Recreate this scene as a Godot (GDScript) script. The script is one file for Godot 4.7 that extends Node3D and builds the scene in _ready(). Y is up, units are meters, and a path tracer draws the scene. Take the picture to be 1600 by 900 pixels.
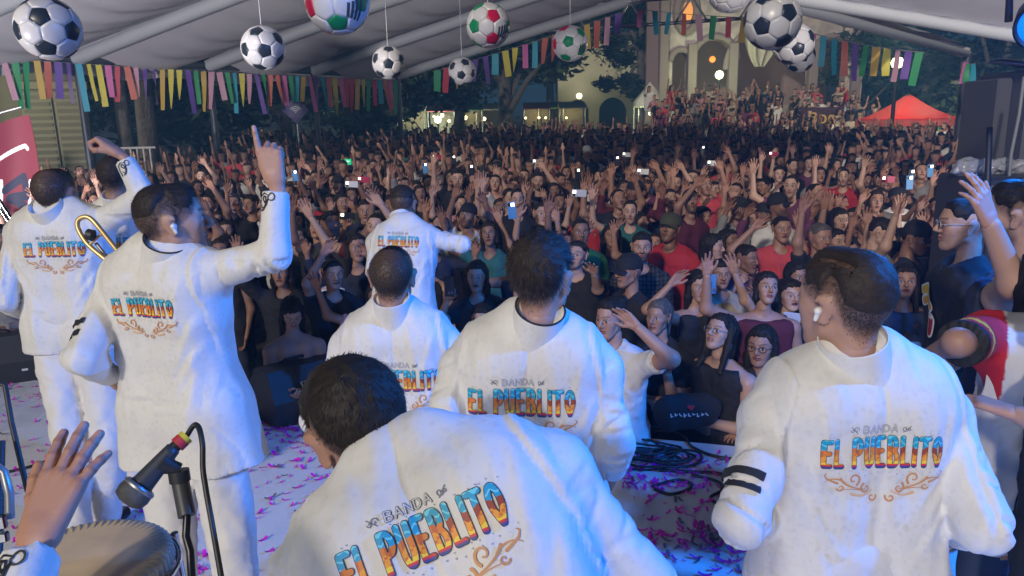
extends Node3D

var skin_mat: StandardMaterial3D
var suit_mat: StandardMaterial3D
var trouser_mat: StandardMaterial3D
var logo_mat: StandardMaterial3D
var cuff_mat: StandardMaterial3D
var hair_mat: StandardMaterial3D
var black_cloth: StandardMaterial3D
var shoe_mat: StandardMaterial3D
var white_plastic: StandardMaterial3D
var black_plastic: StandardMaterial3D
var steel: StandardMaterial3D
var chrome: StandardMaterial3D
var taken := {}

func numbered(called: String) -> String:
	taken[called] = taken.get(called, -1) + 1
	return called if taken[called] == 0 else "%s_%03d" % [called, taken[called]]

func tag(o: Node, label: String, category := "", group := "", kind := "") -> Node:
	if label: o.set_meta("label", label)
	if category: o.set_meta("category", category)
	if group: o.set_meta("group", group)
	if kind: o.set_meta("kind", kind)
	return o

func thing(called: String, label: String, category: String, at := Vector3.ZERO, turn := 0.0, group := "") -> Node3D:
	var o := Node3D.new()
	o.name = numbered(called)
	add_child(o)
	o.position = at
	o.rotation.y = turn
	tag(o, label, category, group)
	return o

func piece(called: String, m: Mesh, mat: Material, parent: Node, x := Transform3D()) -> MeshInstance3D:
	var o := MeshInstance3D.new()
	o.name = numbered(called) if parent == self else called
	o.mesh = m
	o.material_override = mat
	o.transform = x
	if parent != self:
		var n := 0
		while parent.has_node(NodePath(o.name)):
			n += 1
			o.name = "%s_%03d" % [called, n]
	parent.add_child(o, true)
	return o

func part(called: String, g: Geo, mat: Material, parent: Node, colors := false) -> MeshInstance3D:
	return piece(called, g.mesh(colors), mat, parent)

func struct(called: String, g: Geo, mat: Material, parent: Node = self, colors := false) -> MeshInstance3D:
	var o := part(called, g, mat, parent, colors)
	o.set_meta("kind", "structure")
	return o

func rgb(r: float, g: float, b: float) -> Color:   # a real-world base colour
	return Color(r, g, b).linear_to_srgb()

func mat(c: Color, rough := 0.8, metal := 0.0) -> StandardMaterial3D:
	var m := StandardMaterial3D.new()
	m.albedo_color = c
	m.roughness = rough
	m.metallic = metal
	return m

func glow(c: Color, e: float) -> StandardMaterial3D:
	var m := mat(c, 0.5)
	m.emission_enabled = true
	m.emission = c
	m.emission_energy_multiplier = e
	return m

func noise_tex(freq: float, seed_: int, oct := 3, kind := FastNoiseLite.TYPE_SIMPLEX_SMOOTH, size := 256, normal := -1.0, stretch := 1, lo := 0.0) -> ImageTexture:
	var n := FastNoiseLite.new()
	n.noise_type = kind
	n.frequency = freq
	n.seed = seed_
	n.fractal_octaves = oct
	var im := n.get_seamless_image(size, size / stretch)
	if stretch > 1:
		im.resize(size, size, Image.INTERPOLATE_CUBIC)
	if lo > 0.0:
		for y in im.get_height():
			for x in im.get_width():
				im.set_pixel(x, y, Color.WHITE * lerpf(lo, 1.0, im.get_pixel(x, y).r))
	if normal > 0.0:
		im.convert(Image.FORMAT_RGBA8)
		im.bump_map_to_normal_map(normal)
	return ImageTexture.create_from_image(im)

func tri_map(m: StandardMaterial3D, scale: Vector3, world := false) -> void:
	m.uv1_triplanar = true
	m.uv1_world_triplanar = world
	m.uv1_scale = scale

func materials() -> void:
	folds.frequency = 9.0
	folds.fractal_octaves = 2
	folds.seed = 3
	ripple.frequency = 5.0
	ripple.fractal_octaves = 2
	ripple.seed = 8
	skin_mat = mat(Color.WHITE, 0.52)
	skin_mat.vertex_color_use_as_albedo = true
	skin_mat.normal_enabled = true
	skin_mat.normal_texture = noise_tex(0.09, 2, 2, FastNoiseLite.TYPE_CELLULAR, 256, 2.0)
	skin_mat.normal_scale = 0.25
	tri_map(skin_mat, Vector3.ONE * 9.0)
	suit_mat = mat(rgb(0.72, 0.71, 0.7), 0.42)
	# brocade: a floral relief woven glossier than its ground
	var flower := FastNoiseLite.new()
	flower.noise_type = FastNoiseLite.TYPE_CELLULAR
	flower.cellular_return_type = FastNoiseLite.RETURN_DISTANCE2_SUB
	flower.frequency = 0.022
	flower.domain_warp_enabled = true
	flower.domain_warp_amplitude = 26.0
	flower.domain_warp_frequency = 0.03
	var fi := flower.get_seamless_image(512, 512)
	var weave := fi.duplicate() as Image
	for y in 512:
		for x in 512:
			var v := smoothstep(0.42, 0.5, fi.get_pixel(x, y).r) * (0.75 + 0.25 * sin((x + y) * 0.9))
			var fine := 0.12 * sin(x * 1.57) * sin(y * 1.57)
			fi.set_pixel(x, y, Color.WHITE * (0.3 + 0.5 * v + fine))
			weave.set_pixel(x, y, Color.WHITE * (1.0 - 0.45 * v))
	fi.convert(Image.FORMAT_RGBA8)
	fi.bump_map_to_normal_map(3.0)
	suit_mat.normal_enabled = true
	suit_mat.normal_texture = ImageTexture.create_from_image(fi)
	suit_mat.normal_scale = 0.6
	suit_mat.roughness = 0.62
	suit_mat.roughness_texture = ImageTexture.create_from_image(weave)
	var tone := Image.create(512, 512, false, Image.FORMAT_RGB8)
	for y in 512:
		for x in 512:
			var v := weave.get_pixel(x, y).r
			tone.set_pixel(x, y, Color(0.9 + 0.1 * v, 0.9 + 0.1 * v, 0.905 + 0.095 * v))
	suit_mat.albedo_texture = ImageTexture.create_from_image(tone)
	suit_mat.rim_enabled = true
	suit_mat.rim = 0.25
	tri_map(suit_mat, Vector3.ONE * 4.6)
	trouser_mat = mat(rgb(0.68, 0.67, 0.68), 0.7)
	trouser_mat.normal_enabled = true
	trouser_mat.normal_texture = noise_tex(0.02, 12, 3, FastNoiseLite.TYPE_SIMPLEX_SMOOTH, 256, 6.0)
	trouser_mat.normal_scale = 0.4
	tri_map(trouser_mat, Vector3.ONE * 2.5)
	logo_mat = mat(Color.WHITE, 0.55)
	logo_mat.albedo_texture = ImageTexture.create_from_image(logo_image())
	logo_mat.transparency = BaseMaterial3D.TRANSPARENCY_ALPHA_SCISSOR
	logo_mat.alpha_scissor_threshold = 0.5
	logo_mat.texture_repeat = false
	cuff_mat = mat(Color.WHITE, 0.6)
	cuff_mat.albedo_texture = ImageTexture.create_from_image(cuff_image())
	cuff_mat.transparency = BaseMaterial3D.TRANSPARENCY_ALPHA_SCISSOR
	cuff_mat.alpha_scissor_threshold = 0.5
	cuff_mat.texture_repeat = false
	hair_mat = mat(Color.WHITE, 0.6)
	hair_mat.metallic_specular = 0.35
	hair_mat.vertex_color_use_as_albedo = true
	black_cloth = mat(rgb(0.018, 0.018, 0.022), 0.8)
	shoe_mat = mat(rgb(0.012, 0.012, 0.014), 0.25)
	white_plastic = mat(rgb(0.8, 0.8, 0.8), 0.3)
	hair_mat.normal_enabled = true
	hair_mat.normal_texture = noise_tex(0.11, 3, 2, FastNoiseLite.TYPE_SIMPLEX_SMOOTH, 256, 5.0, 8)
	hair_mat.normal_scale = 0.5
	tri_map(hair_mat, Vector3.ONE * 11.0)
	black_plastic = mat(rgb(0.02, 0.021, 0.024), 0.5)
	steel = mat(rgb(0.35, 0.36, 0.38), 0.4, 0.8)
	chrome = mat(rgb(0.75, 0.75, 0.76), 0.12, 1.0)

func camera_and_light() -> void:
	var cam := Camera3D.new()
	cam.name = "camera"
	cam.fov = 42.27
	cam.near = 0.05
	cam.far = 400.0
	var b := Basis.from_euler(Vector3(deg_to_rad(-12.6), 0, 0)) * Basis.from_euler(Vector3(0, 0, deg_to_rad(-1.2)))
	cam.transform = Transform3D(b, Vector3(0, 2.65, 0))
	add_child(cam)
	cam.make_current()
	var e := Environment.new()
	e.background_mode = Environment.BG_SKY
	e.sky = Sky.new()
	var s := ProceduralSkyMaterial.new()
	s.sky_top_color = Color(0.012, 0.035, 0.1)
	s.sky_horizon_color = Color(0.02, 0.1, 0.2)
	s.ground_horizon_color = Color(0.03, 0.07, 0.13)
	s.ground_bottom_color = Color(0.02, 0.03, 0.06)
	e.sky.sky_material = s
	e.tonemap_mode = Environment.TONE_MAPPER_LINEAR
	e.tonemap_exposure = 1.0
	e.fog_enabled = true
	e.fog_density = 0.005
	e.fog_light_color = Color(0.4, 0.6, 0.75)
	e.sdfgi_enabled = true
	e.ssao_enabled = true
	e.ssil_enabled = true
	var w := WorldEnvironment.new()
	w.name = "world_environment"
	w.environment = e
	add_child(w)
	var sun := DirectionalLight3D.new()
	sun.name = "night_key"
	sun.light_color = Color(1.0, 0.95, 0.89)
	sun.light_energy = 0.57
	sun.light_angular_distance = 3.0
	sun.shadow_enabled = true
	sun.sky_mode = DirectionalLight3D.SKY_MODE_LIGHT_ONLY
	add_child(sun)
	sun.look_at_from_position(Vector3(-3.6, 4.4, 9), Vector3(0, 0, 0))

func stage_lamps() -> void:
	# low flood lamps in the wings, turned up to the tent ceiling
	for k in 2:
		var f := thing("flood_lamp", ["square flood lamp in the left wing turned up to the ceiling", "square flood lamp in the right wing turned up to the ceiling"][k], "stage lamp", [Vector3(-7.5, 1.5, -3.5), Vector3(6.5, 1.5, -2.0)][k], 0.0, "flood lamps in the wings")
		f.look_at([Vector3(-6.0, 6.0, -15.0), Vector3(5.0, 6.0, -13.0)][k])
		part("housing", Geo.new().box(Transform3D(), Vector3(0.34, 0.28, 0.1), 0.02), black_plastic, f)
		part("lens", Geo.new().box(Transform3D(Basis(), Vector3(0, 0, -0.055)), Vector3(0.3, 0.24, 0.01), 0.003), glow(Color(0.95, 0.93, 1.0), 2.0), f)
		var fl := SpotLight3D.new()
		fl.name = "beam"
		fl.light_color = Color(1.0, 0.97, 0.98)
		fl.light_energy = [88.0, 30.0][k]
		fl.spot_angle = 50.0
		fl.spot_angle_attenuation = 0.8
		fl.spot_range = 60.0
		fl.light_size = 0.2
		fl.shadow_enabled = true
		f.add_child(fl)
		fl.position = Vector3(0, 0, -0.1)
	# the wash lamps on the truss behind the band, and the blue lamp beside the stage
	for k in 4:
		var p := [Vector3(-6.2, 4.3, 5.4), Vector3(-4.0, 4.3, 5.8), Vector3(-4.6, 7.0, 3.0), Vector3(-2.6, 7.0, 3.2)][k] as Vector3
		var t := thing("wash_lamp", "white round wash lamp on the truss behind the band, number %s from the left" % ["one", "two", "three", "four"][k], "stage lamp", p, 0.0, "wash lamps on the rear truss")
		t.look_at(Vector3(-1.5 + k * 1.0, 1.5, -4.0))
		part("lamp_body", Geo.new().lathe([Vector2(0.0, 0.0), Vector2(0.11, 0.0), Vector2(0.14, 0.04), Vector2(0.14, 0.2), Vector2(0.125, 0.2), Vector2(0.12, 0.17), Vector2(0, 0.17)], 24, Transform3D(Basis(X, -PI / 2), Vector3(0, 0, 0.1))), black_plastic, t)
		part("lens", Geo.new().lathe([Vector2(0.118, 0.0), Vector2(0.08, 0.012), Vector2(0, 0.018)], 20, Transform3D(Basis(X, -PI / 2), Vector3(0, 0, -0.075))), glow(Color(1, 0.97, 0.95), 3.0), t)
		var l := SpotLight3D.new()
		l.name = "beam"
		l.light_color = Color(1.0, 0.985, 0.92)
		l.light_energy = [7.6, 7.6, 4.6, 4.2][k]
		l.spot_angle = 38.0
		l.spot_angle_attenuation = 0.6
		l.spot_range = 60.0
		l.light_size = 0.3
		l.shadow_enabled = true
		t.add_child(l)
		l.position = Vector3(0, 0, -0.13)

func blue_lamp() -> void:
	var where := [Vector3(2.581, 3.080, -3.785), Vector3(3.6, 4.3, -1.3), Vector3(4.0, 3.7, -2.7)]
	for k in 3:
		var t := thing("moving_head_lamp", ["round moving head lamp glowing blue at the top edge beside the speaker stack", "blue moving head lamp out at the side of the stage", "blue moving head lamp beside the right-hand guests"][k], "stage lamp", where[k])
		t.look_at([Vector3(0.9, 1.9, -1.0), Vector3(-0.5, 1.4, -2.3), Vector3(2.0, 2.2, -2.6)][k])
		part("lamp_head", Geo.new().lathe([Vector2(0, 0.0), Vector2(0.07, 0.0), Vector2(0.1, 0.05), Vector2(0.115, 0.25), Vector2(0.1, 0.25), Vector2(0.095, 0.22), Vector2(0, 0.22)], 28, Transform3D(Basis(X, -PI / 2), Vector3(0, 0, 0.12))), black_plastic, t)
		part("lens", Geo.new().lathe([Vector2(0.095, 0.0), Vector2(0.06, 0.02), Vector2(0, 0.03)], 24, Transform3D(Basis(X, -PI / 2), Vector3(0, 0, -0.1))), glow(Color(0.05, 0.45, 1.0), 1.2), t)
		part("yoke", Geo.new().tube([Vector3(0.13, 0, 0), Vector3(0.14, 0.14, 0), Vector3(0, 0.22, 0), Vector3(-0.14, 0.14, 0), Vector3(-0.13, 0, 0)], 0.018, 8), black_plastic, t)
		var l := SpotLight3D.new()
		l.name = "beam"
		l.light_color = Color(0.06, 0.5, 1.0)
		l.light_energy = [3.0, 24.0, 10.0][k]
		l.spot_angle = [50.0, 60.0, 40.0][k]
		l.spot_angle_attenuation = 0.5
		l.spot_range = 40.0
		l.light_size = 0.1
		l.shadow_enabled = true
		t.add_child(l)
		l.position = Vector3(0, 0, -0.16)

# ---------------------------------------------------------------- mesh helpers
class Geo:
	var v := PackedVector3Array()
	var n := PackedVector3Array()
	var c := PackedColorArray()
	var t := PackedVector2Array()
	var i := PackedInt32Array()
	func vert(p: Vector3, q: Vector3, col := Color.WHITE, uv := Vector2.ZERO) -> int:
		v.append(p); n.append(q); c.append(col); t.append(uv)
		return v.size() - 1
	func quad(a: int, b: int, d: int, e: int) -> void:
		i.append_array(PackedInt32Array([a, b, d, a, d, e]))
	func flat(a: Vector3, b: Vector3, d: Vector3, e: Vector3, col := Color.WHITE) -> void:
		var q := (d - a).cross(b - a).normalized()
		if q == Vector3.ZERO:
			q = (e - a).cross(d - a).normalized()
		quad(vert(a, q, col, Vector2(0, 0)), vert(b, q, col, Vector2(1, 0)), vert(d, q, col, Vector2(1, 1)), vert(e, q, col, Vector2(0, 1)))
	func tri(a: Vector3, b: Vector3, d: Vector3, col := Color.WHITE) -> void:
		var q := (d - a).cross(b - a).normalized()
		i.append_array(PackedInt32Array([vert(a, q, col), vert(b, q, col), vert(d, q, col)]))
	func add(g: Geo, x := Transform3D()) -> void:
		var at := v.size()
		var b := x.basis.inverse().transposed()
		v.append_array(x * g.v)
		for q in g.n:
			n.append((b * q).normalized())
		c.append_array(g.c); t.append_array(g.t)
		var flip := x.basis.determinant() < 0.0
		for k in range(0, g.i.size(), 3):
			i.append(g.i[k] + at); i.append(g.i[k + (2 if flip else 1)] + at); i.append(g.i[k + (1 if flip else 2)] + at)
	func paint(col: Color) -> Geo:
		c.fill(col)
		return self
	func box(x: Transform3D, s: Vector3, r := 0.0, col := Color.WHITE) -> Geo:
		var h := s / 2.0
		r = minf(r, minf(h.x, minf(h.y, h.z)) * 0.9)
		var p := []
		for k in 3:
			var u := (k + 1) % 3
			var w := (k + 2) % 3
			for sg in [-1.0, 1.0]:
				var q := []
				for e in [[-1, -1], [1, -1], [1, 1], [-1, 1]]:
					var y := Vector3.ZERO
					y[k] = sg * h[k]; y[u] = e[0] * (h[u] - r); y[w] = e[1] * (h[w] - r)
					q.append(y)
				if sg > 0:
					q.reverse()
				flat(x * q[0], x * q[1], x * q[2], x * q[3], col)
		if r > 0.0:
			for k in 3:
				var u := (k + 1) % 3
				var w := (k + 2) % 3
				for a in [-1.0, 1.0]:
					for b in [-1.0, 1.0]:
						var y0 := Vector3.ZERO
						y0[u] = a * h[u]; y0[w] = b * (h[w] - r)
						var y1 := Vector3.ZERO
						y1[u] = a * (h[u] - r); y1[w] = b * h[w]
						var d := Vector3.ZERO
						d[k] = h[k] - r
						var o := [x * (y0 - d), x * (y0 + d), x * (y1 + d), x * (y1 - d)]
						if a * b < 0:
							o.reverse()
						flat(o[0], o[1], o[2], o[3], col)
			for a in [-1.0, 1.0]:
				for b in [-1.0, 1.0]:
					for e in [-1.0, 1.0]:
						var o := [x * Vector3(a * h.x, b * (h.y - r), e * (h.z - r)), x * Vector3(a * (h.x - r), b * h.y, e * (h.z - r)), x * Vector3(a * (h.x - r), b * (h.y - r), e * h.z)]
						if a * b * e > 0:
							o.reverse()
						tri(o[0], o[1], o[2], col)
		return self
	func tube(p: Array, r, sides := 8, col := Color.WHITE, caps := true) -> Geo:
		var last := p.size() - 1
		var side := Vector3.ZERO
		var rows := []
		for k in p.size():
			var d: Vector3 = (p[mini(k + 1, last)] - p[maxi(k - 1, 0)]).normalized()
			if side == Vector3.ZERO:
				side = d.cross(Vector3.UP if absf(d.y) < 0.9 else Vector3.RIGHT).normalized()
			side = (side - d * side.dot(d)).normalized()
			var up := d.cross(side)
			var rr: float = r[k] if r is Array or r is PackedFloat32Array else r
			var row := []
			for j in sides + 1:
				var a := TAU * j / sides
				var q := side * cos(a) + up * sin(a)
				row.append(vert(p[k] + q * rr, q, col, Vector2(float(j) / sides, float(k) / last)))
			rows.append(row)
		for k in last:
			for j in sides:
				quad(rows[k][j], rows[k][j + 1], rows[k + 1][j + 1], rows[k + 1][j])
		if caps:
			for e in [0, last]:
				var d: Vector3 = (p[0] - p[1] if e == 0 else p[last] - p[last - 1]).normalized()
				var m := vert(p[e], d, col)
				for j in sides:
					i.append_array(PackedInt32Array([m, vert(v[rows[e][j]], d, col), vert(v[rows[e][j + 1]], d, col)]))
		return self
	func lathe(prof: Array, seg: int, x := Transform3D(), col := Color.WHITE) -> Geo:
		var g := Geo.new()
		var m := prof.size()
		for k in m:
			var d: Vector2 = prof[mini(k + 1, m - 1)] - prof[maxi(k - 1, 0)]
			var nn := Vector2(d.y, -d.x).normalized()
			for j in seg + 1:
				var a := TAU * j / seg
				g.vert(Vector3(cos(a) * prof[k].x, prof[k].y, sin(a) * prof[k].x), Vector3(cos(a) * nn.x, nn.y, sin(a) * nn.x), col, Vector2(float(j) / seg, float(k) / (m - 1)))
		for k in m - 1:
			for j in seg:
				var a := k * (seg + 1) + j
				g.quad(a, a + 1, a + seg + 2, a + seg + 1)
		add(g, x)
		return self
	func sheet(f: Callable, nu: int, nv: int, col := Color.WHITE, thick := 0.0) -> Geo:
		var at := v.size()
		for side in (2 if thick > 0.0 else 1):
			for b in nv + 1:
				for a in nu + 1:
					var u := float(a) / nu
					var w := float(b) / nv
					var p: Vector3 = f.call(u, w)
					var du: Vector3 = f.call(minf(u + 0.01, 1.0), w) - f.call(maxf(u - 0.01, 0.0), w)
					var dv: Vector3 = f.call(u, minf(w + 0.01, 1.0)) - f.call(u, maxf(w - 0.01, 0.0))
					var q := du.cross(dv).normalized() * (-1.0 if side else 1.0)
					vert(p + q * thick * 0.5, q, col, Vector2(u, 1.0 - w))
		for side in (2 if thick > 0.0 else 1):
			for b in nv:
				for a in nu:
					var k := at + side * (nu + 1) * (nv + 1) + b * (nu + 1) + a
					quad(k, k + 1, k + nu + 2, k + nu + 1)
		return self
	func prism(poly: PackedVector2Array, d: float, x := Transform3D(), col := Color.WHITE) -> Geo:
		if not Geometry2D.is_polygon_clockwise(poly):
			poly = poly.duplicate(); poly.reverse()
		var ix := Geometry2D.triangulate_polygon(poly)
		for s in [-0.5, 0.5]:
			var q: Vector3 = (x.basis * Vector3(0, 0, s)).normalized()
			var at := v.size()
			for p in poly:
				vert(x * Vector3(p.x, p.y, s * d), q, col, p)
			for k in ix:
				i.append(at + k)
		for k in poly.size():
			var a := poly[k]
			var b := poly[(k + 1) % poly.size()]
			flat(x * Vector3(a.x, a.y, d / 2), x * Vector3(b.x, b.y, d / 2), x * Vector3(b.x, b.y, -d / 2), x * Vector3(a.x, a.y, -d / 2), col)
		return self
	func mesh(colors := false) -> ArrayMesh:
		for k in range(0, i.size(), 3):   # wind every face the way its normals point
			var p := v[i[k]]
			if (v[i[k + 2]] - p).cross(v[i[k + 1]] - p).dot(n[i[k]] + n[i[k + 1]] + n[i[k + 2]]) < 0.0:
				var w := i[k + 1]
				i[k + 1] = i[k + 2]
				i[k + 2] = w
		var m := ArrayMesh.new()
		var a := []
		a.resize(Mesh.ARRAY_MAX)
		a[Mesh.ARRAY_VERTEX] = v; a[Mesh.ARRAY_NORMAL] = n; a[Mesh.ARRAY_TEX_UV] = t; a[Mesh.ARRAY_INDEX] = i
		if colors:
			a[Mesh.ARRAY_COLOR] = c
		m.add_surface_from_arrays(Mesh.PRIMITIVE_TRIANGLES, a)
		return m

# A smooth union of tapered capsules on a grid, meshed as surface nets.
class Field:
	var o: Vector3
	var c: float
	var nx: int
	var ny: int
	var nz: int
	var v := PackedFloat32Array()
	func _init(bones: Array, cell: float, pad := 0.03) -> void:
		var lo := Vector3.INF
		var hi := -Vector3.INF
		for q in bones:
			var m: float = maxf(q[2], q[3]) + pad
			lo = lo.min(q[0].min(q[1]) - Vector3.ONE * m)
			hi = hi.max(q[0].max(q[1]) + Vector3.ONE * m)
		o = lo; c = cell
		nx = int((hi.x - lo.x) / c) + 2; ny = int((hi.y - lo.y) / c) + 2; nz = int((hi.z - lo.z) / c) + 2
		v.resize(nx * ny * nz)
		v.fill(1.0)
	# bone: [a, b, ra, rb, axis to squash along, how much, flat end]
	func add(bones: Array, k: float, sign_ := 1.0) -> Field:
		for q in bones:
			var a: Vector3 = q[0]
			var ab: Vector3 = q[1] - a
			var ra: float = q[2]
			var dr: float = q[3] - ra
			var l2 := maxf(ab.length_squared(), 1e-9)
			var l := sqrt(l2)
			var squash: bool = q.size() > 5 and q[5] != 1.0
			var ax: Vector3 = q[4] if squash else Vector3.ZERO
			var s: float = q[5] - 1.0 if squash else 0.0
			var flat_end: bool = q.size() > 6 and q[6]
			var m: float = maxf(q[2], q[3]) + k + c * 2.5
			var mm := Vector3.ONE * m
			var lo: Vector3 = ((q[0].min(q[1]) - mm - o) / c).floor().max(Vector3.ZERO)
			var hi: Vector3 = ((q[0].max(q[1]) + mm - o) / c).ceil().min(Vector3(nx - 1, ny - 1, nz - 1))
			var x0 := int(lo.x)
			var x1 := int(hi.x) + 1
			for z in range(int(lo.z), int(hi.z) + 1):
				for y in range(int(lo.y), int(hi.y) + 1):
					var at := (z * ny + y) * nx + x0
					var p := o + Vector3(x0, y, z) * c - a
					for x in range(x0, x1):
						var h := p.dot(ab) / l2
						var hc := clampf(h, 0.0, 1.0)
						var rel := p - ab * hc
						if squash:
							rel += ax * (rel.dot(ax) * s)
						var d := rel.length() - (ra + dr * hc)
						if flat_end and h > 1.0:
							d = maxf((p - ab * h).length() - (ra + dr), (h - 1.0) * l)
						var w := v[at]
						if sign_ > 0.0:
							var e := maxf(k - absf(w - d), 0.0)
							v[at] = minf(w, d) - e * e * 0.25 / k
						else:
							var e := maxf(k - absf(w + d), 0.0)
							v[at] = maxf(w, -d) + e * e * 0.25 / k
						at += 1
						p.x += c
		return self
	func each(f: Callable, band := 0.03) -> Field:   # f(point, value) -> value, near the surface
		var at := 0
		for z in nz:
			for y in ny:
				for x in nx:
					var w := v[at]
					if w < band and w > -band:
						v[at] = f.call(o + Vector3(x, y, z) * c, w)
					at += 1
		return self
	func cut(p: Vector3, q: Vector3) -> Field:
		var at := 0
		for z in nz:
			for y in ny:
				var d := (o + Vector3(0, y, z) * c - p).dot(q)
				for x in nx:
					if v[at] < d:
						v[at] = d
					d += q.x * c
					at += 1
		return self
	func sample(p: Vector3) -> float:
		var g := (p - o) / c
		var x := int(g.x)
		var y := int(g.y)
		var z := int(g.z)
		if g.x < 0 or g.y < 0 or g.z < 0 or x >= nx - 1 or y >= ny - 1 or z >= nz - 1:
			return 0.5
		var f := g - Vector3(x, y, z)
		var k := (z * ny + y) * nx + x
		var s := nx * ny
		var a := lerpf(lerpf(v[k], v[k + 1], f.x), lerpf(v[k + nx], v[k + nx + 1], f.x), f.y)
		var b := lerpf(lerpf(v[k + s], v[k + s + 1], f.x), lerpf(v[k + s + nx], v[k + s + nx + 1], f.x), f.y)
		return lerpf(a, b, f.z)
	func grad(p: Vector3) -> Vector3:
		var e := c
		return Vector3(sample(p + Vector3(e, 0, 0)) - sample(p - Vector3(e, 0, 0)), sample(p + Vector3(0, e, 0)) - sample(p - Vector3(0, e, 0)), sample(p + Vector3(0, 0, e)) - sample(p - Vector3(0, 0, e))).normalized()
	func hit(p: Vector3, d: Vector3, far: float) -> float:   # distance along d, or -1
		var s := 0.0
		var was := 1.0
		while s < far:
			var w := sample(p + d * s)
			if w <= 0.0:
				return s if was <= w else s - (s - (s - 0.004)) * (-w / maxf(was - w, 1e-6))
			was = w
			s += 0.004
		return -1.0
	func net(col := Color.WHITE) -> Geo:
		var g := Geo.new()
		var id := PackedInt32Array()
		id.resize(v.size())
		id.fill(-1)
		var s := nx * ny
		var off := PackedInt32Array([0, 1, nx, nx + 1, s, s + 1, s + nx, s + nx + 1])
		var band := c * 5.0
		var w := PackedFloat32Array()
		w.resize(8)
		var count := 0
		for z in nz - 1:
			for y in ny - 1:
				var at := (z * ny + y) * nx
				for x in nx - 1:
					var f := v[at]
					if f < band and f > -band:
						var mask := 0
						for k in 8:
							w[k] = v[at + off[k]]
							if w[k] < 0.0:
								mask |= 1 << k
						if mask != 0 and mask != 255:
							var p := Vector3.ZERO
							var m := 0
							for e in [[0, 1, 0], [2, 3, 0], [4, 5, 0], [6, 7, 0], [0, 2, 1], [1, 3, 1], [4, 6, 1], [5, 7, 1], [0, 4, 2], [1, 5, 2], [2, 6, 2], [3, 7, 2]]:
								var a: int = e[0]
								var b: int = e[1]
								if (w[a] < 0.0) != (w[b] < 0.0):
									var q := Vector3(a & 1, (a >> 1) & 1, a >> 2)
									q[e[2]] += w[a] / (w[a] - w[b])
									p += q
									m += 1
							p /= m
							var n1 := Vector3(w[1] + w[3] + w[5] + w[7] - w[0] - w[2] - w[4] - w[6], w[2] + w[3] + w[6] + w[7] - w[0] - w[1] - w[4] - w[5], w[4] + w[5] + w[6] + w[7] - w[0] - w[1] - w[2] - w[3])
							id[at] = g.vert(o + (Vector3(x, y, z) + p) * c, n1.normalized(), col)
							count += 1
					at += 1
		for z in range(1, nz - 1):
			for y in range(1, ny - 1):
				var at := (z * ny + y) * nx
				for x in range(1, nx - 1):
					var k := at + x
					if id[k] < 0:
						continue
					var f := v[k] < 0.0
					if f != (v[k + 1] < 0.0):
						_q(g, id[k - nx - s], id[k - s], id[k], id[k - nx], f)
					if f != (v[k + nx] < 0.0):
						_q(g, id[k - 1 - s], id[k - 1], id[k], id[k - s], f)
					if f != (v[k + s] < 0.0):
						_q(g, id[k - 1 - nx], id[k - nx], id[k], id[k - 1], f)
		return g
	func _q(g: Geo, a: int, b: int, d: int, e: int, f: bool) -> void:
		if a < 0 or b < 0 or d < 0 or e < 0:
			return
		if f:
			g.quad(a, e, d, b)
		else:
			g.quad(a, b, d, e)

# ---------------------------------------------------------------- people
const X := Vector3.RIGHT
const Y := Vector3.UP
const Z := Vector3.BACK

func hairline(p: Vector3) -> float:
	var f := atan2(absf(p.x), -p.z)
	var k := [[0.0, 0.072], [0.55, 0.068], [0.85, 0.03], [1.25, 0.01], [1.42, -0.012], [1.55, 0.02], [1.75, 0.034], [2.0, 0.02], [2.25, -0.035], [2.7, -0.058], [3.2, -0.062]]
	for j in k.size() - 1:
		if f < k[j + 1][0]:
			return lerpf(k[j][1], k[j + 1][1], (f - k[j][0]) / (k[j + 1][0] - k[j][0]))
	return -0.062

func both(b: Array) -> Array:
	var c := b.duplicate()
	c[0] = b[0] * Vector3(-1, 1, 1); c[1] = b[1] * Vector3(-1, 1, 1)
	if b.size() > 4:
		c[4] = b[4] * Vector3(-1, 1, 1)
	return [b, c]

func skull_bones(grow := 0.0) -> Array:
	return [[Vector3(0, 0.028, 0.024), Vector3(0, 0.033, -0.022), 0.082 + grow, 0.077 + grow, X, 1.08 if grow == 0.0 else 1.05]]

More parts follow.
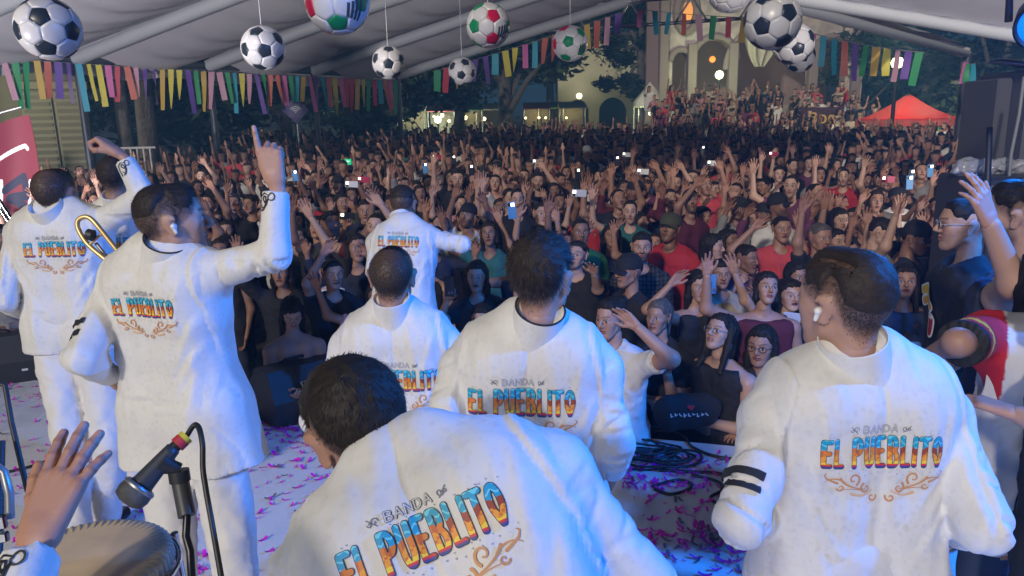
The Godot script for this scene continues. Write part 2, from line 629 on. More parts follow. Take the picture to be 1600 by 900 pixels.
var heads := {}
func head_geo(kind: String, cell: float) -> Geo:   # kinds: man, woman, with "_open" for an open mouth
	var key := kind + str(cell)
	if heads.has(key):
		return heads[key]
	var w := kind.begins_with("woman")
	var j := 0.9 if w else 1.0
	var main := skull_bones() + [[Vector3(0, -0.02, -0.03), Vector3(0, -0.065, -0.048), 0.062, 0.043]]
	main += both([Vector3(0.043 * j, -0.052, -0.008), Vector3(0.017, -0.09, -0.064), 0.022 * j, 0.019])
	main += both([Vector3(0.037, -0.014, -0.06), Vector3(0.028, -0.045, -0.062), 0.026, 0.023])
	main += [[Vector3(0, -0.096, -0.074), Vector3(0, -0.094, -0.068), 0.019 * j, 0.019 * j], [Vector3(0, -0.05, 0.024), Vector3(0, -0.14, 0.03), 0.049 * j, 0.047 * j]]
	var f := Field.new(main + [[Vector3(0, 0, 0), Vector3(0, 0, -0.01), 0.12, 0.12]], cell)
	f.add(main, 0.022)
	f.add(both([Vector3(0.012, 0.027, -0.09), Vector3(0.042, 0.024, -0.073), 0.0115 * j, 0.010]), 0.014)
	f.add([[Vector3(0, 0.012, -0.097), Vector3(0, -0.02, -0.116), 0.008, 0.0115 * j]] + both([Vector3(0.01, -0.026, -0.104), Vector3(0.01, -0.026, -0.1), 0.008, 0.008]), 0.01)
	f.add(both([Vector3(0.032, 0.005, -0.1), Vector3(0.034, 0.005, -0.097), 0.0108, 0.0108]), 0.012, -1.0)
	f.add(both([Vector3(0.031, 0.005, -0.080), Vector3(0.031, 0.005, -0.0795), 0.0135, 0.0135]), 0.003)
	f.add(both([Vector3(0, -0.050, -0.094), Vector3(0.019, -0.053, -0.086), 0.0075, 0.005]), 0.006)
	f.add(both([Vector3(0, -0.062, -0.092), Vector3(0.016, -0.060, -0.086), 0.0085, 0.005]), 0.006)
	if kind.ends_with("open"):
		f.add([[Vector3(-0.012, -0.056, -0.104), Vector3(0.012, -0.056, -0.104), 0.011, 0.011]], 0.004, -1.0)
	var ear_axis := Vector3(0.9, 0, 0.43)
	f.add(both([Vector3(0.080, 0.014, 0.014), Vector3(0.074, -0.024, 0.006), 0.023, 0.014, ear_axis, 3.2]), 0.006)
	f.add(both([Vector3(0.092, 0.004, 0.002), Vector3(0.087, -0.012, 0.0), 0.0105, 0.007]), 0.005, -1.0)
	var g := f.net()
	heads[key] = g
	return g

func stubble(p: Vector3) -> float:   # how densely the close-cropped hair covers the skin
	var y := p.y - hairline(p)
	if y < -0.014 or absf(p.x) > 0.079 and p.z > -0.02 and p.z < 0.035 and p.y < 0.03:
		return 0.0
	return clampf(pow((y + 0.014) / 0.042, 0.8), 0.0, 1.0) * 0.97

func head_color(p: Vector3, o: Dictionary) -> Color:
	var skin: Color = o.skin
	var hair: Color = o.get("hair_color", Color(0.02, 0.015, 0.012))
	var c := skin
	var ax := absf(p.x)
	if p.z < -0.03:
		c = c.lerp(Color(skin.r * 1.05, skin.g * 0.8, skin.b * 0.75), 0.35 * clampf(1.0 - Vector2(ax - 0.04, p.y + 0.02).length() / 0.03, 0.0, 1.0))
	if p.z < -0.076 and ax < 0.025 and p.y > -0.07 and p.y < -0.0435:
		c = Color(skin.r * 0.8, skin.g * 0.55, skin.b * 0.55)
		if absf(p.y + 0.0555) < 0.0022 or (o.get("mouth", "") == "open" and absf(p.y + 0.056) < 0.007 and ax < 0.017):
			c = Color(0.05, 0.015, 0.015)
	if p.z < -0.055 and ax > 0.011 and ax < 0.052:
		var by := 0.0285 + 0.006 * sin((ax - 0.011) / 0.041 * 2.6)
		if absf(p.y - by) < 0.0045:
			c = c.lerp(hair, 0.65)
	if p.z < -0.07:
		var e := Vector2((ax - 0.031) / 0.0145, (p.y - 0.005) / 0.0065)
		if e.length() < 1.0:
			c = Color(0.45, 0.43, 0.42) if absf(ax - 0.031) > 0.0062 else Color(0.02, 0.012, 0.01)
		elif e.y > 0.0 and e.length() < 1.55:
			c = c.lerp(Color(0.04, 0.025, 0.02), 0.5)
	var b: float = o.get("beard", 0.0)
	if b > 0.0 and p.y < -0.03 and p.y > -0.125 and p.z < 0.015:
		var m := clampf((-0.028 - p.y + (0.035 - ax) * 0.05) / 0.012, 0.0, 1.0) * clampf((0.02 - p.z) / 0.03, 0.0, 1.0)
		var lip := ax < 0.026 and p.y > -0.068 and p.y < -0.043 and p.z < -0.07
		if not lip:
			c = c.lerp(hair, b * m)
	var fade: float = o.get("fade", -1.0)
	if fade > -0.5:
		c = c.lerp(hair, stubble(p) * minf(fade, 1.0) * (0.88 if o.get("hair", "") == "buzz" else 1.0) * (0.86 + 0.14 * sin(p.x * 2311.0 + p.y * 1777.0 + p.z * 3131.0)))
	c *= 1.0 + 0.05 * sin(p.x * 190.0 + 1.0) * sin(p.y * 160.0 + p.z * 130.0)
	return c

func hand_geo(pose: String, cell: float) -> Geo:
	var key := "hand" + pose + str(cell)
	if heads.has(key):
		return heads[key]
	var curl := {"open": [0.12, 0.1, 0.12, 0.2], "wave": [0.3, 0.22, 0.3, 0.4], "point": [0.02, 1.45, 1.5, 1.5], "fist": [1.45, 1.5, 1.5, 1.5], "hold": [0.75, 0.85, 0.9, 0.9], "relax": [0.35, 0.45, 0.55, 0.6]}[pose] as Array
	var spread := {"open": 0.15, "wave": 0.08, "point": 0.0, "fist": 0.0, "hold": 0.03, "relax": 0.04}[pose] as float
	var palm := []
	var kx := [-0.029, -0.0095, 0.0095, 0.027]
	var ky := [0.088, 0.092, 0.087, 0.078]
	for k in 4:
		palm.append([Vector3(kx[k] * 0.62, 0.005, 0), Vector3(kx[k], ky[k], 0), 0.0145, 0.0112])
	palm.append([Vector3(-0.016, 0.02, -0.005), Vector3(-0.03, 0.05, -0.008), 0.016, 0.012])
	palm.append([Vector3(0, -0.03, 0.0), Vector3(0, 0.012, 0), 0.024, 0.022, Z, 1.35])
	var fing := []
	var len := [0.073, 0.081, 0.075, 0.059]
	for k in 4:
		var p := Vector3(kx[k], ky[k], 0)
		var a := 0.0
		var sp: float = (k - 1.5) * spread
		for s in 3:
			a += curl[k] * [0.75, 1.0, 0.7][s]
			var q: Vector3 = p + Vector3(sin(sp) * cos(a), cos(a) * cos(sp), -sin(a)) * len[k] * [0.45, 0.31, 0.24][s]
			var r: float = 0.0098 - 0.0009 * s - (0.0012 if k == 3 else 0.0)
			fing.append([p, q, r, r - 0.0009])
			p = q
	var th := [Vector3(-0.024, 0.03, -0.006), Vector3(-0.048, 0.058, -0.014), Vector3(-0.060, 0.086, -0.016), Vector3(-0.064, 0.106, -0.016)]
	if pose in ["fist", "point"]:
		th = [Vector3(-0.024, 0.03, -0.01), Vector3(-0.036, 0.06, -0.03), Vector3(-0.018, 0.078, -0.046), Vector3(0.004, 0.082, -0.05)]
	elif pose == "hold":
		th = [Vector3(-0.024, 0.03, -0.01), Vector3(-0.046, 0.055, -0.03), Vector3(-0.046, 0.08, -0.045), Vector3(-0.038, 0.098, -0.052)]
	for s in 3:
		fing.append([th[s], th[s + 1], [0.0125, 0.0108, 0.0098][s], [0.0108, 0.0098, 0.0082][s]])
	var f := Field.new(palm + fing, cell)
	f.add(palm, 0.012)
	f.add(fing, 0.0035)
	var g := f.net()
	for q in g.v.size():   # creases over the joints, paler nails
		var p := g.v[q]
		for m in fing.size():
			var b: Vector3 = fing[m][1]
			var a: Vector3 = fing[m][0]
			var ax := (b - a).normalized()
			var back := g.n[q].dot((Z - ax * ax.z).normalized())
			var rel := (p - b).dot(ax)
			if p.distance_to(b) < 0.02 or p.distance_to(a) < 0.014:
				if m % 3 == 2 and m < 12 and back > 0.55 and rel < 0.006 and rel > -0.008:
					g.c[q] = Color(1.18, 1.12, 1.12)
				elif m % 3 != 2 and absf(rel) < 0.0028:
					g.c[q] = Color(0.8, 0.76, 0.75)
			if m % 3 == 0 and m < 12 and back > 0.3 and p.distance_to(a) < 0.013:
				g.c[q] = Color(0.93, 0.86, 0.84)
	heads[key] = g
	return g

func hand_frame(wrist: Vector3, along: Vector3, palm: Vector3, left: bool, s: float) -> Transform3D:
	var y := along.normalized()
	var z := -(palm - y * palm.dot(y)).normalized()
	var x := y.cross(z)
	if left:
		x = -x
	return Transform3D(Basis(x * s, y * s, z * s), wrist)

func hair_geo(kind: String, cell: float) -> Geo:
	var key := "hair" + kind + str(cell)
	if heads.has(key):
		return heads[key]
	var top: float = {"crop": 0.012, "fade": 0.01, "thick": 0.018, "buzz": 0.0, "part": 0.012}.get(kind, 0.016)
	var b := skull_bones(0.0035 if kind in ["buzz", "fade", "part", "crop", "thick"] else 0.007)
	b.append([Vector3(0, 0.05 + top * 0.5, 0.03), Vector3(0, 0.052 + top * 0.7, -0.035), 0.062 + top * 0.5, 0.055 + top * 0.5, X, 1.0])
	var long := []
	if kind in ["long", "straight"]:
		long = [[Vector3(0, 0.03, 0.05), Vector3(0, -0.1, 0.085), 0.072, 0.07, Z, 1.5], [Vector3(0, -0.1, 0.085), Vector3(0, -0.3, 0.11), 0.07, 0.05, Z, 1.9]]
		long += both([Vector3(0.062, 0.04, 0.0), Vector3(0.074, -0.08, 0.0), 0.032, 0.026]) + both([Vector3(0.074, -0.08, 0.0), Vector3(0.085, -0.25, -0.03 if kind == "straight" else 0.04), 0.028, 0.016])
	elif kind == "bun":
		long = [[Vector3(0, 0.075, 0.1), Vector3(0, 0.085, 0.115), 0.036, 0.034]]
	elif kind == "tail":
		long = [[Vector3(0, 0.05, 0.1), Vector3(0, 0.03, 0.14), 0.026, 0.028], [Vector3(0, 0.03, 0.14), Vector3(0, -0.2, 0.13), 0.03, 0.014]]
	elif kind == "bob":
		long = [[Vector3(0, 0.02, 0.04), Vector3(0, -0.08, 0.06), 0.078, 0.066]] + both([Vector3(0.06, 0.03, 0.0), Vector3(0.072, -0.08, -0.01), 0.032, 0.026])
	var f := Field.new(b + long, cell, 0.02)
	f.add(b, 0.02)
	var nz := FastNoiseLite.new()
	nz.frequency = 38.0
	nz.fractal_octaves = 3
	var rough: float = {"buzz": 0.001, "part": 0.0025, "fade": 0.003, "crop": 0.004}.get(kind, 0.006)
	var high: float = {"fade": 0.05, "part": 0.03, "crop": 0.018, "thick": 0.02}.get(kind, 0.0)
	f.each(func(p: Vector3, w: float) -> float:
		var y := hairline(p) + high * clampf((absf(atan2(p.x, -p.z)) - 0.9) * 2.0, 0.0, 1.0) * (1.0 + 0.35 * clampf((p.z - 0.03) / 0.06, 0.0, 1.0))
		var d := w + rough * nz.get_noise_3d(p.x * 1.2, p.y * 1.2, p.z * 0.55) + 0.012 * pow(clampf(1.0 - (p.y - y) / 0.05, 0.0, 1.0), 2.0)
		if kind == "part":
			d = maxf(d, 0.009 - Vector2((p.x + 0.045 + p.z * 0.12) * 1.0, 0).length()) if p.y > 0.04 and p.z < 0.055 else d
		return maxf(d, (y - p.y) * 0.75), 0.06)
	if long:
		f.add(long, 0.02)
		f.each(func(p: Vector3, w: float) -> float: return w + 0.009 * nz.get_noise_3d(p.x * 1.6, p.y * 0.22, p.z * 1.6), 0.05)
	f.add([[Vector3(0, -0.03, -0.09), Vector3(0, 0.0, -0.12), 0.062, 0.066]] if kind in ["long", "straight", "bob"] else [[Vector3(0, -0.05, -0.12), Vector3(0, 0.0, -0.12), 0.03, 0.04]], 0.01, -1.0)
	var g := f.net()
	heads[key] = g
	return g

func blades(g: Geo, count: int, seed_: int, length: float, base: Color, forward := 0.6, lift := 0.3) -> Geo:
	var r := RandomNumberGenerator.new()
	r.seed = seed_
	var out := Geo.new()
	var tris := g.i.size() / 3
	for k in count:
		var t := r.randi() % tris
		var p := (g.v[g.i[t * 3]] + g.v[g.i[t * 3 + 1]] + g.v[g.i[t * 3 + 2]]) / 3.0
		var q := g.n[g.i[t * 3]]
		p += Vector3(r.randf() - 0.5, r.randf() - 0.5, r.randf() - 0.5) * 0.006
		var flow := (p - Vector3(0, 0.13, 0.05)) * 6.0 + Vector3(r.randf() - 0.5, -0.2, -forward + (r.randf() - 0.5)) * 0.7
		flow = (flow - q * flow.dot(q)).normalized()
		var side := flow.cross(q).normalized() * (0.0006 + 0.0006 * r.randf())
		var l := length * (0.6 + 0.7 * r.randf())
		var tip := p + flow * l + q * l * lift * r.randf()
		var col := base * (0.6 + 0.9 * r.randf())
		var nn := (q + flow * 0.25).normalized()
		out.i.append_array(PackedInt32Array([out.vert(p - side - q * 0.003, nn, col), out.vert(p + side - q * 0.003, nn, col), out.vert(tip, nn, col)]))
	return out

# joints of a figure in its own axes: it faces -Z, its right hand is at +X, its feet stand at the origin
func skeleton(o: Dictionary) -> Dictionary:
	var s: float = o.get("h", 1.7) / 1.7
	var w: float = s * o.get("build", 1.0)
	var u: Vector3 = o.get("up", Vector3(0, 1, -0.04)).normalized()
	var r: Vector3 = o.get("right", X)
	r = (r - u * r.dot(u)).normalized()
	var k := {"s": s, "w": w, "u": u, "r": r, "b": r.cross(u), "pelvis": o.get("pelvis", Vector3(0, 0.93 * s, 0))}
	k.neck = k.pelvis + u * 0.5 * s
	var hd: Vector3 = o.get("head_dir", (u + Vector3(0, 0.35, -0.12)).normalized())
	var hy: float = o.get("look", 0.0)
	var hp: float = o.get("nod", 0.0)
	k.head = Transform3D(Basis.from_euler(Vector3(hp, hy, o.get("tilt", 0.0))) * Basis.from_scale(o.get("head_shape", Vector3.ONE) * s), o.neck + o.head_dir if o.has("head") else k.neck + hd.normalized() * 0.168 * s)
	for n in ["l", "r"]:
		var sg := 1.0 if n == "r" else -1.0
		var a: Dictionary = o.get(n, {})
		var sh: Vector3 = k.neck + r * sg * 0.178 * w - u * o.get("drop", 0.125) * s + u * 0.03 * a.get("shrug", 0.0)
		var e: Vector3
		var wr: Vector3
		if a.has("elbow"):
			e = a.elbow; wr = a.wrist
		else:
			var du: Vector3 = a.get("u", Vector3(0.15, -1, 0.05))
			var df: Vector3 = a.get("f", Vector3(0.05, -1, -0.25))
			e = sh + (r * du.x * sg + u * du.y - k.b * -du.z).normalized() * 0.285 * s
			wr = e + (r * df.x * sg + u * df.y - k.b * -df.z).normalized() * 0.25 * s
		if e.y > sh.y:
			sh += u * 0.035 * s - r * sg * 0.015
		k["sh_" + n] = sh; k["el_" + n] = e; k["wr_" + n] = wr
	for n in ["l", "r"]:
		var sg := 1.0 if n == "r" else -1.0
		var st: float = o.get("stance", 0.11)
		k["hip_" + n] = k.pelvis + r * sg * 0.085 * w - u * 0.02
		k["an_" + n] = o.get("foot_" + n, Vector3(sg * st, 0.08 * s, 0.02))
		k["kn_" + n] = o.get("knee_" + n, (k["hip_" + n] + k["an_" + n]) / 2.0 + Vector3(0, 0.0, -0.03))
	return k

func tf(k: Dictionary, x: float, y: float, z: float) -> Vector3:
	return k.pelvis + k.r * x * k.w + k.u * y * k.s + k.b * z * k.s

func torso_bones(k: Dictionary, pad: float, hem: float, flare := 0.0) -> Array:
	var w: float = k.w
	var b := []
	for sg in [-1.0, 1.0]:
		b.append([tf(k, sg * 0.085, 0.36, 0.0), tf(k, sg * 0.068, 0.14, 0.0), 0.103 * w + pad, 0.092 * w + pad])
		b.append([tf(k, sg * 0.068, 0.14, 0.0), tf(k, sg * (0.08 + flare * 0.3), -0.05, 0.0), 0.092 * w + pad, 0.108 * w + pad + flare * 0.3])
		if hem < -0.06:
			b.append([tf(k, sg * (0.08 + flare * 0.3), -0.05, 0.0), tf(k, sg * (0.08 + flare), hem - 0.1, 0.0), 0.108 * w + pad + flare * 0.3, 0.11 * w + pad + flare])
		var sh: Vector3 = k.sh_r if sg > 0 else k.sh_l
		b.append([tf(k, sg * 0.03, 0.485, 0.015), sh, 0.05 * w + pad * 0.6, 0.048 * w + pad])
		b.append([tf(k, sg * 0.08, 0.38, 0.0), sh, 0.085 * w + pad, 0.05 * w + pad])
	for q in [[0.38, 0.1, 0.085], [0.27, 0.1, 0.08], [0.16, 0.094, 0.07], [0.04, 0.098, 0.072], [-0.07, 0.106, 0.078]]:   # one even back
		if q[0] > hem:
			b.append([tf(k, -q[2], q[0], 0.0), tf(k, q[2], q[0], 0.0), q[1] * w + pad, q[1] * w + pad])
	return b

func arm_bones(k: Dictionary, n: String, pad: float, to := 1.0, flat_end := true, slim := 1.0) -> Array:
	var w: float = k.w * slim
	var sh: Vector3 = k["sh_" + n]
	var e: Vector3 = k["el_" + n]
	var wr: Vector3 = k["wr_" + n]
	if to <= 0.5:
		return [[sh, sh.lerp(e, to * 2.0), 0.056 * w + pad, 0.05 * w + pad, X, 1.0, flat_end]]
	var t := (to - 0.5) * 2.0
	return [[sh, e, 0.055 * w + pad, 0.043 * w + pad], [e, e.lerp(wr, t), 0.043 * w + pad, lerpf(0.042, 0.03, t) * w + pad, X, 1.0, flat_end]]

func leg_bones(k: Dictionary, pad: float) -> Array:
	var w: float = k.w
	var b := [[k.pelvis - k.r * 0.06 * w + k.u * 0.02, k.pelvis + k.r * 0.06 * w + k.u * 0.02, 0.11 * w + pad, 0.11 * w + pad]]
	for n in ["l", "r"]:
		b.append([k["hip_" + n], k["kn_" + n], 0.088 * w + pad, 0.06 * w + pad])
		b.append([k["kn_" + n], k["an_" + n], 0.06 * w + pad, 0.046 * w + pad, X, 1.0, true])
	return b

# the skin: head, neck, arms and hands in one mesh
func body_geo(o: Dictionary, k: Dictionary, cell: float, head_cell: float, hand_cell: float) -> Geo:
	var g := Geo.new()
	var skin: Color = o.skin
	var b := [[tf(k, 0, 0.4, 0.0), k.head * Vector3(0, -0.1, 0.03), 0.052 * k.s, 0.049 * k.s], [tf(k, -0.07, 0.4, 0.0), tf(k, 0.07, 0.4, 0.0), 0.07 * k.s, 0.07 * k.s]]
	if o.get("bare", true):
		for sg in [-1.0, 1.0]:
			b.append([tf(k, sg * 0.03, 0.46, 0.01), k.sh_r if sg > 0 else k.sh_l, 0.04 * k.w, 0.05 * k.w])
			b.append([tf(k, sg * 0.06, 0.36, -0.02), tf(k, sg * 0.06, 0.2, -0.02), 0.085 * k.w, 0.08 * k.w])
		b += arm_bones(k, "l", -0.004, 1.0, false) + arm_bones(k, "r", -0.004, 1.0, false)
	else:
		b += arm_bones(k, "l", -0.017, 1.0, false) + arm_bones(k, "r", -0.017, 1.0, false)
	var f := Field.new(b, cell)
	f.add(b, 0.035)
	g.add(f.net(skin))
	for n in ["l", "r"]:
		var a: Dictionary = o.get(n, {})
		if a.has("hide"):
			continue
		var along: Vector3 = a.get("along", k["wr_" + n] - k["el_" + n])
		var palm: Vector3 = a.get("palm", Vector3(-0.6 if n == "r" else 0.6, 0, -0.4))
		var hg := hand_geo(a.get("hand", "relax"), hand_cell)
		var was := g.v.size()
		g.add(hg, hand_frame(k["wr_" + n] + along.normalized() * 0.012, along, palm, n == "l", k.s * a.get("size", 1.0)))
		for q in range(was, g.v.size()):
			g.c[q] = g.c[q] * skin * Color(1.02, 0.95, 0.93)
	var hg := head_geo(("woman" if o.get("woman", false) else "man") + ("_open" if o.get("mouth", "") == "open" else ""), head_cell)
	var at := g.v.size()
	g.add(hg, k.head)
	for q in hg.v.size():
		g.c[at + q] = head_color(hg.v[q], o)
	return g

# ---------------------------------------------------------------- the band in white suits
func near(p: Vector2, lines: Array) -> float:
	var d := 99.0
	for l in lines:
		for k in l.size() - 1:
			d = minf(d, p.distance_to(Geometry2D.get_closest_point_to_segment(p, l[k], l[k + 1])))
	return d

func arc(cx: float, cy: float, rx: float, ry: float, a0: float, a1: float, n := 8) -> Array:
	var o := []
	for k in n + 1:
		var a := lerpf(a0, a1, float(k) / n)
		o.append(Vector2(cx + cos(a) * rx, cy + sin(a) * ry))
	return o

func letters() -> Dictionary:   # strokes in a box 0..1 wide, 0 (top) .. 1 high
	var V := func(a: Array) -> Array: return a.map(func(q): return Vector2(q[0], q[1]))
	var p := [Vector2(0, 0)] + arc(0.4, 0.27, 0.6, 0.27, -PI / 2, PI / 2) + [Vector2(0, 0.54)]
	return {
		"E": [V.call([[0.95, 0], [0, 0], [0, 1], [0.95, 1]]), V.call([[0, 0.48], [0.75, 0.48]])],
		"L": [V.call([[0, 0], [0, 1], [0.95, 1]])],
		"P": [V.call([[0, 0], [0, 1]]), p],
		"U": [[Vector2(0, 0)] + arc(0.5, 0.65, 0.5, 0.35, PI, 0.0) + [Vector2(1, 0)]],
		"B": [V.call([[0, 1], [0, 0]]), [Vector2(0, 0)] + arc(0.35, 0.24, 0.55, 0.24, -PI / 2, PI / 2) + [Vector2(0, 0.48)], [Vector2(0, 0.48)] + arc(0.4, 0.74, 0.6, 0.26, -PI / 2, PI / 2) + [Vector2(0, 1)]],
		"I": [V.call([[0, 0], [0, 1]])],
		"T": [V.call([[-0.05, 0], [1.05, 0]]), V.call([[0.5, 0], [0.5, 1]])],
		"O": [arc(0.5, 0.42, 0.5, 0.42, 0.5, -PI - 0.5, 12) + [Vector2(0.5, 1.02)] + arc(0.5, 0.42, 0.5, 0.42, 0.5, 0.4, 1)],
		"A": [V.call([[0, 1], [0.5, 0], [1, 1]]), V.call([[0.2, 0.65], [0.8, 0.65]])],
		"N": [V.call([[0, 1], [0, 0], [1, 1], [1, 0]])],
		"D": [V.call([[0, 0], [0, 1]]), [Vector2(0, 0)] + arc(0.3, 0.5, 0.7, 0.5, -PI / 2, PI / 2) + [Vector2(0, 1)]],
	}

func spiral(c: Vector2, r0: float, r1: float, a0: float, a1: float, n := 28) -> Array:
	var o := []
	for k in n + 1:
		var t := float(k) / n
		o.append(c + Vector2(cos(lerpf(a0, a1, t)), sin(lerpf(a0, a1, t))) * lerpf(r0, r1, t))
	return o

func stamp(im: Image, pts: Array, r0: float, r1: float, col: Color) -> void:
	for k in pts.size() - 1:
		var a: Vector2 = pts[k]
		var b: Vector2 = pts[k + 1]
		var n := maxi(1, int(a.distance_to(b)))
		for j in n:
			var p := a.lerp(b, float(j) / n)
			var r := lerpf(r0, r1, (k + float(j) / n) / (pts.size() - 1))
			for y in range(int(p.y - r), int(p.y + r) + 2):
				for x in range(int(p.x - r), int(p.x + r) + 2):
					if x >= 0 and y >= 0 and x < im.get_width() and y < im.get_height() and Vector2(x, y).distance_to(p) <= r:
						im.set_pixel(x, y, col)

func logo_image() -> Image:
	var w := 880
	var h := 600
	var im := Image.create(w, h, false, Image.FORMAT_RGBA8)
	im.fill(Color(0.85, 0.85, 0.86, 0))
	var r := RandomNumberGenerator.new()
	r.seed = 5
	var L := letters()
	var x := 14.0
	var word := "EL PUEBLITO"
	for k in word.length():
		var ch := word[k]
		if ch == " ":
			x += 42.0
			continue
		var lw: float = {"I": 0.0, "T": 52.0, "O": 50.0, "L": 40.0, "E": 42.0}.get(ch, 46.0)
		var t := 14.0
		var arch := 16.0 * sin(PI * (x - 14.0) / 850.0)
		var y0 := 150.0 - arch
		var y1 := 338.0 + arch * 0.4
		var lines := []
		for l in L[ch]:
			lines.append(l.map(func(q): return Vector2(x + t + q.x * lw, lerpf(y0 + t, y1 - t, q.y))))
		for py in range(int(y0) - 4, int(y1) + 6):
			for px in range(int(x) - 5, int(x + lw + t * 2.0) + 6):
				var d := near(Vector2(px, py), lines)
				if d < t + 3.5:
					var v := (py - y0) / (y1 - y0)
					var wave := 0.02 * sin(px * 0.05) + 0.015 * sin(px * 0.13)
					var c: Color
					if d > t:
						c = Color(0.16, 0.14, 0.2)
					elif v < 0.36 + wave:
						c = Color(0.12, 0.62, 0.78) if fmod(absf(v + wave * 2.0), 0.2) > 0.05 else Color(0.42, 0.82, 0.9)
					elif v < 0.56 + wave * 2.0:
						c = Color(0.62, 0.27, 0.18) if k >= 7 else (Color(0.86, 0.5, 0.2) if (px / 26) % 3 else Color(0.78, 0.4, 0.2))
					elif v < 0.78 + wave:
						c = Color(0.93, 0.62, 0.2) if (px / 17 + py / 13) % 4 else Color(0.86, 0.45, 0.18)
					elif v < 0.87:
						c = Color(0.97, 0.82, 0.25)
					elif v < 0.925:
						c = Color(0.85, 0.22, 0.25)
					elif v < 0.955:
						c = Color(0.5, 0.22, 0.5)
					else:
						c = Color(0.15, 0.3, 0.58)
					im.set_pixel(px, py, c)
		x += lw + t * 2.0 + (10.0 if ch != "I" else 8.0)
	# the small word above, in grey outline script between two flourishes
	x = 282.0
	for ch in "BANDA":
		var lines := []
		for l in L[ch]:
			lines.append(l.map(func(q): return Vector2(x + q.x * 34.0, 66.0 + q.y * 44.0)))
		for l in lines:
			stamp(im, l, 5.5, 5.5, Color(0.5, 0.5, 0.52))
		for l in lines:
			stamp(im, l, 2.0, 2.0, Color(0.86, 0.86, 0.86))
		x += 50.0
	for sg in [-1.0, 1.0]:
		var c := Vector2(398 + sg * 168, 88)
		for q in [spiral(c, 20, 4, 0.0, sg * 7.0), spiral(c + Vector2(sg * 24, 4), 12, 3, PI, PI + sg * 6.0), [c + Vector2(-sg * 10, 22), c + Vector2(sg * 34, -20)]]:
			stamp(im, q, 2.4, 2.4, Color(0.45, 0.45, 0.47))
	# gold scrollwork below
	var gold := Color(0.8, 0.58, 0.38)
	for sg in [-1.0, 1.0]:
		var m := func(a: Array) -> Array: return a.map(func(q): return Vector2(440 + sg * q.x, q.y))
		stamp(im, m.call(arc(60, 380, 240, 110, 1.35, 0.25, 20)), 3.0, 8.0, gold)
		stamp(im, m.call(arc(330, 470, 80, 60, -2.6, -0.6, 16)), 7.0, 2.0, gold)
		stamp(im, m.call([Vector2(310, 440), Vector2(350, 425), Vector2(385, 410), Vector2(402, 385), Vector2(388, 372)]), 8.0, 3.0, gold)
		stamp(im, m.call(spiral(Vector2(205, 415), 46, 8, 2.2, 8.4)), 8.0, 4.0, gold)
		stamp(im, m.call(spiral(Vector2(110, 480), 38, 7, -1.0, 5.4)), 8.0, 4.0, gold)
		stamp(im, m.call(spiral(Vector2(60, 545), 30, 6, 3.4, -2.6)), 7.0, 4.0, gold)
		stamp(im, m.call(spiral(Vector2(285, 470), 26, 5, 0.4, 6.4)), 6.0, 3.0, gold)
		stamp(im, m.call(arc(150, 430, 120, 100, 2.4, 1.0, 14)), 3.0, 9.0, Color(0.88, 0.7, 0.5))
		stamp(im, m.call(arc(240, 520, 130, 40, -2.9, -1.2, 14)), 6.0, 2.0, gold)
		for k in 7:
			stamp(im, m.call([Vector2(40 + k * 44, 372 + (k % 3) * 9), Vector2(41 + k * 44, 372 + (k % 3) * 9)]), 4.5, 4.5, Color(0.72, 0.72, 0.76))
	for k in 26:
		var p := Vector2(r.randf_range(20, 860), [132.0, 352.0, 128.0][r.randi() % 3] + r.randf_range(-8, 8))
		stamp(im, [p, p + Vector2(1, 0)], 3.5, 3.5, Color(0.66, 0.66, 0.7))
	return im

func cuff_image() -> Image:
	var im := Image.create(256, 256, false, Image.FORMAT_RGBA8)
	im.fill(Color(0.1, 0.1, 0.12, 0))
	var dark := Color(0.1, 0.1, 0.13)
	stamp(im, spiral(Vector2(64, 70), 40, 30, 0.0, 6.3), 6, 6, Color(0.3, 0.26, 0.2))
	stamp(im, [Vector2(95, 100), Vector2(140, 130), Vector2(170, 100), Vector2(160, 70), Vector2(130, 76), Vector2(120, 120), Vector2(140, 180), Vector2(175, 190), Vector2(190, 160)], 9, 5, dark)
	stamp(im, [Vector2(95, 60), Vector2(160, 40), Vector2(215, 70), Vector2(232, 130), Vector2(226, 215)], 4, 10, dark)
	stamp(im, [Vector2(100, 92), Vector2(112, 150), Vector2(150, 205), Vector2(190, 214)], 6, 8, dark)
	return im

# a patch laid on a garment: from p(u, w) inwards along d until it meets the cloth
func drape(f: Field, from: Callable, nu: int, nv: int, proud: float) -> Geo:
	var g := Geo.new()
	var ok := PackedByteArray()
	for b in nv + 1:
		for a in nu + 1:
			var q: Array = from.call(float(a) / nu, float(b) / nv)
			var s := f.hit(q[0], q[1], q[2])
			ok.append(1 if s >= 0.0 else 0)
			var p: Vector3 = q[0] + q[1] * maxf(s, 0.0)
			var n: Vector3 = f.grad(p) if s >= 0.0 else -q[1]
			g.vert(p + n * proud, n, Color.WHITE, Vector2(float(a) / nu, 1.0 - float(b) / nv))
	for b in nv:
		for a in nu:
			var k := b * (nu + 1) + a
			if ok[k] and ok[k + 1] and ok[k + nu + 1] and ok[k + nu + 2]:
				var q: Vector3 = (g.v[k + nu + 2] - g.v[k]).cross(g.v[k + 1] - g.v[k])
				if q.dot(g.n[k]) > 0.0:
					g.quad(k, k + 1, k + nu + 2, k + nu + 1)
				else:
					g.quad(k, k + nu + 1, k + nu + 2, k + 1)
	return g

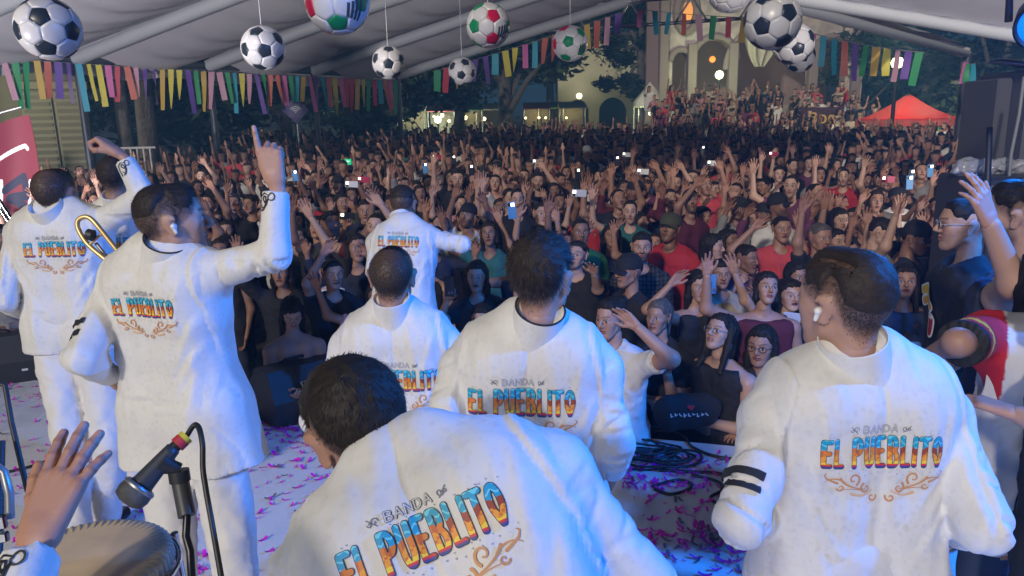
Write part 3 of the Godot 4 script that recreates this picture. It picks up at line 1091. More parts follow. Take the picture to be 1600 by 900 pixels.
func ring(f: Field, a: Vector3, b: Vector3, t0: float, t1: float, out: Vector3, a0: float, a1: float, proud := 0.002, nu := 20, nv := 4) -> Geo:
	var d := (b - a).normalized()
	var x := (out - d * out.dot(d)).normalized()
	var y := d.cross(x)
	return drape(f, func(u: float, w: float) -> Array:
		var q := x * cos(lerpf(a0, a1, u)) + y * sin(lerpf(a0, a1, u))
		return [a.lerp(b, lerpf(t0, t1, w)) + q * 0.16, -q, 0.15], nu, nv, proud)

var folds := FastNoiseLite.new()
var ripple := FastNoiseLite.new()

func collar_frame(k: Dictionary) -> Transform3D:
	var a := tf(k, 0, 0.4, 0)
	var n: Vector3 = (k.head * Vector3(0, -0.1, 0.03) - a).normalized()
	var at: Vector3 = a + n * ((k.neck - a).dot(n) + 0.012)
	var x: Vector3 = (k.r - n * k.r.dot(n)).normalized()
	return Transform3D(Basis(x, n, x.cross(n) * 1.06), at)

func collar_geo(k: Dictionary, r: float, h: float) -> Geo:
	var g := Geo.new()
	g.lathe([Vector2(r * 1.22, -0.03), Vector2(r * 1.1, -0.008), Vector2(r * 1.05, h * 0.5), Vector2(r * 1.015, h - 0.004), Vector2(r * 0.99, h), Vector2(r * 0.955, h - 0.003), Vector2(r * 0.93, 0.0)], 36, collar_frame(k))
	return g

func performer(o: Dictionary) -> Node3D:
	var at: Vector3 = o.get("at", Vector3.ZERO)
	if o.has("neck"):
		at = Vector3(o.neck.x, o.get("floor", 0.65), o.neck.z)
	var t := thing("person", o.label, "person", at, o.get("yaw", 0.0), o.get("group", ""))
	var inv := t.transform.affine_inverse()
	for n in ["l", "r"]:
		if o.has(n) and o[n].has("elbow"):
			o[n].elbow = inv * o[n].elbow
			o[n].wrist = inv * o[n].wrist
	if o.has("neck"):
		o.neck = inv * o.neck
		o.pelvis = o.neck - o.get("up", Vector3(0, 1, -0.04)).normalized() * 0.5 * o.get("h", 1.7) / 1.7
	if o.has("head"):
		o.head_dir = inv * o.head - o.neck
	for n in ["foot_l", "foot_r", "knee_l", "knee_r"]:
		if o.has(n):
			o[n] = inv * o[n]
	o.bare = false
	var k := skeleton(o)
	var cell: float = o.get("cell", 0.009)
	part("body", body_geo(o, k, 0.012, o.get("head_cell", 0.0042), o.get("hand_cell", 0.004)), skin_mat, t, true)
	# jacket
	var pad := 0.012
	var hem: float = o.get("hem", -0.16)
	var b := torso_bones(k, pad, hem, o.get("flare", 0.012))
	b.append([tf(k, -0.03, 0.478, 0.012), tf(k, 0.03, 0.478, 0.012), 0.05 * k.w + pad, 0.05 * k.w + pad])
	var arms := arm_bones(k, "l", 0.009, o.get("cuff", 0.94), true, 0.88) + arm_bones(k, "r", 0.009, o.get("cuff", 0.94), true, 0.88)
	var f := Field.new(b + arms, cell)
	f.add(b, 0.035)
	f.add(arms, 0.018)
	f.cut(tf(k, 0, hem, 0), -k.u)
	var sd: float = o.get("seed", 1.0) * 7.3
	var soft: float = o.get("soft", 1.0)
	var creases: Array = o.get("creases", []).duplicate()
	for sg in [-1.0, 1.0]:
		var j0 := 0.02 * sin(sd + sg)
		creases += [[Vector2(sg * 0.17, 0.3 + j0), Vector2(sg * 0.08, 0.13 - j0), 0.007, 0.016], [Vector2(sg * 0.15, 0.27), Vector2(sg * (0.13 + j0), -0.06), 0.008, 0.018], [Vector2(sg * 0.165, 0.2), Vector2(sg * 0.06, 0.03 + j0), 0.007, 0.014], [Vector2(sg * (0.12 + j0), 0.06), Vector2(sg * 0.1, -0.16), 0.009, 0.02], [Vector2(sg * 0.14, 0.42), Vector2(sg * (0.1 + j0), 0.24), 0.005, 0.014]]
	creases += [[Vector2(-0.1, 0.05 + 0.03 * sin(sd)), Vector2(0.07, 0.02), 0.006, 0.013], [Vector2(0.11, 0.0), Vector2(-0.02, -0.05 * cos(sd)), 0.006, 0.013]]
	f.each(func(p: Vector3, w: float) -> float:
		var q: Vector3 = p - k.pelvis
		var x: float = q.dot(k.r) / k.w
		var y: float = q.dot(k.u) / k.s
		var z: float = q.dot(k.b) / k.s
		var d := 0.0
		if absf(x) < 0.19 or z < -0.14 or y > 0.46:
			d += 0.005 * ripple.get_noise_3d(x * 2.6 + sd, y * 0.7 + absf(x), z * 1.6) - 0.002
			d += 0.0016 * folds.get_noise_3d(p.x * 1.4 + sd, p.y * 1.4, p.z * 1.4)
			if z > -0.06:
				for q2 in creases:
					var s2 := clampf((Vector2(x, y) - q2[0]).dot(q2[1] - q2[0]) / (q2[1] - q2[0]).length_squared(), 0.0, 1.0)
					var near2: Vector2 = q2[0].lerp(q2[1], s2)
					var side := (Vector2(x, y) - near2).dot((q2[1] - q2[0]).orthogonal().normalized())
					var e2: float = (Vector2(x, y) - near2).length_squared()
					var wd: float = q2[3]
					if e2 < wd * wd * 9.0:
						d += 1.1 * q2[2] * exp(-e2 / (wd * wd)) * (clampf(side / wd, -1.0, 1.0) * 0.9 - 0.35) * sin(PI * clampf(s2 * 0.85 + 0.15, 0.0, 1.0))
		else:
			var n: String = "r" if x > 0.0 else "l"
			var sh: Vector3 = k["sh_" + n]
			var el: Vector3 = k["el_" + n]
			var ax: Vector3 = (el - sh).normalized()
			if (p - el).dot(k["wr_" + n] - el) > 0.0:
				ax = (k["wr_" + n] - el).normalized()
			var al := (p - el).dot(ax)
			var v3: Vector3 = (p - el - ax * al) * 0.75 + ax * al * 2.1
			var am := 0.35 + 1.0 * exp(-pow((p.distance_to(el) - 0.02) / 0.13, 2.0))
			var f1 := ripple.get_noise_3d(v3.x + sd, v3.y, v3.z)
			d += am * (0.011 * maxf(0.0, 1.0 - absf(f1) * 5.0) - 0.003) + 0.003 * ripple.get_noise_3d(p.x + sd, p.y, p.z)
		if y > 0.16 and z > -0.09:   # armhole seam
			var e := absf(x) - (0.182 - 0.03 * clampf((y - 0.3) / 0.16, 0.0, 1.0))
			d += 0.003 * exp(-e * e / 0.00006) - 0.006 * exp(-(e - 0.013) * (e - 0.013) / 0.00012)
		if z > 0.0 and absf(x) < 0.02:   # seam down the back
			d += 0.003 * exp(-x * x / 0.00003)
		return w - d * soft * -1.0, 0.05)
	var j := part("jacket", f.net(), suit_mat, t)
	var c := collar_geo(k, 0.064 * k.w, o.get("collar", 0.058))
	part("collar", c, suit_mat, t)
	if o.get("piping", false):
		var fr := collar_frame(k)
		var pts := []
		for m in 37:
			pts.append(fr * (Vector3(cos(TAU * m / 36), 0, sin(TAU * m / 36)) * 0.0635 * k.w + Y * (o.get("collar", 0.058) + 0.001)))
		part("collar_piping", Geo.new().tube(pts, 0.0028, 6), black_cloth, t)
	var lx: Vector2 = o.get("logo", Vector2(0, 0.26))
	var lw: float = o.get("logo_w", 0.31) / k.w
	var lg := drape(f, func(u: float, w: float) -> Array: return [tf(k, lx.x + (u - 0.5) * lw, lx.y + (w - 0.5) * lw * 0.715 * k.w / k.s, 0.35), -k.b, 0.5], 44, 32, 0.0028)
	part("embroidery", lg, logo_mat, j)
	for q in o.get("stripes", []):   # [arm, lower?, t0, t1, out]
		var e: Vector3 = k["el_" + q[0]]
		var p0: Vector3 = k["sh_" + q[0]] if q[1] == 0 else e
		var p1: Vector3 = e if q[1] == 0 else k["wr_" + q[0]]
		part("sleeve_stripe", ring(f, p0, p1, q[2], q[3], q[4], -1.3, 1.3, 0.0055), black_cloth, j)
	for q in o.get("emblem", []):   # [arm, t0, t1, out]
		part("cuff_emblem", ring(f, k["el_" + q[0]], k["wr_" + q[0]], q[1], q[2], q[3], 0.8, -0.8, 0.0022, 24, 12), cuff_mat, j)
	# trousers and shoes
	if not o.get("legless", false):
		var lb := leg_bones(k, 0.014)
		var lf := Field.new(lb, 0.014)
		lf.add(lb, 0.03)
		lf.each(func(p: Vector3, w: float) -> float:
			return w + 0.012 * ripple.get_noise_3d(p.x * 1.4 + sd, p.y * 1.1, p.z * 1.4) + 0.008 * absf(folds.get_noise_3d(p.x + sd, p.y * 1.5 + p.x, p.z)), 0.05)
		part("trousers", lf.net(), trouser_mat, t)
		for n in ["l", "r"]:
			var a: Vector3 = k["an_" + n]
			var sb := [[a + Vector3(0, -0.03, 0.03), a + Vector3(0, -0.045, -0.15), 0.045, 0.038, Y, 1.15], [a + Vector3(0, 0.03, 0.01), a + Vector3(0, -0.03, 0.0), 0.045, 0.046]]
			var sf := Field.new(sb, 0.008)
			sf.add(sb, 0.02)
			sf.cut(a + Vector3(0, -0.078, 0), -Y)
			part("shoe", sf.net(), shoe_mat, t)
	# hair
	var hk: String = o.get("hair", "crop")
	var hg := hair_geo(hk, 0.005)
	var h2 := Geo.new()
	var base: Color = o.get("hair_color", Color(0.032, 0.025, 0.021))
	var shaved := hk == "buzz"
	if not shaved:
		h2.add(hg)
		h2.paint(base)
		h2.add(blades(hg, o.get("blades", 5000), int(sd * 10.0), o.get("blade", 0.016), base * 1.3, o.get("comb", 0.6), o.get("lift", 0.3)))
	if o.get("fade", 0.0) > 0.5:   # stubble below the longer hair
		var hd := head_geo("man", o.get("head_cell", 0.0042))
		var rs := RandomNumberGenerator.new()
		rs.seed = int(sd * 31.0)
		for q in hd.v.size():
			var p := hd.v[q]
			for m in (5 if shaved else 2):
				if rs.randf() < stubble(p) * 0.8:
					var n := hd.n[q]
					var d := (Vector3(rs.randf() - 0.5, -1.2, 0.35) - n * 0.2)
					d = (d - n * d.dot(n)).normalized() * 0.6 + n * 0.5
					var p2 := p + Vector3(rs.randf() - 0.5, rs.randf() - 0.5, rs.randf() - 0.5) * 0.005
					var sd2 := d.cross(n).normalized() * (0.0011 if shaved else 0.0006)
					var l := rs.randf_range(0.004, 0.0065)
					h2.i.append_array(PackedInt32Array([h2.vert(p2 - sd2, n, base), h2.vert(p2 + sd2, n, base), h2.vert(p2 + d * l, n, base * 1.4)]))
	var hn := part("hair", h2, hair_mat, t, true)
	hn.transform = k.head
	if o.get("bud", "") != "":
		var sg := 1.0 if o.bud == "r" else -1.0
		var eb := Geo.new()
		var bb := [[Vector3(sg * 0.083, -0.005, 0.0), Vector3(sg * 0.089, -0.004, 0.003), 0.0095, 0.0085], [Vector3(sg * 0.087, -0.008, 0.002), Vector3(sg * 0.088, -0.024, -0.002), 0.0065, 0.005]]
		var ef := Field.new(bb, 0.002)
		ef.add(bb, 0.003)
		var en := part("earbud", ef.net(), white_plastic, t)
		en.transform = k.head
	return t

func the_band() -> void:
	var sk := [Color(0.45, 0.26, 0.19), Color(0.40, 0.22, 0.155), Color(0.48, 0.29, 0.22), Color(0.34, 0.19, 0.135)]
	var gr := "band members in white suits"
	performer({"label": "person in white suit with side-parted hair, white earbud and two-striped sleeve, right", "group": gr, "neck": Vector3(0.789, 2.128, -1.625), "head": Vector3(0.742, 2.239, -1.609), "up": Vector3(0.02, 1, -0.08), "h": 1.72, "build": 1.1, "yaw": 0.05, "skin": sk[0], "drop": 0.16, "hair": "part", "fade": 1.0, "look": 0.42, "hair_color": Color(0.032, 0.025, 0.022), "bud": "l", "seed": 1.0, "hem": -0.2, "logo": Vector2(0.0, 0.285), "logo_w": 0.285,
		"l": {"elbow": Vector3(0.475, 1.812, -1.432), "wrist": Vector3(0.632, 1.691, -1.681)}, "r": {"elbow": Vector3(1.004, 1.781, -1.445), "wrist": Vector3(1.084, 1.627, -1.667)}, "stripes": [["l", 0, 0.62, 0.69, Vector3(-1, 0, 0.5)], ["l", 0, 0.74, 0.81, Vector3(-1, 0, 0.5)]], "comb": 0.9, "blade": 0.014, "lift": 0.12})
	performer({"label": "person in white suit with dark piped collar and full tousled dark hair", "group": gr, "neck": Vector3(0.048, 2.121, -2.003), "head": Vector3(0.080, 2.228, -1.976), "h": 1.7, "build": 1.06, "yaw": -0.1, "skin": sk[0], "drop": 0.155, "hair": "thick", "fade": 1.0, "look": -0.3, "piping": true, "seed": 2.0, "logo": Vector2(-0.01, 0.27),
		"l": {"elbow": Vector3(-0.229, 1.799, -1.859), "wrist": Vector3(-0.206, 1.578, -2.066)}, "r": {"elbow": Vector3(0.276, 1.776, -1.905), "wrist": Vector3(0.300, 1.583, -2.118)}, "blade": 0.026, "lift": 0.6})
	performer({"label": "person in white suit with grey cropped fade, half hidden behind the bowed back", "group": gr, "neck": Vector3(-0.416, 2.021, -2.564), "head": Vector3(-0.417, 2.126, -2.547), "h": 1.66, "drop": 0.15, "yaw": 0.0, "skin": sk[1], "hair": "buzz", "fade": 1.0, "seed": 3.0, "blade": 0.007, "lift": 0.5, "hair_color": Color(0.05, 0.04, 0.034), "logo": Vector2(0.03, 0.23),
		"l": {"elbow": Vector3(-0.697, 1.650, -2.441), "wrist": Vector3(-0.698, 1.469, -2.656)}, "r": {"elbow": Vector3(-0.150, 1.653, -2.492), "wrist": Vector3(-0.212, 1.414, -2.695)}})
	performer({"label": "person in white suit at the stage edge facing the crowd, elbow out", "group": gr, "neck": Vector3(-0.640, 2.071, -4.533), "head": Vector3(-0.664, 2.156, -4.623), "up": Vector3(0.03, 1, -0.2), "h": 1.7, "yaw": -0.15, "skin": sk[1], "hair": "fade", "fade": 1.0, "nod": -0.3, "seed": 4.0, "logo_w": 0.27, "logo": Vector2(0.0, 0.35),
		"l": {"elbow": Vector3(-0.829, 1.780, -4.417), "wrist": Vector3(-0.807, 1.681, -4.599)}, "r": {"elbow": Vector3(-0.296, 1.931, -4.450), "wrist": Vector3(-0.442, 1.949, -4.711)}, "head_cell": 0.006, "cell": 0.013, "hand_cell": 0.006, "drop": 0.14, "foot_l": Vector3(-0.801, 0.730, -4.239), "foot_r": Vector3(-0.450, 0.730, -4.238), "hem": -0.12})
	performer({"label": "person in white suit pointing one finger up, face turned right", "group": gr, "neck": Vector3(-1.178, 2.267, -2.476), "head": Vector3(-1.120, 2.349, -2.453), "up": Vector3(-0.02, 1, 0.03), "h": 1.76, "build": 1.08, "yaw": -0.32, "skin": sk[2], "hair": "fade", "fade": 1.0, "look": -0.75, "nod": 0.05, "bud": "r", "seed": 5.0, "logo": Vector2(0.02, 0.31), "logo_w": 0.26, "beard": 0.12, "piping": true, "hem": -0.24, "flare": 0.035, "comb": 1.0,
		"r": {"elbow": Vector3(-0.771, 2.243, -2.389), "wrist": Vector3(-0.752, 2.468, -2.419), "hand": "point", "palm": Vector3(-0.35, 0, -1), "along": Vector3(-0.12, 1, 0.05), "size": 1.05}, "l": {"elbow": Vector3(-1.402, 1.928, -2.318), "wrist": Vector3(-1.413, 1.800, -2.495), "hand": "fist"},
		"stripes": [["l", 0, 0.62, 0.69, Vector3(-1, 0, 0.6)], ["l", 0, 0.76, 0.83, Vector3(-1, 0, 0.6)]], "emblem": [["r", 0.56, 0.92, Vector3(-0.1, 0, 1)]], "foot_l": Vector3(-1.195, 0.730, -2.188), "foot_r": Vector3(-0.956, 0.730, -2.235)})
	performer({"label": "person in white suit raising a loose fist high, back turned at far left", "group": gr, "neck": Vector3(-2.120, 2.311, -3.511), "head": Vector3(-2.125, 2.363, -3.502), "h": 1.78, "build": 1.06, "yaw": 0.0, "skin": sk[0], "hair": "buzz", "fade": 1.0, "seed": 6.0, "logo_w": 0.29, "logo": Vector2(0.03, 0.295), "hair_color": Color(0.042, 0.034, 0.03), "blade": 0.006, "cell": 0.011, "head_cell": 0.005,
		"r": {"elbow": Vector3(-1.667, 2.353, -3.418), "wrist": Vector3(-1.748, 2.536, -3.417), "hand": "fist", "palm": Vector3(-0.8, -0.5, 0.0), "along": Vector3(-0.75, 0.6, -0.1), "size": 1.1}, "l": {"elbow": Vector3(-2.357, 1.888, -3.365), "wrist": Vector3(-2.451, 1.756, -3.643)}, "emblem": [["r", 0.5, 0.9, Vector3(0.1, 0.1, 1)]], "foot_l": Vector3(-2.070, 0.730, -3.159), "foot_r": Vector3(-2.069, 0.730, -3.423), "knee_r": Vector3(-1.957, 1.180, -3.360)})
	performer({"label": "person in white suit mostly hidden behind the raised fist", "group": gr, "neck": Vector3(-2.119, 2.279, -4.067), "head": Vector3(-2.108, 2.391, -4.041), "h": 1.74, "yaw": 0.0, "skin": sk[3], "hair": "crop", "fade": 1.0, "seed": 7.0, "cell": 0.014, "head_cell": 0.006, "logo_w": 0.27, "foot_l": Vector3(-2.256, 0.730, -3.810), "foot_r": Vector3(-2.115, 0.730, -3.810),
		"l": {"elbow": Vector3(-2.333, 1.993, -3.952), "wrist": Vector3(-2.435, 1.870, -4.232)}, "r": {"elbow": Vector3(-1.961, 1.968, -4.049), "wrist": Vector3(-2.146, 1.854, -4.280)}})
	performer({"label": "person in white suit bowing forward in front, large lettering across his back", "group": gr, "neck": Vector3(-0.182, 2.120, -1.132), "head": Vector3(-0.264, 2.146, -1.189), "up": (Vector3(-0.182, 2.120, -1.132) - Vector3(-0.013, 1.797, -0.895)), "right": (Vector3(0.076, 2.154, -1.098) - Vector3(-0.205, 2.051, -1.045)), "h": 1.74, "build": 1.1, "skin": sk[1], "hair": "crop", "fade": 1.0, "look": 0.5, "nod": -0.35, "tilt": 0.25, "seed": 8.0, "cell": 0.007, "head_cell": 0.0036, "logo": Vector2(0.005, 0.335), "logo_w": 0.265, "soft": 0.9, "hem": -0.2,
		"l": {"elbow": Vector3(-0.361, 1.901, -0.960), "wrist": Vector3(-0.386, 1.650, -1.160)}, "r": {"elbow": Vector3(0.263, 1.831, -1.067), "wrist": Vector3(0.239, 1.538, -1.206)}, "foot_l": Vector3(-0.3, 0.73, -1.2), "foot_r": Vector3(0.15, 0.73, -1.15), "blade": 0.016, "lift": 0.1, "blades": 9000, "hair_color": Color(0.022, 0.017, 0.015)})
	performer({"label": "person in white suit playing the conga, open hand lifted over the drum", "group": gr, "neck": Vector3(-0.6, 2.13, -0.2), "head": Vector3(-0.6, 2.3, -0.24), "h": 1.72, "yaw": 0.0, "skin": sk[0], "hair": "crop", "fade": 1.0, "seed": 9.0, "cell": 0.011, "hand_cell": 0.0028,
		"r": {"elbow": Vector3(-0.689, 1.923, -0.811), "wrist": Vector3(-0.726, 2.039, -1.011), "hand": "open", "palm": Vector3(0.1, -0.8, -0.6), "along": Vector3(0.13, 0.7, -0.68), "size": 1.08}, "l": {"elbow": Vector3(-0.88, 1.8, -0.2), "wrist": Vector3(-0.95, 1.65, -0.4)}, "emblem": [["r", 0.6, 0.93, Vector3(0.0, 0, 1)]], "cuff": 0.97})

# ---------------------------------------------------------------- the crowd
var cloth := {}
var cloth_rgb := {"black": Color(0.012, 0.012, 0.016), "navy": Color(0.014, 0.02, 0.05), "charcoal": Color(0.04, 0.04, 0.045), "grey": Color(0.24, 0.235, 0.235), "white": Color(0.66, 0.64, 0.62), "maroon": Color(0.1, 0.012, 0.025), "red": Color(0.42, 0.02, 0.03), "pink": Color(0.5, 0.24, 0.25), "olive": Color(0.06, 0.065, 0.04), "green": Color(0.01, 0.12, 0.05), "purple": Color(0.12, 0.03, 0.08), "denim": Color(0.03, 0.05, 0.1), "beige": Color(0.4, 0.34, 0.27), "coral": Color(0.55, 0.06, 0.08), "teal": Color(0.02, 0.12, 0.13), "blue": Color(0.015, 0.06, 0.2)}
const UP_R := {"u": Vector3(0.4, 0.8, -0.4), "f": Vector3(0.02, 1, -0.18), "hand": "open", "palm": Vector3(0, 0, -1)}
const BENT := {"u": Vector3(0.55, 0.25, -0.65), "f": Vector3(-0.05, 1, -0.2), "hand": "wave", "palm": Vector3(0, 0, -1)}
const SIDE := {"u": Vector3(0.85, 0.55, -0.25), "f": Vector3(0.25, 1, -0.1), "hand": "open", "palm": Vector3(0, 0, -1)}
const LEAN := {"u": Vector3(0.15, 0.9, -0.35), "f": Vector3(-0.45, 0.85, -0.2), "hand": "wave", "palm": Vector3(0, 0, -1)}
const REACH := {"u": Vector3(0.3, 0.35, -0.9), "f": Vector3(0.1, 0.75, -0.65), "hand": "open", "palm": Vector3(0, -0.2, -1)}
const PHONE := {"u": Vector3(0.3, -0.1, -0.8), "f": Vector3(-0.35, 0.9, -0.35), "hand": "hold", "palm": Vector3(-0.3, 0, -1)}
const CLAP := {"u": Vector3(0.25, -0.6, -0.55), "f": Vector3(-0.45, 0.75, -0.5), "hand": "relax", "palm": Vector3(-1, 0, -0.2)}
const DOWN := {"u": Vector3(0.16, -1, 0.03), "f": Vector3(0.0, -1, -0.35), "hand": "relax"}
const CROSS := {"u": Vector3(0.2, -0.9, -0.25), "f": Vector3(-0.95, 0.05, -0.45), "hand": "relax", "palm": Vector3(0, -1, 0)}

func ground_y(z: float) -> float:
	return 0.03 * maxf(0.0, -z - 5.5)

func skin_tone(k: int) -> Color:
	return [Color(0.42, 0.235, 0.165), Color(0.33, 0.175, 0.115), Color(0.47, 0.28, 0.205), Color(0.25, 0.13, 0.088), Color(0.37, 0.2, 0.138), Color(0.5, 0.31, 0.235)][k % 6]

func shirt_geo(o: Dictionary, k: Dictionary, cell: float) -> Geo:
	var pad := 0.008
	var kind: String = o.get("shirt", "tee")
	var b := torso_bones(k, pad, o.get("hem", -0.12), 0.004)
	var to: float = {"tee": 0.3, "polo": 0.3, "long": 0.92, "tank": 0.0, "tube": 0.0}[kind]
	var arms := []
	if to > 0.0:
		arms = arm_bones(k, "l", pad + 0.006, to) + arm_bones(k, "r", pad + 0.006, to)
	var f := Field.new(b + arms, cell)
	f.add(b, 0.045)
	if arms:
		f.add(arms, 0.03)
	var sd: float = o.get("seed", 1.0) * 3.1
	f.each(func(p: Vector3, w: float) -> float:
		return w - 0.009 * ripple.get_noise_3d(p.x * 1.7 + sd, p.y * 0.9, p.z * 1.7) - 0.006 * maxf(0.0, 1.0 - 4.0 * absf(ripple.get_noise_3d(p.x + sd, p.y * 1.3 - p.x, p.z + 3.0))) + 0.002, 0.05)
	if kind == "tank":
		f.cut(tf(k, 0, 0.455, 0), k.u)
		for sg in [-1.0, 1.0]:
			f.add([[tf(k, sg * 0.21, 0.3, 0), tf(k, sg * 0.2, 0.5, 0), 0.075, 0.075]], 0.01, -1.0)
	elif kind == "tube":
		f.cut(tf(k, 0, 0.32, 0), k.u)
	var n: Vector3 = k.neck
	f.add([[n + k.u * 0.08, n - k.u * o.get("scoop", 0.01) - k.b * 0.03, 0.072, 0.066]], 0.006, -1.0)
	return f.net()

func fan(o: Dictionary, lod := 1.0) -> Node3D:
	var t := thing("person", o.label, "person", o.get("at", Vector3.ZERO), o.get("yaw", PI), o.get("group", "people in the crowd"))
	if o.has("tip"):
		o.up = o.tip
	var k := skeleton(o)
	part("body", body_geo(o, k, 0.014 * lod, o.get("head_cell", 0.0062), 0.0062), skin_mat, t, true)
	part("shirt", shirt_geo(o, k, 0.017 * lod), cloth[o.get("color", "black")], t)
	var lb := leg_bones(k, 0.012)
	var lf := Field.new(lb, 0.03)
	lf.add(lb, 0.03)
	part("trousers", lf.net(), cloth[o.get("legs", "denim")], t)
	var hk: String = o.get("hair", "crop")
	if hk != "bald":
		var hg := hair_geo(hk, 0.0075)
		var h2 := Geo.new()
		h2.add(hg)
		h2.paint(o.get("hair_color", Color(0.016, 0.012, 0.01)))
		part("hair", h2, hair_mat, t, true).transform = k.head
	if o.has("cap"):
		var c := Geo.new()
		c.lathe([Vector2(0.098, 0.02), Vector2(0.099, 0.045), Vector2(0.088, 0.085), Vector2(0.055, 0.118), Vector2(0.0, 0.13)], 20, Transform3D(Basis().scaled(Vector3(0.92, 1, 1.08)), Vector3(0, 0.012, 0.0)))
		var back := -1.0 if o.cap == "back" else 1.0
		c.sheet(func(u: float, w: float) -> Vector3: return Vector3((u - 0.5) * 0.16, 0.036 - w * 0.02 - absf(u - 0.5) * absf(u - 0.5) * 0.08, back * (-0.075 - w * 0.085 * sqrt(maxf(0.0, 1.0 - pow((u - 0.5) * 1.9, 2.0))))), 10, 4, Color.WHITE, 0.005)
		part("cap", c, cloth[o.get("cap_color", "black")], t).transform = k.head
	if o.has("glasses"):
		var g := Geo.new()
		for sg in [-1.0, 1.0]:
			var pts := []
			for m in 15:
				pts.append(Vector3(sg * 0.034 + cos(TAU * m / 14) * 0.021, 0.004 + sin(TAU * m / 14) * 0.016, -0.108))
			g.tube(pts, 0.0018, 5)
			g.tube([Vector3(sg * 0.054, 0.008, -0.106), Vector3(sg * 0.079, 0.012, -0.06), Vector3(sg * 0.083, 0.014, 0.005)], 0.0017, 5)
		g.tube([Vector3(-0.014, 0.008, -0.111), Vector3(0, 0.011, -0.114), Vector3(0.014, 0.008, -0.111)], 0.0016, 5)
		part("glasses", g, cloth[o.glasses] if cloth.has(o.glasses) else steel, t).transform = k.head
		if o.has("shades"):
			var s := Geo.new()
			for sg in [-1.0, 1.0]:
				s.lathe([Vector2(0.0, 0.0025), Vector2(0.019, 0.0), Vector2(0.0, -0.001)], 14, Transform3D(Basis(X, -PI / 2).scaled(Vector3(1, 0.8, 1)), Vector3(sg * 0.034, 0.004, -0.109)))
			part("lens", s, shoe_mat, t).transform = k.head
	t.set_meta("k", k)
	return t

func phone(label: String, x: Transform3D, screen: StandardMaterial3D, case_: Material) -> void:
	var t := thing("phone", label, "phone", Vector3.ZERO, 0.0, "phones held up in the crowd")
	t.transform = x
	part("case", Geo.new().box(Transform3D(), Vector3(0.074, 0.152, 0.009), 0.003), case_, t)
	part("screen", Geo.new().box(Transform3D(Basis(), Vector3(0, 0, -0.0048)), Vector3(0.068, 0.144, 0.001), 0.0003), screen, t)
	if screen.emission_enabled and screen.emission_energy_multiplier > 1.0:
		piece("flash_lamp", Geo.new().box(Transform3D(), Vector3(0.03, 0.03, 0.003), 0.001).mesh(), glow(Color(1, 0.97, 0.9), 4.0), t, Transform3D(Basis(), Vector3(0.012, 0.05, 0.0065)))
	part("camera_bump", Geo.new().box(Transform3D(Basis(), Vector3(-0.018, 0.052, 0.0055)), Vector3(0.026, 0.03, 0.003), 0.001), black_plastic, t)

# a figure for the far crowd: a few hundred triangles, coloured by vertex
func far_geo(o: Dictionary, shirt: Color) -> Geo:
	var k := skeleton(o)
	var g := Geo.new()
	var sk: Color = o.skin
	var b := [[tf(k, 0, 0.42, 0), k.head * Vector3(0, -0.06, 0.0), 0.055, 0.055], [k.head * Vector3(0, -0.05, -0.025), k.head * Vector3(0, 0.035, 0.0), 0.062, 0.086]]
	for n in ["l", "r"]:
		var a: Dictionary = o.get(n, {})
		b += arm_bones(k, n, 0.0, 1.0, false)
		var along: Vector3 = (k["wr_" + n] - k["el_" + n]).normalized()
		b.append([k["wr_" + n], k["wr_" + n] + along * 0.08, 0.032, 0.042, Z, 1.6])
		b.append([k["wr_" + n] + along * 0.08, k["wr_" + n] + along * 0.16, 0.042, 0.03, Z, 1.8])
	var f := Field.new(b, 0.04)
	f.add(b, 0.02)
	var body := f.net(sk)
	for q in body.v.size():
		var p: Vector3 = k.head.affine_inverse() * body.v[q]
		if absf(p.x) < 0.11 and p.y > -0.13 and p.y < 0.2 and absf(p.z) < 0.16:
			body.c[q] = o.hair_color if p.y > 0.055 or p.z > 0.03 or (o.long and absf(p.x) > 0.066) else sk * (0.55 if p.y > 0.0 and p.y < 0.025 and p.z < -0.05 else 1.0)
	g.add(body)
	var tb := torso_bones(k, 0.012, -0.1, 0.0) + arm_bones(k, "l", 0.016, 0.92 if o.sleeve else 0.3) + arm_bones(k, "r", 0.016, 0.92 if o.sleeve else 0.3)
	var tfl := Field.new(tb, 0.07)
	tfl.add(tb, 0.04)
	g.add(tfl.net(shirt))
	if o.long:
		g.tube([k.head * Vector3(0, 0.05, 0.05), k.head * Vector3(0, -0.1, 0.08), k.head * Vector3(0, -0.28, 0.09)], [0.075, 0.08, 0.05], 6, o.hair_color)
	return g

func sees(p: Vector3) -> Vector3:   # where a point falls for the eye at the back of the stage: x and y from -1 to 1, and depth
	var cam := get_node("camera") as Camera3D
	var q := cam.transform.affine_inverse() * p
	return Vector3(q.x / -q.z / 0.6873, q.y / -q.z / 0.3866, -q.z)

func hidden_by_band(p: Vector3) -> bool:
	var eye := (get_node("camera") as Camera3D).position
	for s in band_mass:
		var c: Vector3 = s[0]
		var d := (p - eye).normalized()
		var t := (c - eye).dot(d)
		if t > 0.0 and t < p.distance_to(eye) and (eye + d * t).distance_to(c) < s[1]:
			return true
	return false

var band_mass := []

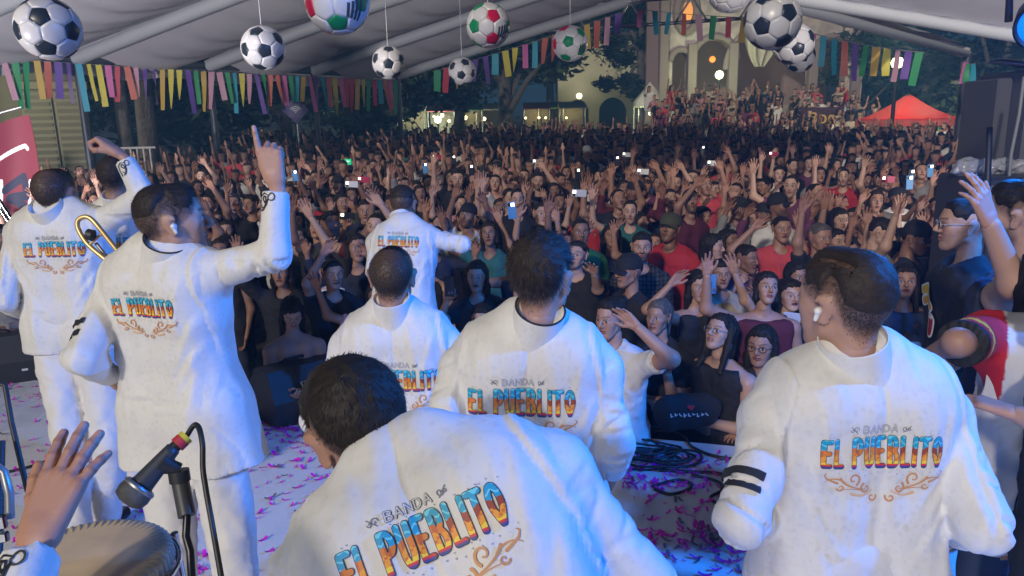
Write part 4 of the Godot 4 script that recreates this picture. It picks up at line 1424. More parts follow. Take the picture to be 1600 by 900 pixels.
func crowd() -> void:
	for n in cloth_rgb:
		var m := mat(rgb(cloth_rgb[n].r, cloth_rgb[n].g, cloth_rgb[n].b), 0.85)
		m.normal_enabled = true
		m.normal_texture = black_cloth.normal_texture
		m.normal_scale = 0.5
		tri_map(m, Vector3.ONE * 6.0)
		cloth[n] = m
	var r := RandomNumberGenerator.new()
	r.seed = 77
	var placed := []   # [position, label]
	var screens := [glow(Color(0.75, 0.85, 1.0), 0.9), glow(Color(1.0, 0.95, 0.9), 1.6), mat(rgb(0.02, 0.02, 0.025), 0.15)]
	var cases := [mat(rgb(0.02, 0.02, 0.025), 0.3), mat(rgb(0.6, 0.6, 0.62), 0.3), mat(rgb(0.1, 0.3, 0.6), 0.3), mat(rgb(0.4, 0.03, 0.08), 0.3)]
	# --- the people one can single out: [label, head, options]
	for s in special():
		var o: Dictionary = s[2]
		o.label = s[0]
		var h: float = o.get("h", 1.68)
		var head: Vector3 = s[1]
		o.skin = skin_tone(o.get("tone", 0))
		o.seed = float(placed.size())
		o.head_cell = o.get("head_cell", 0.005)
		o.head_shape = Vector3(0.94 + 0.14 * fmod(placed.size() * 0.37, 1.0), 0.96 + 0.1 * fmod(placed.size() * 0.61, 1.0), 1.0)
		var yaw: float = PI + o.get("turn", 0.0)
		var up: Vector3 = o.get("tip", Vector3(0, 1, -0.04)).normalized()
		var hv: Vector3 = Vector3(0, 0.93, 0) * h / 1.7 + up * 0.5 * h / 1.7 + (up + Vector3(0, 0.35, -0.12)).normalized() * 0.168 * h / 1.7
		o.yaw = yaw
		o.at = head - hv.rotated(Y, yaw)
		var t := fan(o, 0.85)
		placed.append([o.at, o.get("short", ""), 0.36])
		if o.has("plaid"):
			(t.get_node("shirt") as MeshInstance3D).material_override = plaid_mat()
		if o.has("phone"):
			var k: Dictionary = t.get_meta("k")
			var n: String = o.phone[0]
			var al: Vector3 = (k["wr_" + n] - k["el_" + n]).normalized()
			var at: Vector3 = t.transform * (k["wr_" + n] + al * 0.12 + Vector3(0, 0.02, -0.045))
			phone(o.phone[1], Transform3D(Basis.from_euler(Vector3(o.phone[4] if o.phone.size() > 4 else 0.0, yaw + PI, o.phone[5] if o.phone.size() > 5 else 0.1)), at), screens[o.phone[2]], cases[o.phone[3]])
	# --- kinds of people for the rest
	var poses := [
		["raising one hand", UP_R, DOWN], ["raising both hands", UP_R, UP_R], ["waving one arm", BENT, DOWN], ["clapping", CLAP, CLAP],
		["swinging one arm", SIDE, DOWN], ["swaying both arms", LEAN, SIDE], ["reaching out", REACH, DOWN], ["with arms down", DOWN, DOWN],
		["bending arms up", BENT, BENT], ["folding arms", CROSS, CROSS], ["arching one arm", LEAN, DOWN], ["reaching both hands", REACH, BENT],
	]
	var looks := [["short-haired", "crop", false], ["long-haired", "long", true], ["crop-haired", "buzz", false], ["straight-haired", "straight", true], ["thick-haired", "thick", false], ["capped", "cap", false], ["ponytailed", "tail", true], ["bob-haired", "bob", true], ["bun-haired", "bun", true]]
	var kinds := []
	for q in 32:
		var p: Array = poses[q % 12]
		var l: Array = looks[(q * 4 + q / 9) % 9]
		var o := {"label": "", "skin": skin_tone(r.randi()), "woman": l[2], "hair": "crop" if l[1] == "cap" else l[1], "seed": 40.0 + q, "head_shape": Vector3(r.randf_range(0.92, 1.1), r.randf_range(0.94, 1.07), r.randf_range(0.95, 1.06)), "look": r.randf_range(-0.7, 0.7), "nod": r.randf_range(-0.05, 0.25), "shirt": ["tee", "tee", "long", "tee", "tank"][r.randi() % 5] if l[2] else ["tee", "tee", "polo", "long"][r.randi() % 4], "color": "black", "h": 1.6 if l[2] else 1.71, "build": r.randf_range(0.92, 1.1), "beard": [0.0, 0.3, 0.6][r.randi() % 3] if not l[2] else 0.0, "tilt": r.randf_range(-0.12, 0.12), "mouth": "open" if r.randf() < 0.4 else ""}
		if l[1] == "cap":
			o.cap = "front" if q % 2 else "back"
		var turn := q % 2 == 1
		o.r = (p[2] if turn else p[1]).duplicate()
		o.l = (p[1] if turn else p[2]).duplicate()
		for n in ["l", "r"]:
			o[n].u += Vector3(r.randf_range(-0.15, 0.15), r.randf_range(-0.12, 0.12), r.randf_range(-0.1, 0.1))
			o[n].f += Vector3(r.randf_range(-0.25, 0.25), 0, r.randf_range(-0.15, 0.1))
			if o[n].has("palm"):
				o[n].palm = o[n].palm * (Vector3(-1, 1, 1) if n == "l" else Vector3.ONE)
		kinds.append([o, l[0], p[0], null])
	# --- where they stand
	var spots := []
	var row := 0
	var d := 5.0
	while d < 34.0:
		var x := -0.74 * d
		while x < 0.74 * d:
			var q := Vector3(x + r.randf_range(-0.2, 0.2) + (row % 2) * 0.28, 0, -d + r.randf_range(-0.24, 0.24))
			q.y = ground_y(q.z)
			x += 0.58 + maxf(0.0, d - 14.0) * 0.012
			var edge := (-4.72 + 0.29 * q.x - q.z) * 0.96
			if edge < 0.3 or q.x > 1.75 and q.z > -4.9 or Vector2(q.x - 8.5, q.z + 12.5).length() < 1.6 or q.x > 8.0 and q.z > -13.0 or q.x > 4.6 + (-q.z - 7.0) * 0.5 and q.z > -9.5:
				continue
			if q.x < -0.9 * 0.4 * d and d > 15.5 + 5.0 * clampf((q.x / d + 0.5) * 4.0, 0.0, 1.0) * 2.0:
				continue
			if q.x / d > 0.2 and q.x / d < 0.46 and d > 27.0:
				continue
			var at := sees(q + Vector3(0, 1.6, 0))
			if absf(at.x) > 1.06 or at.y < -1.05:
				continue
			if hidden_by_band(q + Vector3(0, 1.62, 0)) and hidden_by_band(q + Vector3(0, 1.95, 0)):
				continue
			var free := true
			for e in placed:
				if Vector2(e[0].x - q.x, e[0].z - q.z).length() < e[2] + 0.04:
					free = false
					break
			if free and r.randf() > 0.05:
				spots.append(q)
		d += 0.62 + maxf(0.0, d - 14.0) * 0.02
		row += 1
	spots.sort_custom(func(a: Vector3, b: Vector3) -> bool: return a.z > b.z)
	var used := {}
	var colors := ["black", "black", "navy", "black", "charcoal", "black", "navy", "grey", "black", "maroon", "grey", "white", "white", "coral", "denim", "black", "charcoal", "red", "black", "pink", "navy", "olive", "black", "purple", "beige", "black", "teal"]
	var single := mini(spots.size(), 300 - placed.size() - 13)
	var ranks := ["just behind", "two rows behind", "three rows behind", "four rows behind", "five rows behind", "well behind", "far behind"]
	for q in single:
		var at: Vector3 = spots[q]
		var kd: Array = kinds[(q * 7 + r.randi() % 5) % kinds.size()]
		var col: String = colors[r.randi() % colors.size()]
		var t: Node3D
		if kd[3] == null:
			t = fan(kd[0])
			kd[3] = t
		else:
			t = kd[3].duplicate()
			t.name = numbered("person")
			add_child(t)
		t.position = at
		t.rotation.y = PI + r.randf_range(-0.45, 0.45) + atan2(at.x, -at.z) * -0.4
		t.scale = Vector3(r.randf_range(0.92, 1.1), r.randf_range(0.9, 1.08), r.randf_range(0.94, 1.08))
		(t.get_node("shirt") as MeshInstance3D).material_override = cloth[col]
		if t.has_node("trousers"):
			(t.get_node("trousers") as MeshInstance3D).material_override = cloth[["denim", "black", "navy"][r.randi() % 3]]
		# the label: look, clothes, pose, and the nearest person or thing that one can find
		var best := ""
		var marks := []
		for e in placed + landmarks:
			if e[1] != "":
				marks.append([Vector2(e[0].x - at.x, (e[0].z - at.z) * 0.8).length() * (0.9 if e.size() < 3 else 1.0), e])
		marks.sort_custom(func(a: Array, b: Array) -> bool: return a[0] < b[0])
		for m in marks.size():
			var e: Vector3 = marks[m][1][0]
			var back := e.z - at.z
			var side := "" if absf(e.x - at.x) < 0.3 else ("left of " if at.x < e.x else "right of ")
			var where := "beside "
			if back > 0.4:
				where = ranks[clampi(int(back / 0.7), 0, 6)] + (", " if side else " ")
			elif back < -0.4:
				where = ("before " if back > -1.2 else "well before ") if side == "" else "nearer than and "
			elif side:
				where = "just "
			best = "%s person in %s %s, %s%s%s" % [kd[1], col, kd[2], where, side, marks[m][1][1]]
			if best.split(" ").size() <= 16 and not used.has(best):
				break
		used[best] = true
		t.set_meta("label", best)
		t.set_meta("group", "people in the crowd")
		if q % 9 == 4:
			phone("%s phone held up %s" % [["pale blue screened", "white screened", "dark"][q % 3], best.substr(best.find(", ") + 2) if q % 2 else "by a " + best.substr(0, best.find(","))], Transform3D(Basis.from_euler(Vector3(0.1, 0.0, [0.1, 1.5][q % 2])), at + Vector3(0.2, 1.85, 0.35)), screens[q % 3], cases[q % 4])
	# --- everyone farther off, as one mass
	var far := []
	for q in 14:
		var p: Array = poses[[0, 1, 7, 2, 4, 7, 5, 6, 7, 8, 10, 7, 3, 7][q]]
		var o := {"skin": skin_tone(q), "long": q % 3 == 1, "sleeve": q % 4 == 3, "hair_color": Color(0.012, 0.01, 0.009), "h": 1.68, "r": p[1] if q % 2 else p[2], "l": p[2] if q % 2 else p[1]}
		far.append(far_geo(o, Color.MAGENTA))
	var mass := Geo.new()
	var more := spots.slice(single)
	for s in 7:   # on the church steps
		for m in 17:
			if r.randf() < 0.82:
				more.append(Vector3(6.0 + m * 0.52 + r.randf_range(-0.15, 0.15) + 0.25 * (s % 2), 0.9 + s * 0.23, -28.4 - s * 0.8 + r.randf_range(-0.1, 0.1)))
	for at in more:
		var g: Geo = far[r.randi() % far.size()]
		var x := Transform3D(Basis(Y, PI + r.randf_range(-0.5, 0.5)).scaled(Vector3.ONE * r.randf_range(0.93, 1.06)), at)
		var was := mass.v.size()
		mass.add(g, x)
		var cc: Color = cloth_rgb[colors[r.randi() % colors.size()]]
		var tone := r.randf_range(0.75, 1.1)
		for q in range(was, mass.v.size()):
			mass.c[q] = cc if mass.c[q].is_equal_approx(Color.MAGENTA) else mass.c[q] * tone
	var mm := mat(Color.WHITE, 0.8)
	mm.vertex_color_use_as_albedo = true
	tag(part("far_crowd", mass, mm, self, true), "mass of people filling the plaza and the church steps", "crowd", "", "stuff")
	print("crowd: ", placed.size(), " special, ", single, " single, ", more.size(), " far, ", mass.i.size() / 3, " triangles far")

var landmarks := []

func plaid_mat() -> StandardMaterial3D:
	var im := Image.create(128, 128, false, Image.FORMAT_RGB8)
	for y in 128:
		for x in 128:
			var v := 0.06
			if x % 32 < 9: v += 0.12
			if y % 32 < 9: v += 0.12
			if x % 32 == 20 or y % 32 == 20: v += 0.4
			im.set_pixel(x, y, Color(v, v, v * 1.05))
	var m := mat(Color.WHITE, 0.85)
	m.albedo_texture = ImageTexture.create_from_image(im)
	tri_map(m, Vector3.ONE * 3.6)
	return m

func special() -> Array:
	var red_hair := Color(0.09, 0.035, 0.02)
	var grey_hair := Color(0.1, 0.085, 0.075)
	var brown := Color(0.035, 0.02, 0.013)
	return [
		["person in cream strapless top looking down at a phone beside the left floor monitor", Vector3(-1.570, 1.357, -5.142), {"short": "the strapless top", "woman": true, "hair": "straight", "shirt": "tube", "color": "beige", "nod": -0.55, "turn": 0.4, "h": 1.6, "tone": 2, "r": {"u": Vector3(0.15, -0.95, -0.3), "f": Vector3(-0.45, 0.1, -0.9), "hand": "hold", "palm": Vector3(-0.3, 0.6, 0.3)}, "l": {"u": Vector3(0.15, -0.95, -0.3), "f": Vector3(-0.5, 0.2, -0.85), "hand": "hold", "palm": Vector3(0.3, 0.6, 0.3)}, "phone": ["l", "small phone in the hands of the person in strapless top", 2, 1, -0.9, 0.2]}],
		["person in black blouse with long dark hair behind the strapless top", Vector3(-1.883, 1.486, -5.990), {"short": "the black blouse", "woman": true, "hair": "long", "shirt": "long", "h": 1.62, "tone": 1, "mouth": "open", "r": UP_R, "l": DOWN}],
		["person in black buttoned shirt covering the face with one arm", Vector3(-1.417, 1.481, -5.784), {"short": "the buttoned shirt", "hair": "crop", "shirt": "polo", "turn": 0.5, "r": LEAN, "l": {"u": Vector3(0.1, -0.95, -0.3), "f": Vector3(-0.7, -0.1, -0.7), "hand": "relax"}}],
		["person in pale grey tee waving a bent arm over the head at the stage edge", Vector3(0.611, 1.444, -4.464), {"short": "the pale tee", "woman": true, "hair": "bun", "color": "white", "turn": -0.75, "h": 1.76, "build": 1.15, "tone": 0, "head_cell": 0.0045, "l": {"u": Vector3(0.75, 0.45, -0.2), "f": Vector3(-0.9, 0.8, -0.25), "hand": "wave", "palm": Vector3(0, 0.2, -1)}, "r": DOWN}],
		["person in black cap and black tee looking left behind the pale grey tee", Vector3(0.883, 1.532, -5.488), {"short": "the black cap", "hair": "crop", "cap": "front", "turn": -1.1, "h": 1.72, "tone": 4, "r": DOWN, "l": DOWN}],
		["bearded person in dark plaid shirt with thick black hair", Vector3(1.088, 1.608, -6.120), {"short": "the plaid shirt", "hair": "thick", "beard": 0.85, "plaid": true, "shirt": "long", "turn": -0.15, "h": 1.74, "tone": 0, "r": DOWN, "l": DOWN}],
		["older person with brown tied hair and black tee, arms folded at the stage edge", Vector3(0.984, 1.346, -4.832), {"short": "the older person", "woman": true, "hair": "tail", "hair_color": grey_hair, "turn": -0.7, "h": 1.64, "tone": 4, "nod": 0.1, "r": CROSS, "l": CROSS}],
		["person in black sleeveless top and glasses looking up with a dark red phone", Vector3(1.320, 1.316, -4.538), {"short": "the sleeveless top", "woman": true, "hair": "straight", "shirt": "tank", "glasses": "steel", "turn": -0.95, "nod": 0.35, "h": 1.7, "build": 1.12, "tone": 2, "head_cell": 0.0045, "r": {"u": Vector3(0.25, -0.8, -0.55), "f": Vector3(-0.1, 0.95, -0.35), "hand": "hold", "palm": Vector3(-0.6, 0, -0.5)}, "l": CROSS, "phone": ["r", "dark red phone held up by the person in sleeveless top", 2, 3, 0.0, 0.1]}],
		["person in glasses and black tee with straight dark hair, right of the sleeveless top", Vector3(1.550, 1.253, -4.452), {"short": "the clear glasses", "woman": true, "hair": "straight", "glasses": "black", "turn": -0.6, "h": 1.68, "tone": 1, "head_cell": 0.0045, "r": DOWN, "l": CROSS}],
		["person with long dark hair curving one bare arm overhead above the sleeveless top", Vector3(1.370, 1.436, -5.364), {"short": "the curved arm", "woman": true, "hair": "long", "shirt": "tank", "turn": 0.2, "h": 1.62, "tone": 0, "r": {"u": Vector3(0.85, 0.5, -0.15), "f": Vector3(-0.7, 0.85, -0.2), "hand": "wave", "palm": Vector3(0, 0, -1)}, "l": DOWN}],
		["person in cream tee filming with a pale blue phone in both hands", Vector3(1.688, 1.417, -5.873), {"short": "the blue phone", "hair": "thick", "color": "beige", "turn": -0.1, "h": 1.66, "tone": 4, "r": PHONE, "l": PHONE, "phone": ["r", "pale blue phone held in both hands by the person in cream tee", 2, 2, 0.0, 0.0]}],
		["person in purple tee standing behind the pale blue phone", Vector3(2.017, 1.454, -6.291), {"short": "the purple tee", "hair": "crop", "color": "purple", "turn": 0.6, "h": 1.72, "build": 1.15, "tone": 3, "r": CLAP, "l": CLAP}],
		["person in green football jersey raising one arm with a white wristband", Vector3(0.617, 1.685, -6.547), {"short": "the green jersey", "hair": "buzz", "color": "green", "turn": 0.05, "h": 1.72, "tone": 3, "r": UP_R, "l": DOWN}],
		["person in red polo and grey cap looking up and left", Vector3(1.454, 1.662, -6.747), {"short": "the red polo", "hair": "buzz", "cap": "front", "cap_color": "olive", "color": "red", "shirt": "polo", "turn": -0.6, "nod": 0.25, "h": 1.78, "build": 1.2, "tone": 3, "beard": 0.3, "r": DOWN, "l": DOWN}],
		["young person in pink top turned to the right with hands together", Vector3(1.749, 1.545, -6.413), {"short": "the pink top", "hair": "bob", "color": "pink", "turn": 1.0, "h": 1.6, "tone": 2, "r": CLAP, "l": CLAP}],
		["person in coral tee with one arm bent over the head", Vector3(2.434, 1.656, -6.643), {"short": "the coral tee", "hair": "buzz", "color": "coral", "turn": 0.0, "h": 1.72, "tone": 4, "mouth": "open", "r": {"u": Vector3(0.9, 0.4, -0.1), "f": Vector3(-0.7, 0.8, -0.1), "hand": "wave", "palm": Vector3(0, 0, -1)}, "l": UP_R}],
		["grey haired person in black tee stretching both arms straight up", Vector3(2.612, 1.634, -6.228), {"short": "the grey hair", "hair": "crop", "hair_color": grey_hair, "turn": 0.2, "h": 1.7, "tone": 4, "r": {"u": Vector3(0.2, 0.95, -0.2), "f": Vector3(0.0, 1, -0.1), "hand": "open", "palm": Vector3(0, 0, -1)}, "l": {"u": Vector3(0.7, -0.3, -0.6), "f": Vector3(0.4, 0.7, -0.6), "hand": "wave", "palm": Vector3(0, 0, -1)}}],
		["person in grey tee with smooth black hair looking right", Vector3(3.082, 1.682, -6.137), {"short": "the grey tee", "hair": "thick", "color": "grey", "turn": 0.9, "nod": -0.25, "h": 1.7, "tone": 5, "r": UP_R, "l": DOWN}],
		["person in black cap and navy tee left of the sunglasses", Vector3(3.201, 1.683, -5.830), {"short": "the navy tee", "hair": "buzz", "cap": "front", "color": "navy", "turn": 0.8, "nod": -0.2, "h": 1.72, "tone": 3, "r": DOWN, "l": REACH}],
		["person with reddish bobbed hair peering up between two backs at the stage edge", Vector3(2.525, 1.172, -4.537), {"short": "the reddish bob", "woman": true, "hair": "bob", "hair_color": red_hair, "turn": -0.2, "nod": 0.15, "h": 1.52, "tone": 2, "head_cell": 0.0045, "r": CLAP, "l": CLAP}],
		["person filming with a pale phone held out beside the parted hair", Vector3(2.137, 1.469, -5.474), {"short": "the pale phone", "woman": true, "hair": "long", "turn": 0.2, "h": 1.6, "tone": 1, "r": {"u": Vector3(0.25, -0.6, -0.8), "f": Vector3(0.25, 0.75, -0.7), "hand": "hold", "palm": Vector3(-0.2, 0, -1)}, "l": DOWN, "phone": ["r", "pale phone with a lit screen beside the parted hair", 0, 1, 0.2, 1.4]}],
		["person with long brown hair waving an open hand beside the outstretched elbow", Vector3(-0.267, 1.498, -5.583), {"short": "the brown hair", "woman": true, "hair": "long", "hair_color": brown, "turn": -0.1, "h": 1.6, "tone": 2, "mouth": "open", "r": PHONE, "l": BENT, "phone": ["r", "phone held by the person with long brown hair", 0, 0, 0.1, 0.0]}],
		["smiling person holding a pale grey phone below the outstretched elbow", Vector3(-0.219, 1.302, -5.027), {"short": "the grey phone", "woman": true, "hair": "bob", "turn": -0.2, "h": 1.56, "tone": 0, "mouth": "open", "r": PHONE, "l": DOWN, "phone": ["r", "pale grey phone held below the outstretched elbow", 2, 1, 0.0, 0.1]}],
		["person in black tank top with both bare arms raised behind the trombone", Vector3(-2.762, 1.522, -7.126), {"short": "the tank top", "woman": true, "hair": "tail", "shirt": "tank", "turn": 0.2, "h": 1.62, "tone": 0, "r": UP_R, "l": SIDE}],
		["person in black tee lifting a bright lit phone left of the facing back", Vector3(-1.549, 1.742, -7.994), {"short": "the bright phone", "hair": "crop", "turn": 0.1, "h": 1.7, "tone": 4, "r": PHONE, "l": PHONE, "phone": ["r", "bright white phone light left of the facing back", 1, 0, 0.0, 1.5]}],
		["person in pale cap and black top near the middle of the crowd", Vector3(1.565, 2.013, -15.228), {"short": "the pale cap", "hair": "buzz", "cap": "front", "cap_color": "white", "h": 1.74, "tone": 4, "head_cell": 0.008, "r": DOWN, "l": DOWN}],
	]

func people_beside_the_stage() -> void:
	var gr := "guests standing on the right of the stage"
	var place := func(o: Dictionary, head: Vector3) -> Node3D:
		var h: float = o.h
		var up: Vector3 = o.get("tip", Vector3(0, 1, -0.04)).normalized()
		var hv: Vector3 = Vector3(0, 0.93, 0) * h / 1.7 + up * 0.5 * h / 1.7 + (up + Vector3(0, 0.35, -0.12)).normalized() * 0.168 * h / 1.7
		o.at = head - hv.rotated(Y, o.yaw)
		o.group = gr
		o.head_cell = 0.004
		var inv := Transform3D(Basis(Y, o.yaw), o.at).affine_inverse()
		for n in ["l", "r"]:
			if o[n].has("elbow"):
				o[n].elbow = inv * o[n].elbow
				o[n].wrist = inv * o[n].wrist
		return fan(o, 0.75)
	var a: Node3D = place.call({"label": "person in black tee and gold rimmed sunglasses in profile at the right", "yaw": 1.25, "skin": skin_tone(2), "hair": "crop", "beard": 0.25, "glasses": "beige", "shades": true, "color": "black", "h": 1.66, "build": 1.18, "r": DOWN, "l": {"u": Vector3(0.1, -0.9, -0.3), "f": Vector3(-0.2, -0.2, -0.9), "hand": "relax"}, "seed": 70.0}, Vector3(2.010, 2.160, -3.272))
	# the yellow and red print on the chest
	var im := Image.create(128, 160, false, Image.FORMAT_RGBA8)
	im.fill(Color(0.1, 0.1, 0.1, 0))
	for q in [[[Vector2(50, 40), Vector2(80, 16), Vector2(108, 30)], 16.0, Color(0.95, 0.95, 0.9)], [[Vector2(30, 60), Vector2(60, 44), Vector2(100, 62)], 17.0, Color(0.95, 0.95, 0.9)], [[Vector2(26, 96), Vector2(34, 140)], 20.0, Color(0.95, 0.95, 0.9)], [[Vector2(50, 40), Vector2(80, 18), Vector2(106, 30)], 12.0, Color(0.93, 0.75, 0.1)], [[Vector2(30, 60), Vector2(60, 46), Vector2(98, 62)], 12.0, Color(0.9, 0.65, 0.08)], [[Vector2(26, 96), Vector2(34, 140)], 14.0, Color(0.7, 0.1, 0.1)], [[Vector2(20, 90), Vector2(40, 92)], 6.0, Color(0.95, 0.9, 0.85)]]:
		stamp(im, q[0], q[1], q[1], q[2])
	var pm := logo_mat.duplicate() as StandardMaterial3D
	pm.albedo_texture = ImageTexture.create_from_image(im)
	var ka: Dictionary = a.get_meta("k")
	var shf := Field.new(torso_bones(ka, 0.008, -0.12, 0.004), 0.015)
	shf.add(torso_bones(ka, 0.008, -0.12, 0.004), 0.045)
	part("chest_print", drape(shf, func(u: float, w: float) -> Array: return [tf(ka, -0.13 + u * 0.22, 0.16 + (1.0 - w) * -0.0 + w * 0.24, -0.4), ka.b, 0.5], 16, 20, 0.014), pm, a.get_node("shirt"))
	var b: Node3D = place.call({"label": "dark haired bearded person raising a tattooed bare arm at the right edge", "yaw": 0.75, "skin": skin_tone(2), "hair": "thick", "fade": 1.0, "beard": 0.7, "shirt": "tank", "color": "navy", "h": 1.76, "build": 1.1, "r": DOWN, "l": {"elbow": Vector3(1.652, 2.092, -2.386), "wrist": Vector3(1.546, 2.292, -2.379), "hand": "wave", "palm": Vector3(0.3, 0, -1)}, "seed": 71.0}, Vector3(1.842, 2.277, -2.683))
	var c: Node3D = place.call({"label": "person in white ribbed top with a red and yellow football jersey over the shoulder", "yaw": -0.4, "skin": skin_tone(0), "woman": true, "hair": "straight", "shirt": "tank", "color": "white", "h": 1.64, "build": 1.02, "l": {"elbow": Vector3(1.344, 1.971, -2.154), "wrist": Vector3(1.374, 1.842, -2.381), "hand": "relax"}, "r": DOWN, "seed": 72.0}, Vector3(1.713, 2.152, -2.297))
	var k: Dictionary = c.get_meta("k")
	# the jersey: red body, white sash, yellow edge
	var jb := [[k.sh_l + k.u * 0.03, k.sh_l.lerp(k.el_l, 0.85), 0.075, 0.07, X, 1.0, true], [tf(k, -0.03, 0.44, 0.0), k.sh_l + k.u * 0.02, 0.085, 0.085], [tf(k, -0.07, 0.38, 0.02), tf(k, -0.02, 0.24, 0.02), 0.125, 0.13]]
	var jf := Field.new(jb, 0.009)
	jf.add(jb, 0.04)
	jf.cut(tf(k, 0, 0.2, 0), -k.u)
	jf.each(func(p: Vector3, w: float) -> float: return w + 0.01 * ripple.get_noise_3d(p.x * 1.6, p.y, p.z * 1.6), 0.05)
	var jg := jf.net()
	var ax: Vector3 = (k.el_l - k.sh_l).normalized()
	for q in jg.v.size():
		var t: float = (jg.v[q] - k.sh_l).dot(ax)
		var y: float = (jg.v[q] - k.pelvis).dot(k.u)
		var x: float = (jg.v[q] - k.pelvis).dot(k.r)
		var col := Color(0.5, 0.012, 0.03)
		if x < -0.13:
			if t > 0.185 and t < 0.203: col = Color(0.75, 0.42, 0.04)
			if t > 0.236: col = Color(0.012, 0.012, 0.014)
		elif x > -0.13 and x < 0.0: col = Color(0.62, 0.62, 0.64)
		if y < 0.225 and y > 0.208: col = Color(0.75, 0.42, 0.04)
		jg.c[q] = col
	var jm := mat(Color.WHITE, 0.75)
	jm.vertex_color_use_as_albedo = true
	part("football_jersey", jg, jm, c, true)
	var e: Node3D = place.call({"label": "person in black vest and blue jeans with long wavy hair, at the lower right edge", "yaw": 0.9, "skin": skin_tone(2), "woman": true, "hair": "long", "shirt": "tank", "color": "black", "legs": "blue", "h": 1.64, "l": {"elbow": Vector3(1.399, 1.844, -1.818), "wrist": Vector3(1.350, 1.854, -1.871), "hand": "relax", "palm": Vector3(0, -1, 0)}, "r": DOWN, "seed": 73.0}, Vector3(1.566, 2.136, -1.986))

# ---------------------------------------------------------------- the place
var fabric: StandardMaterial3D
var paper := []

func line(a: Vector3, b: Vector3, n: int, sag := 0.0) -> Array:
	var o := []
	for k in n + 1:
		var t := float(k) / n
		o.append(a.lerp(b, t) - Y * sag * 4.0 * t * (1.0 - t))
	return o

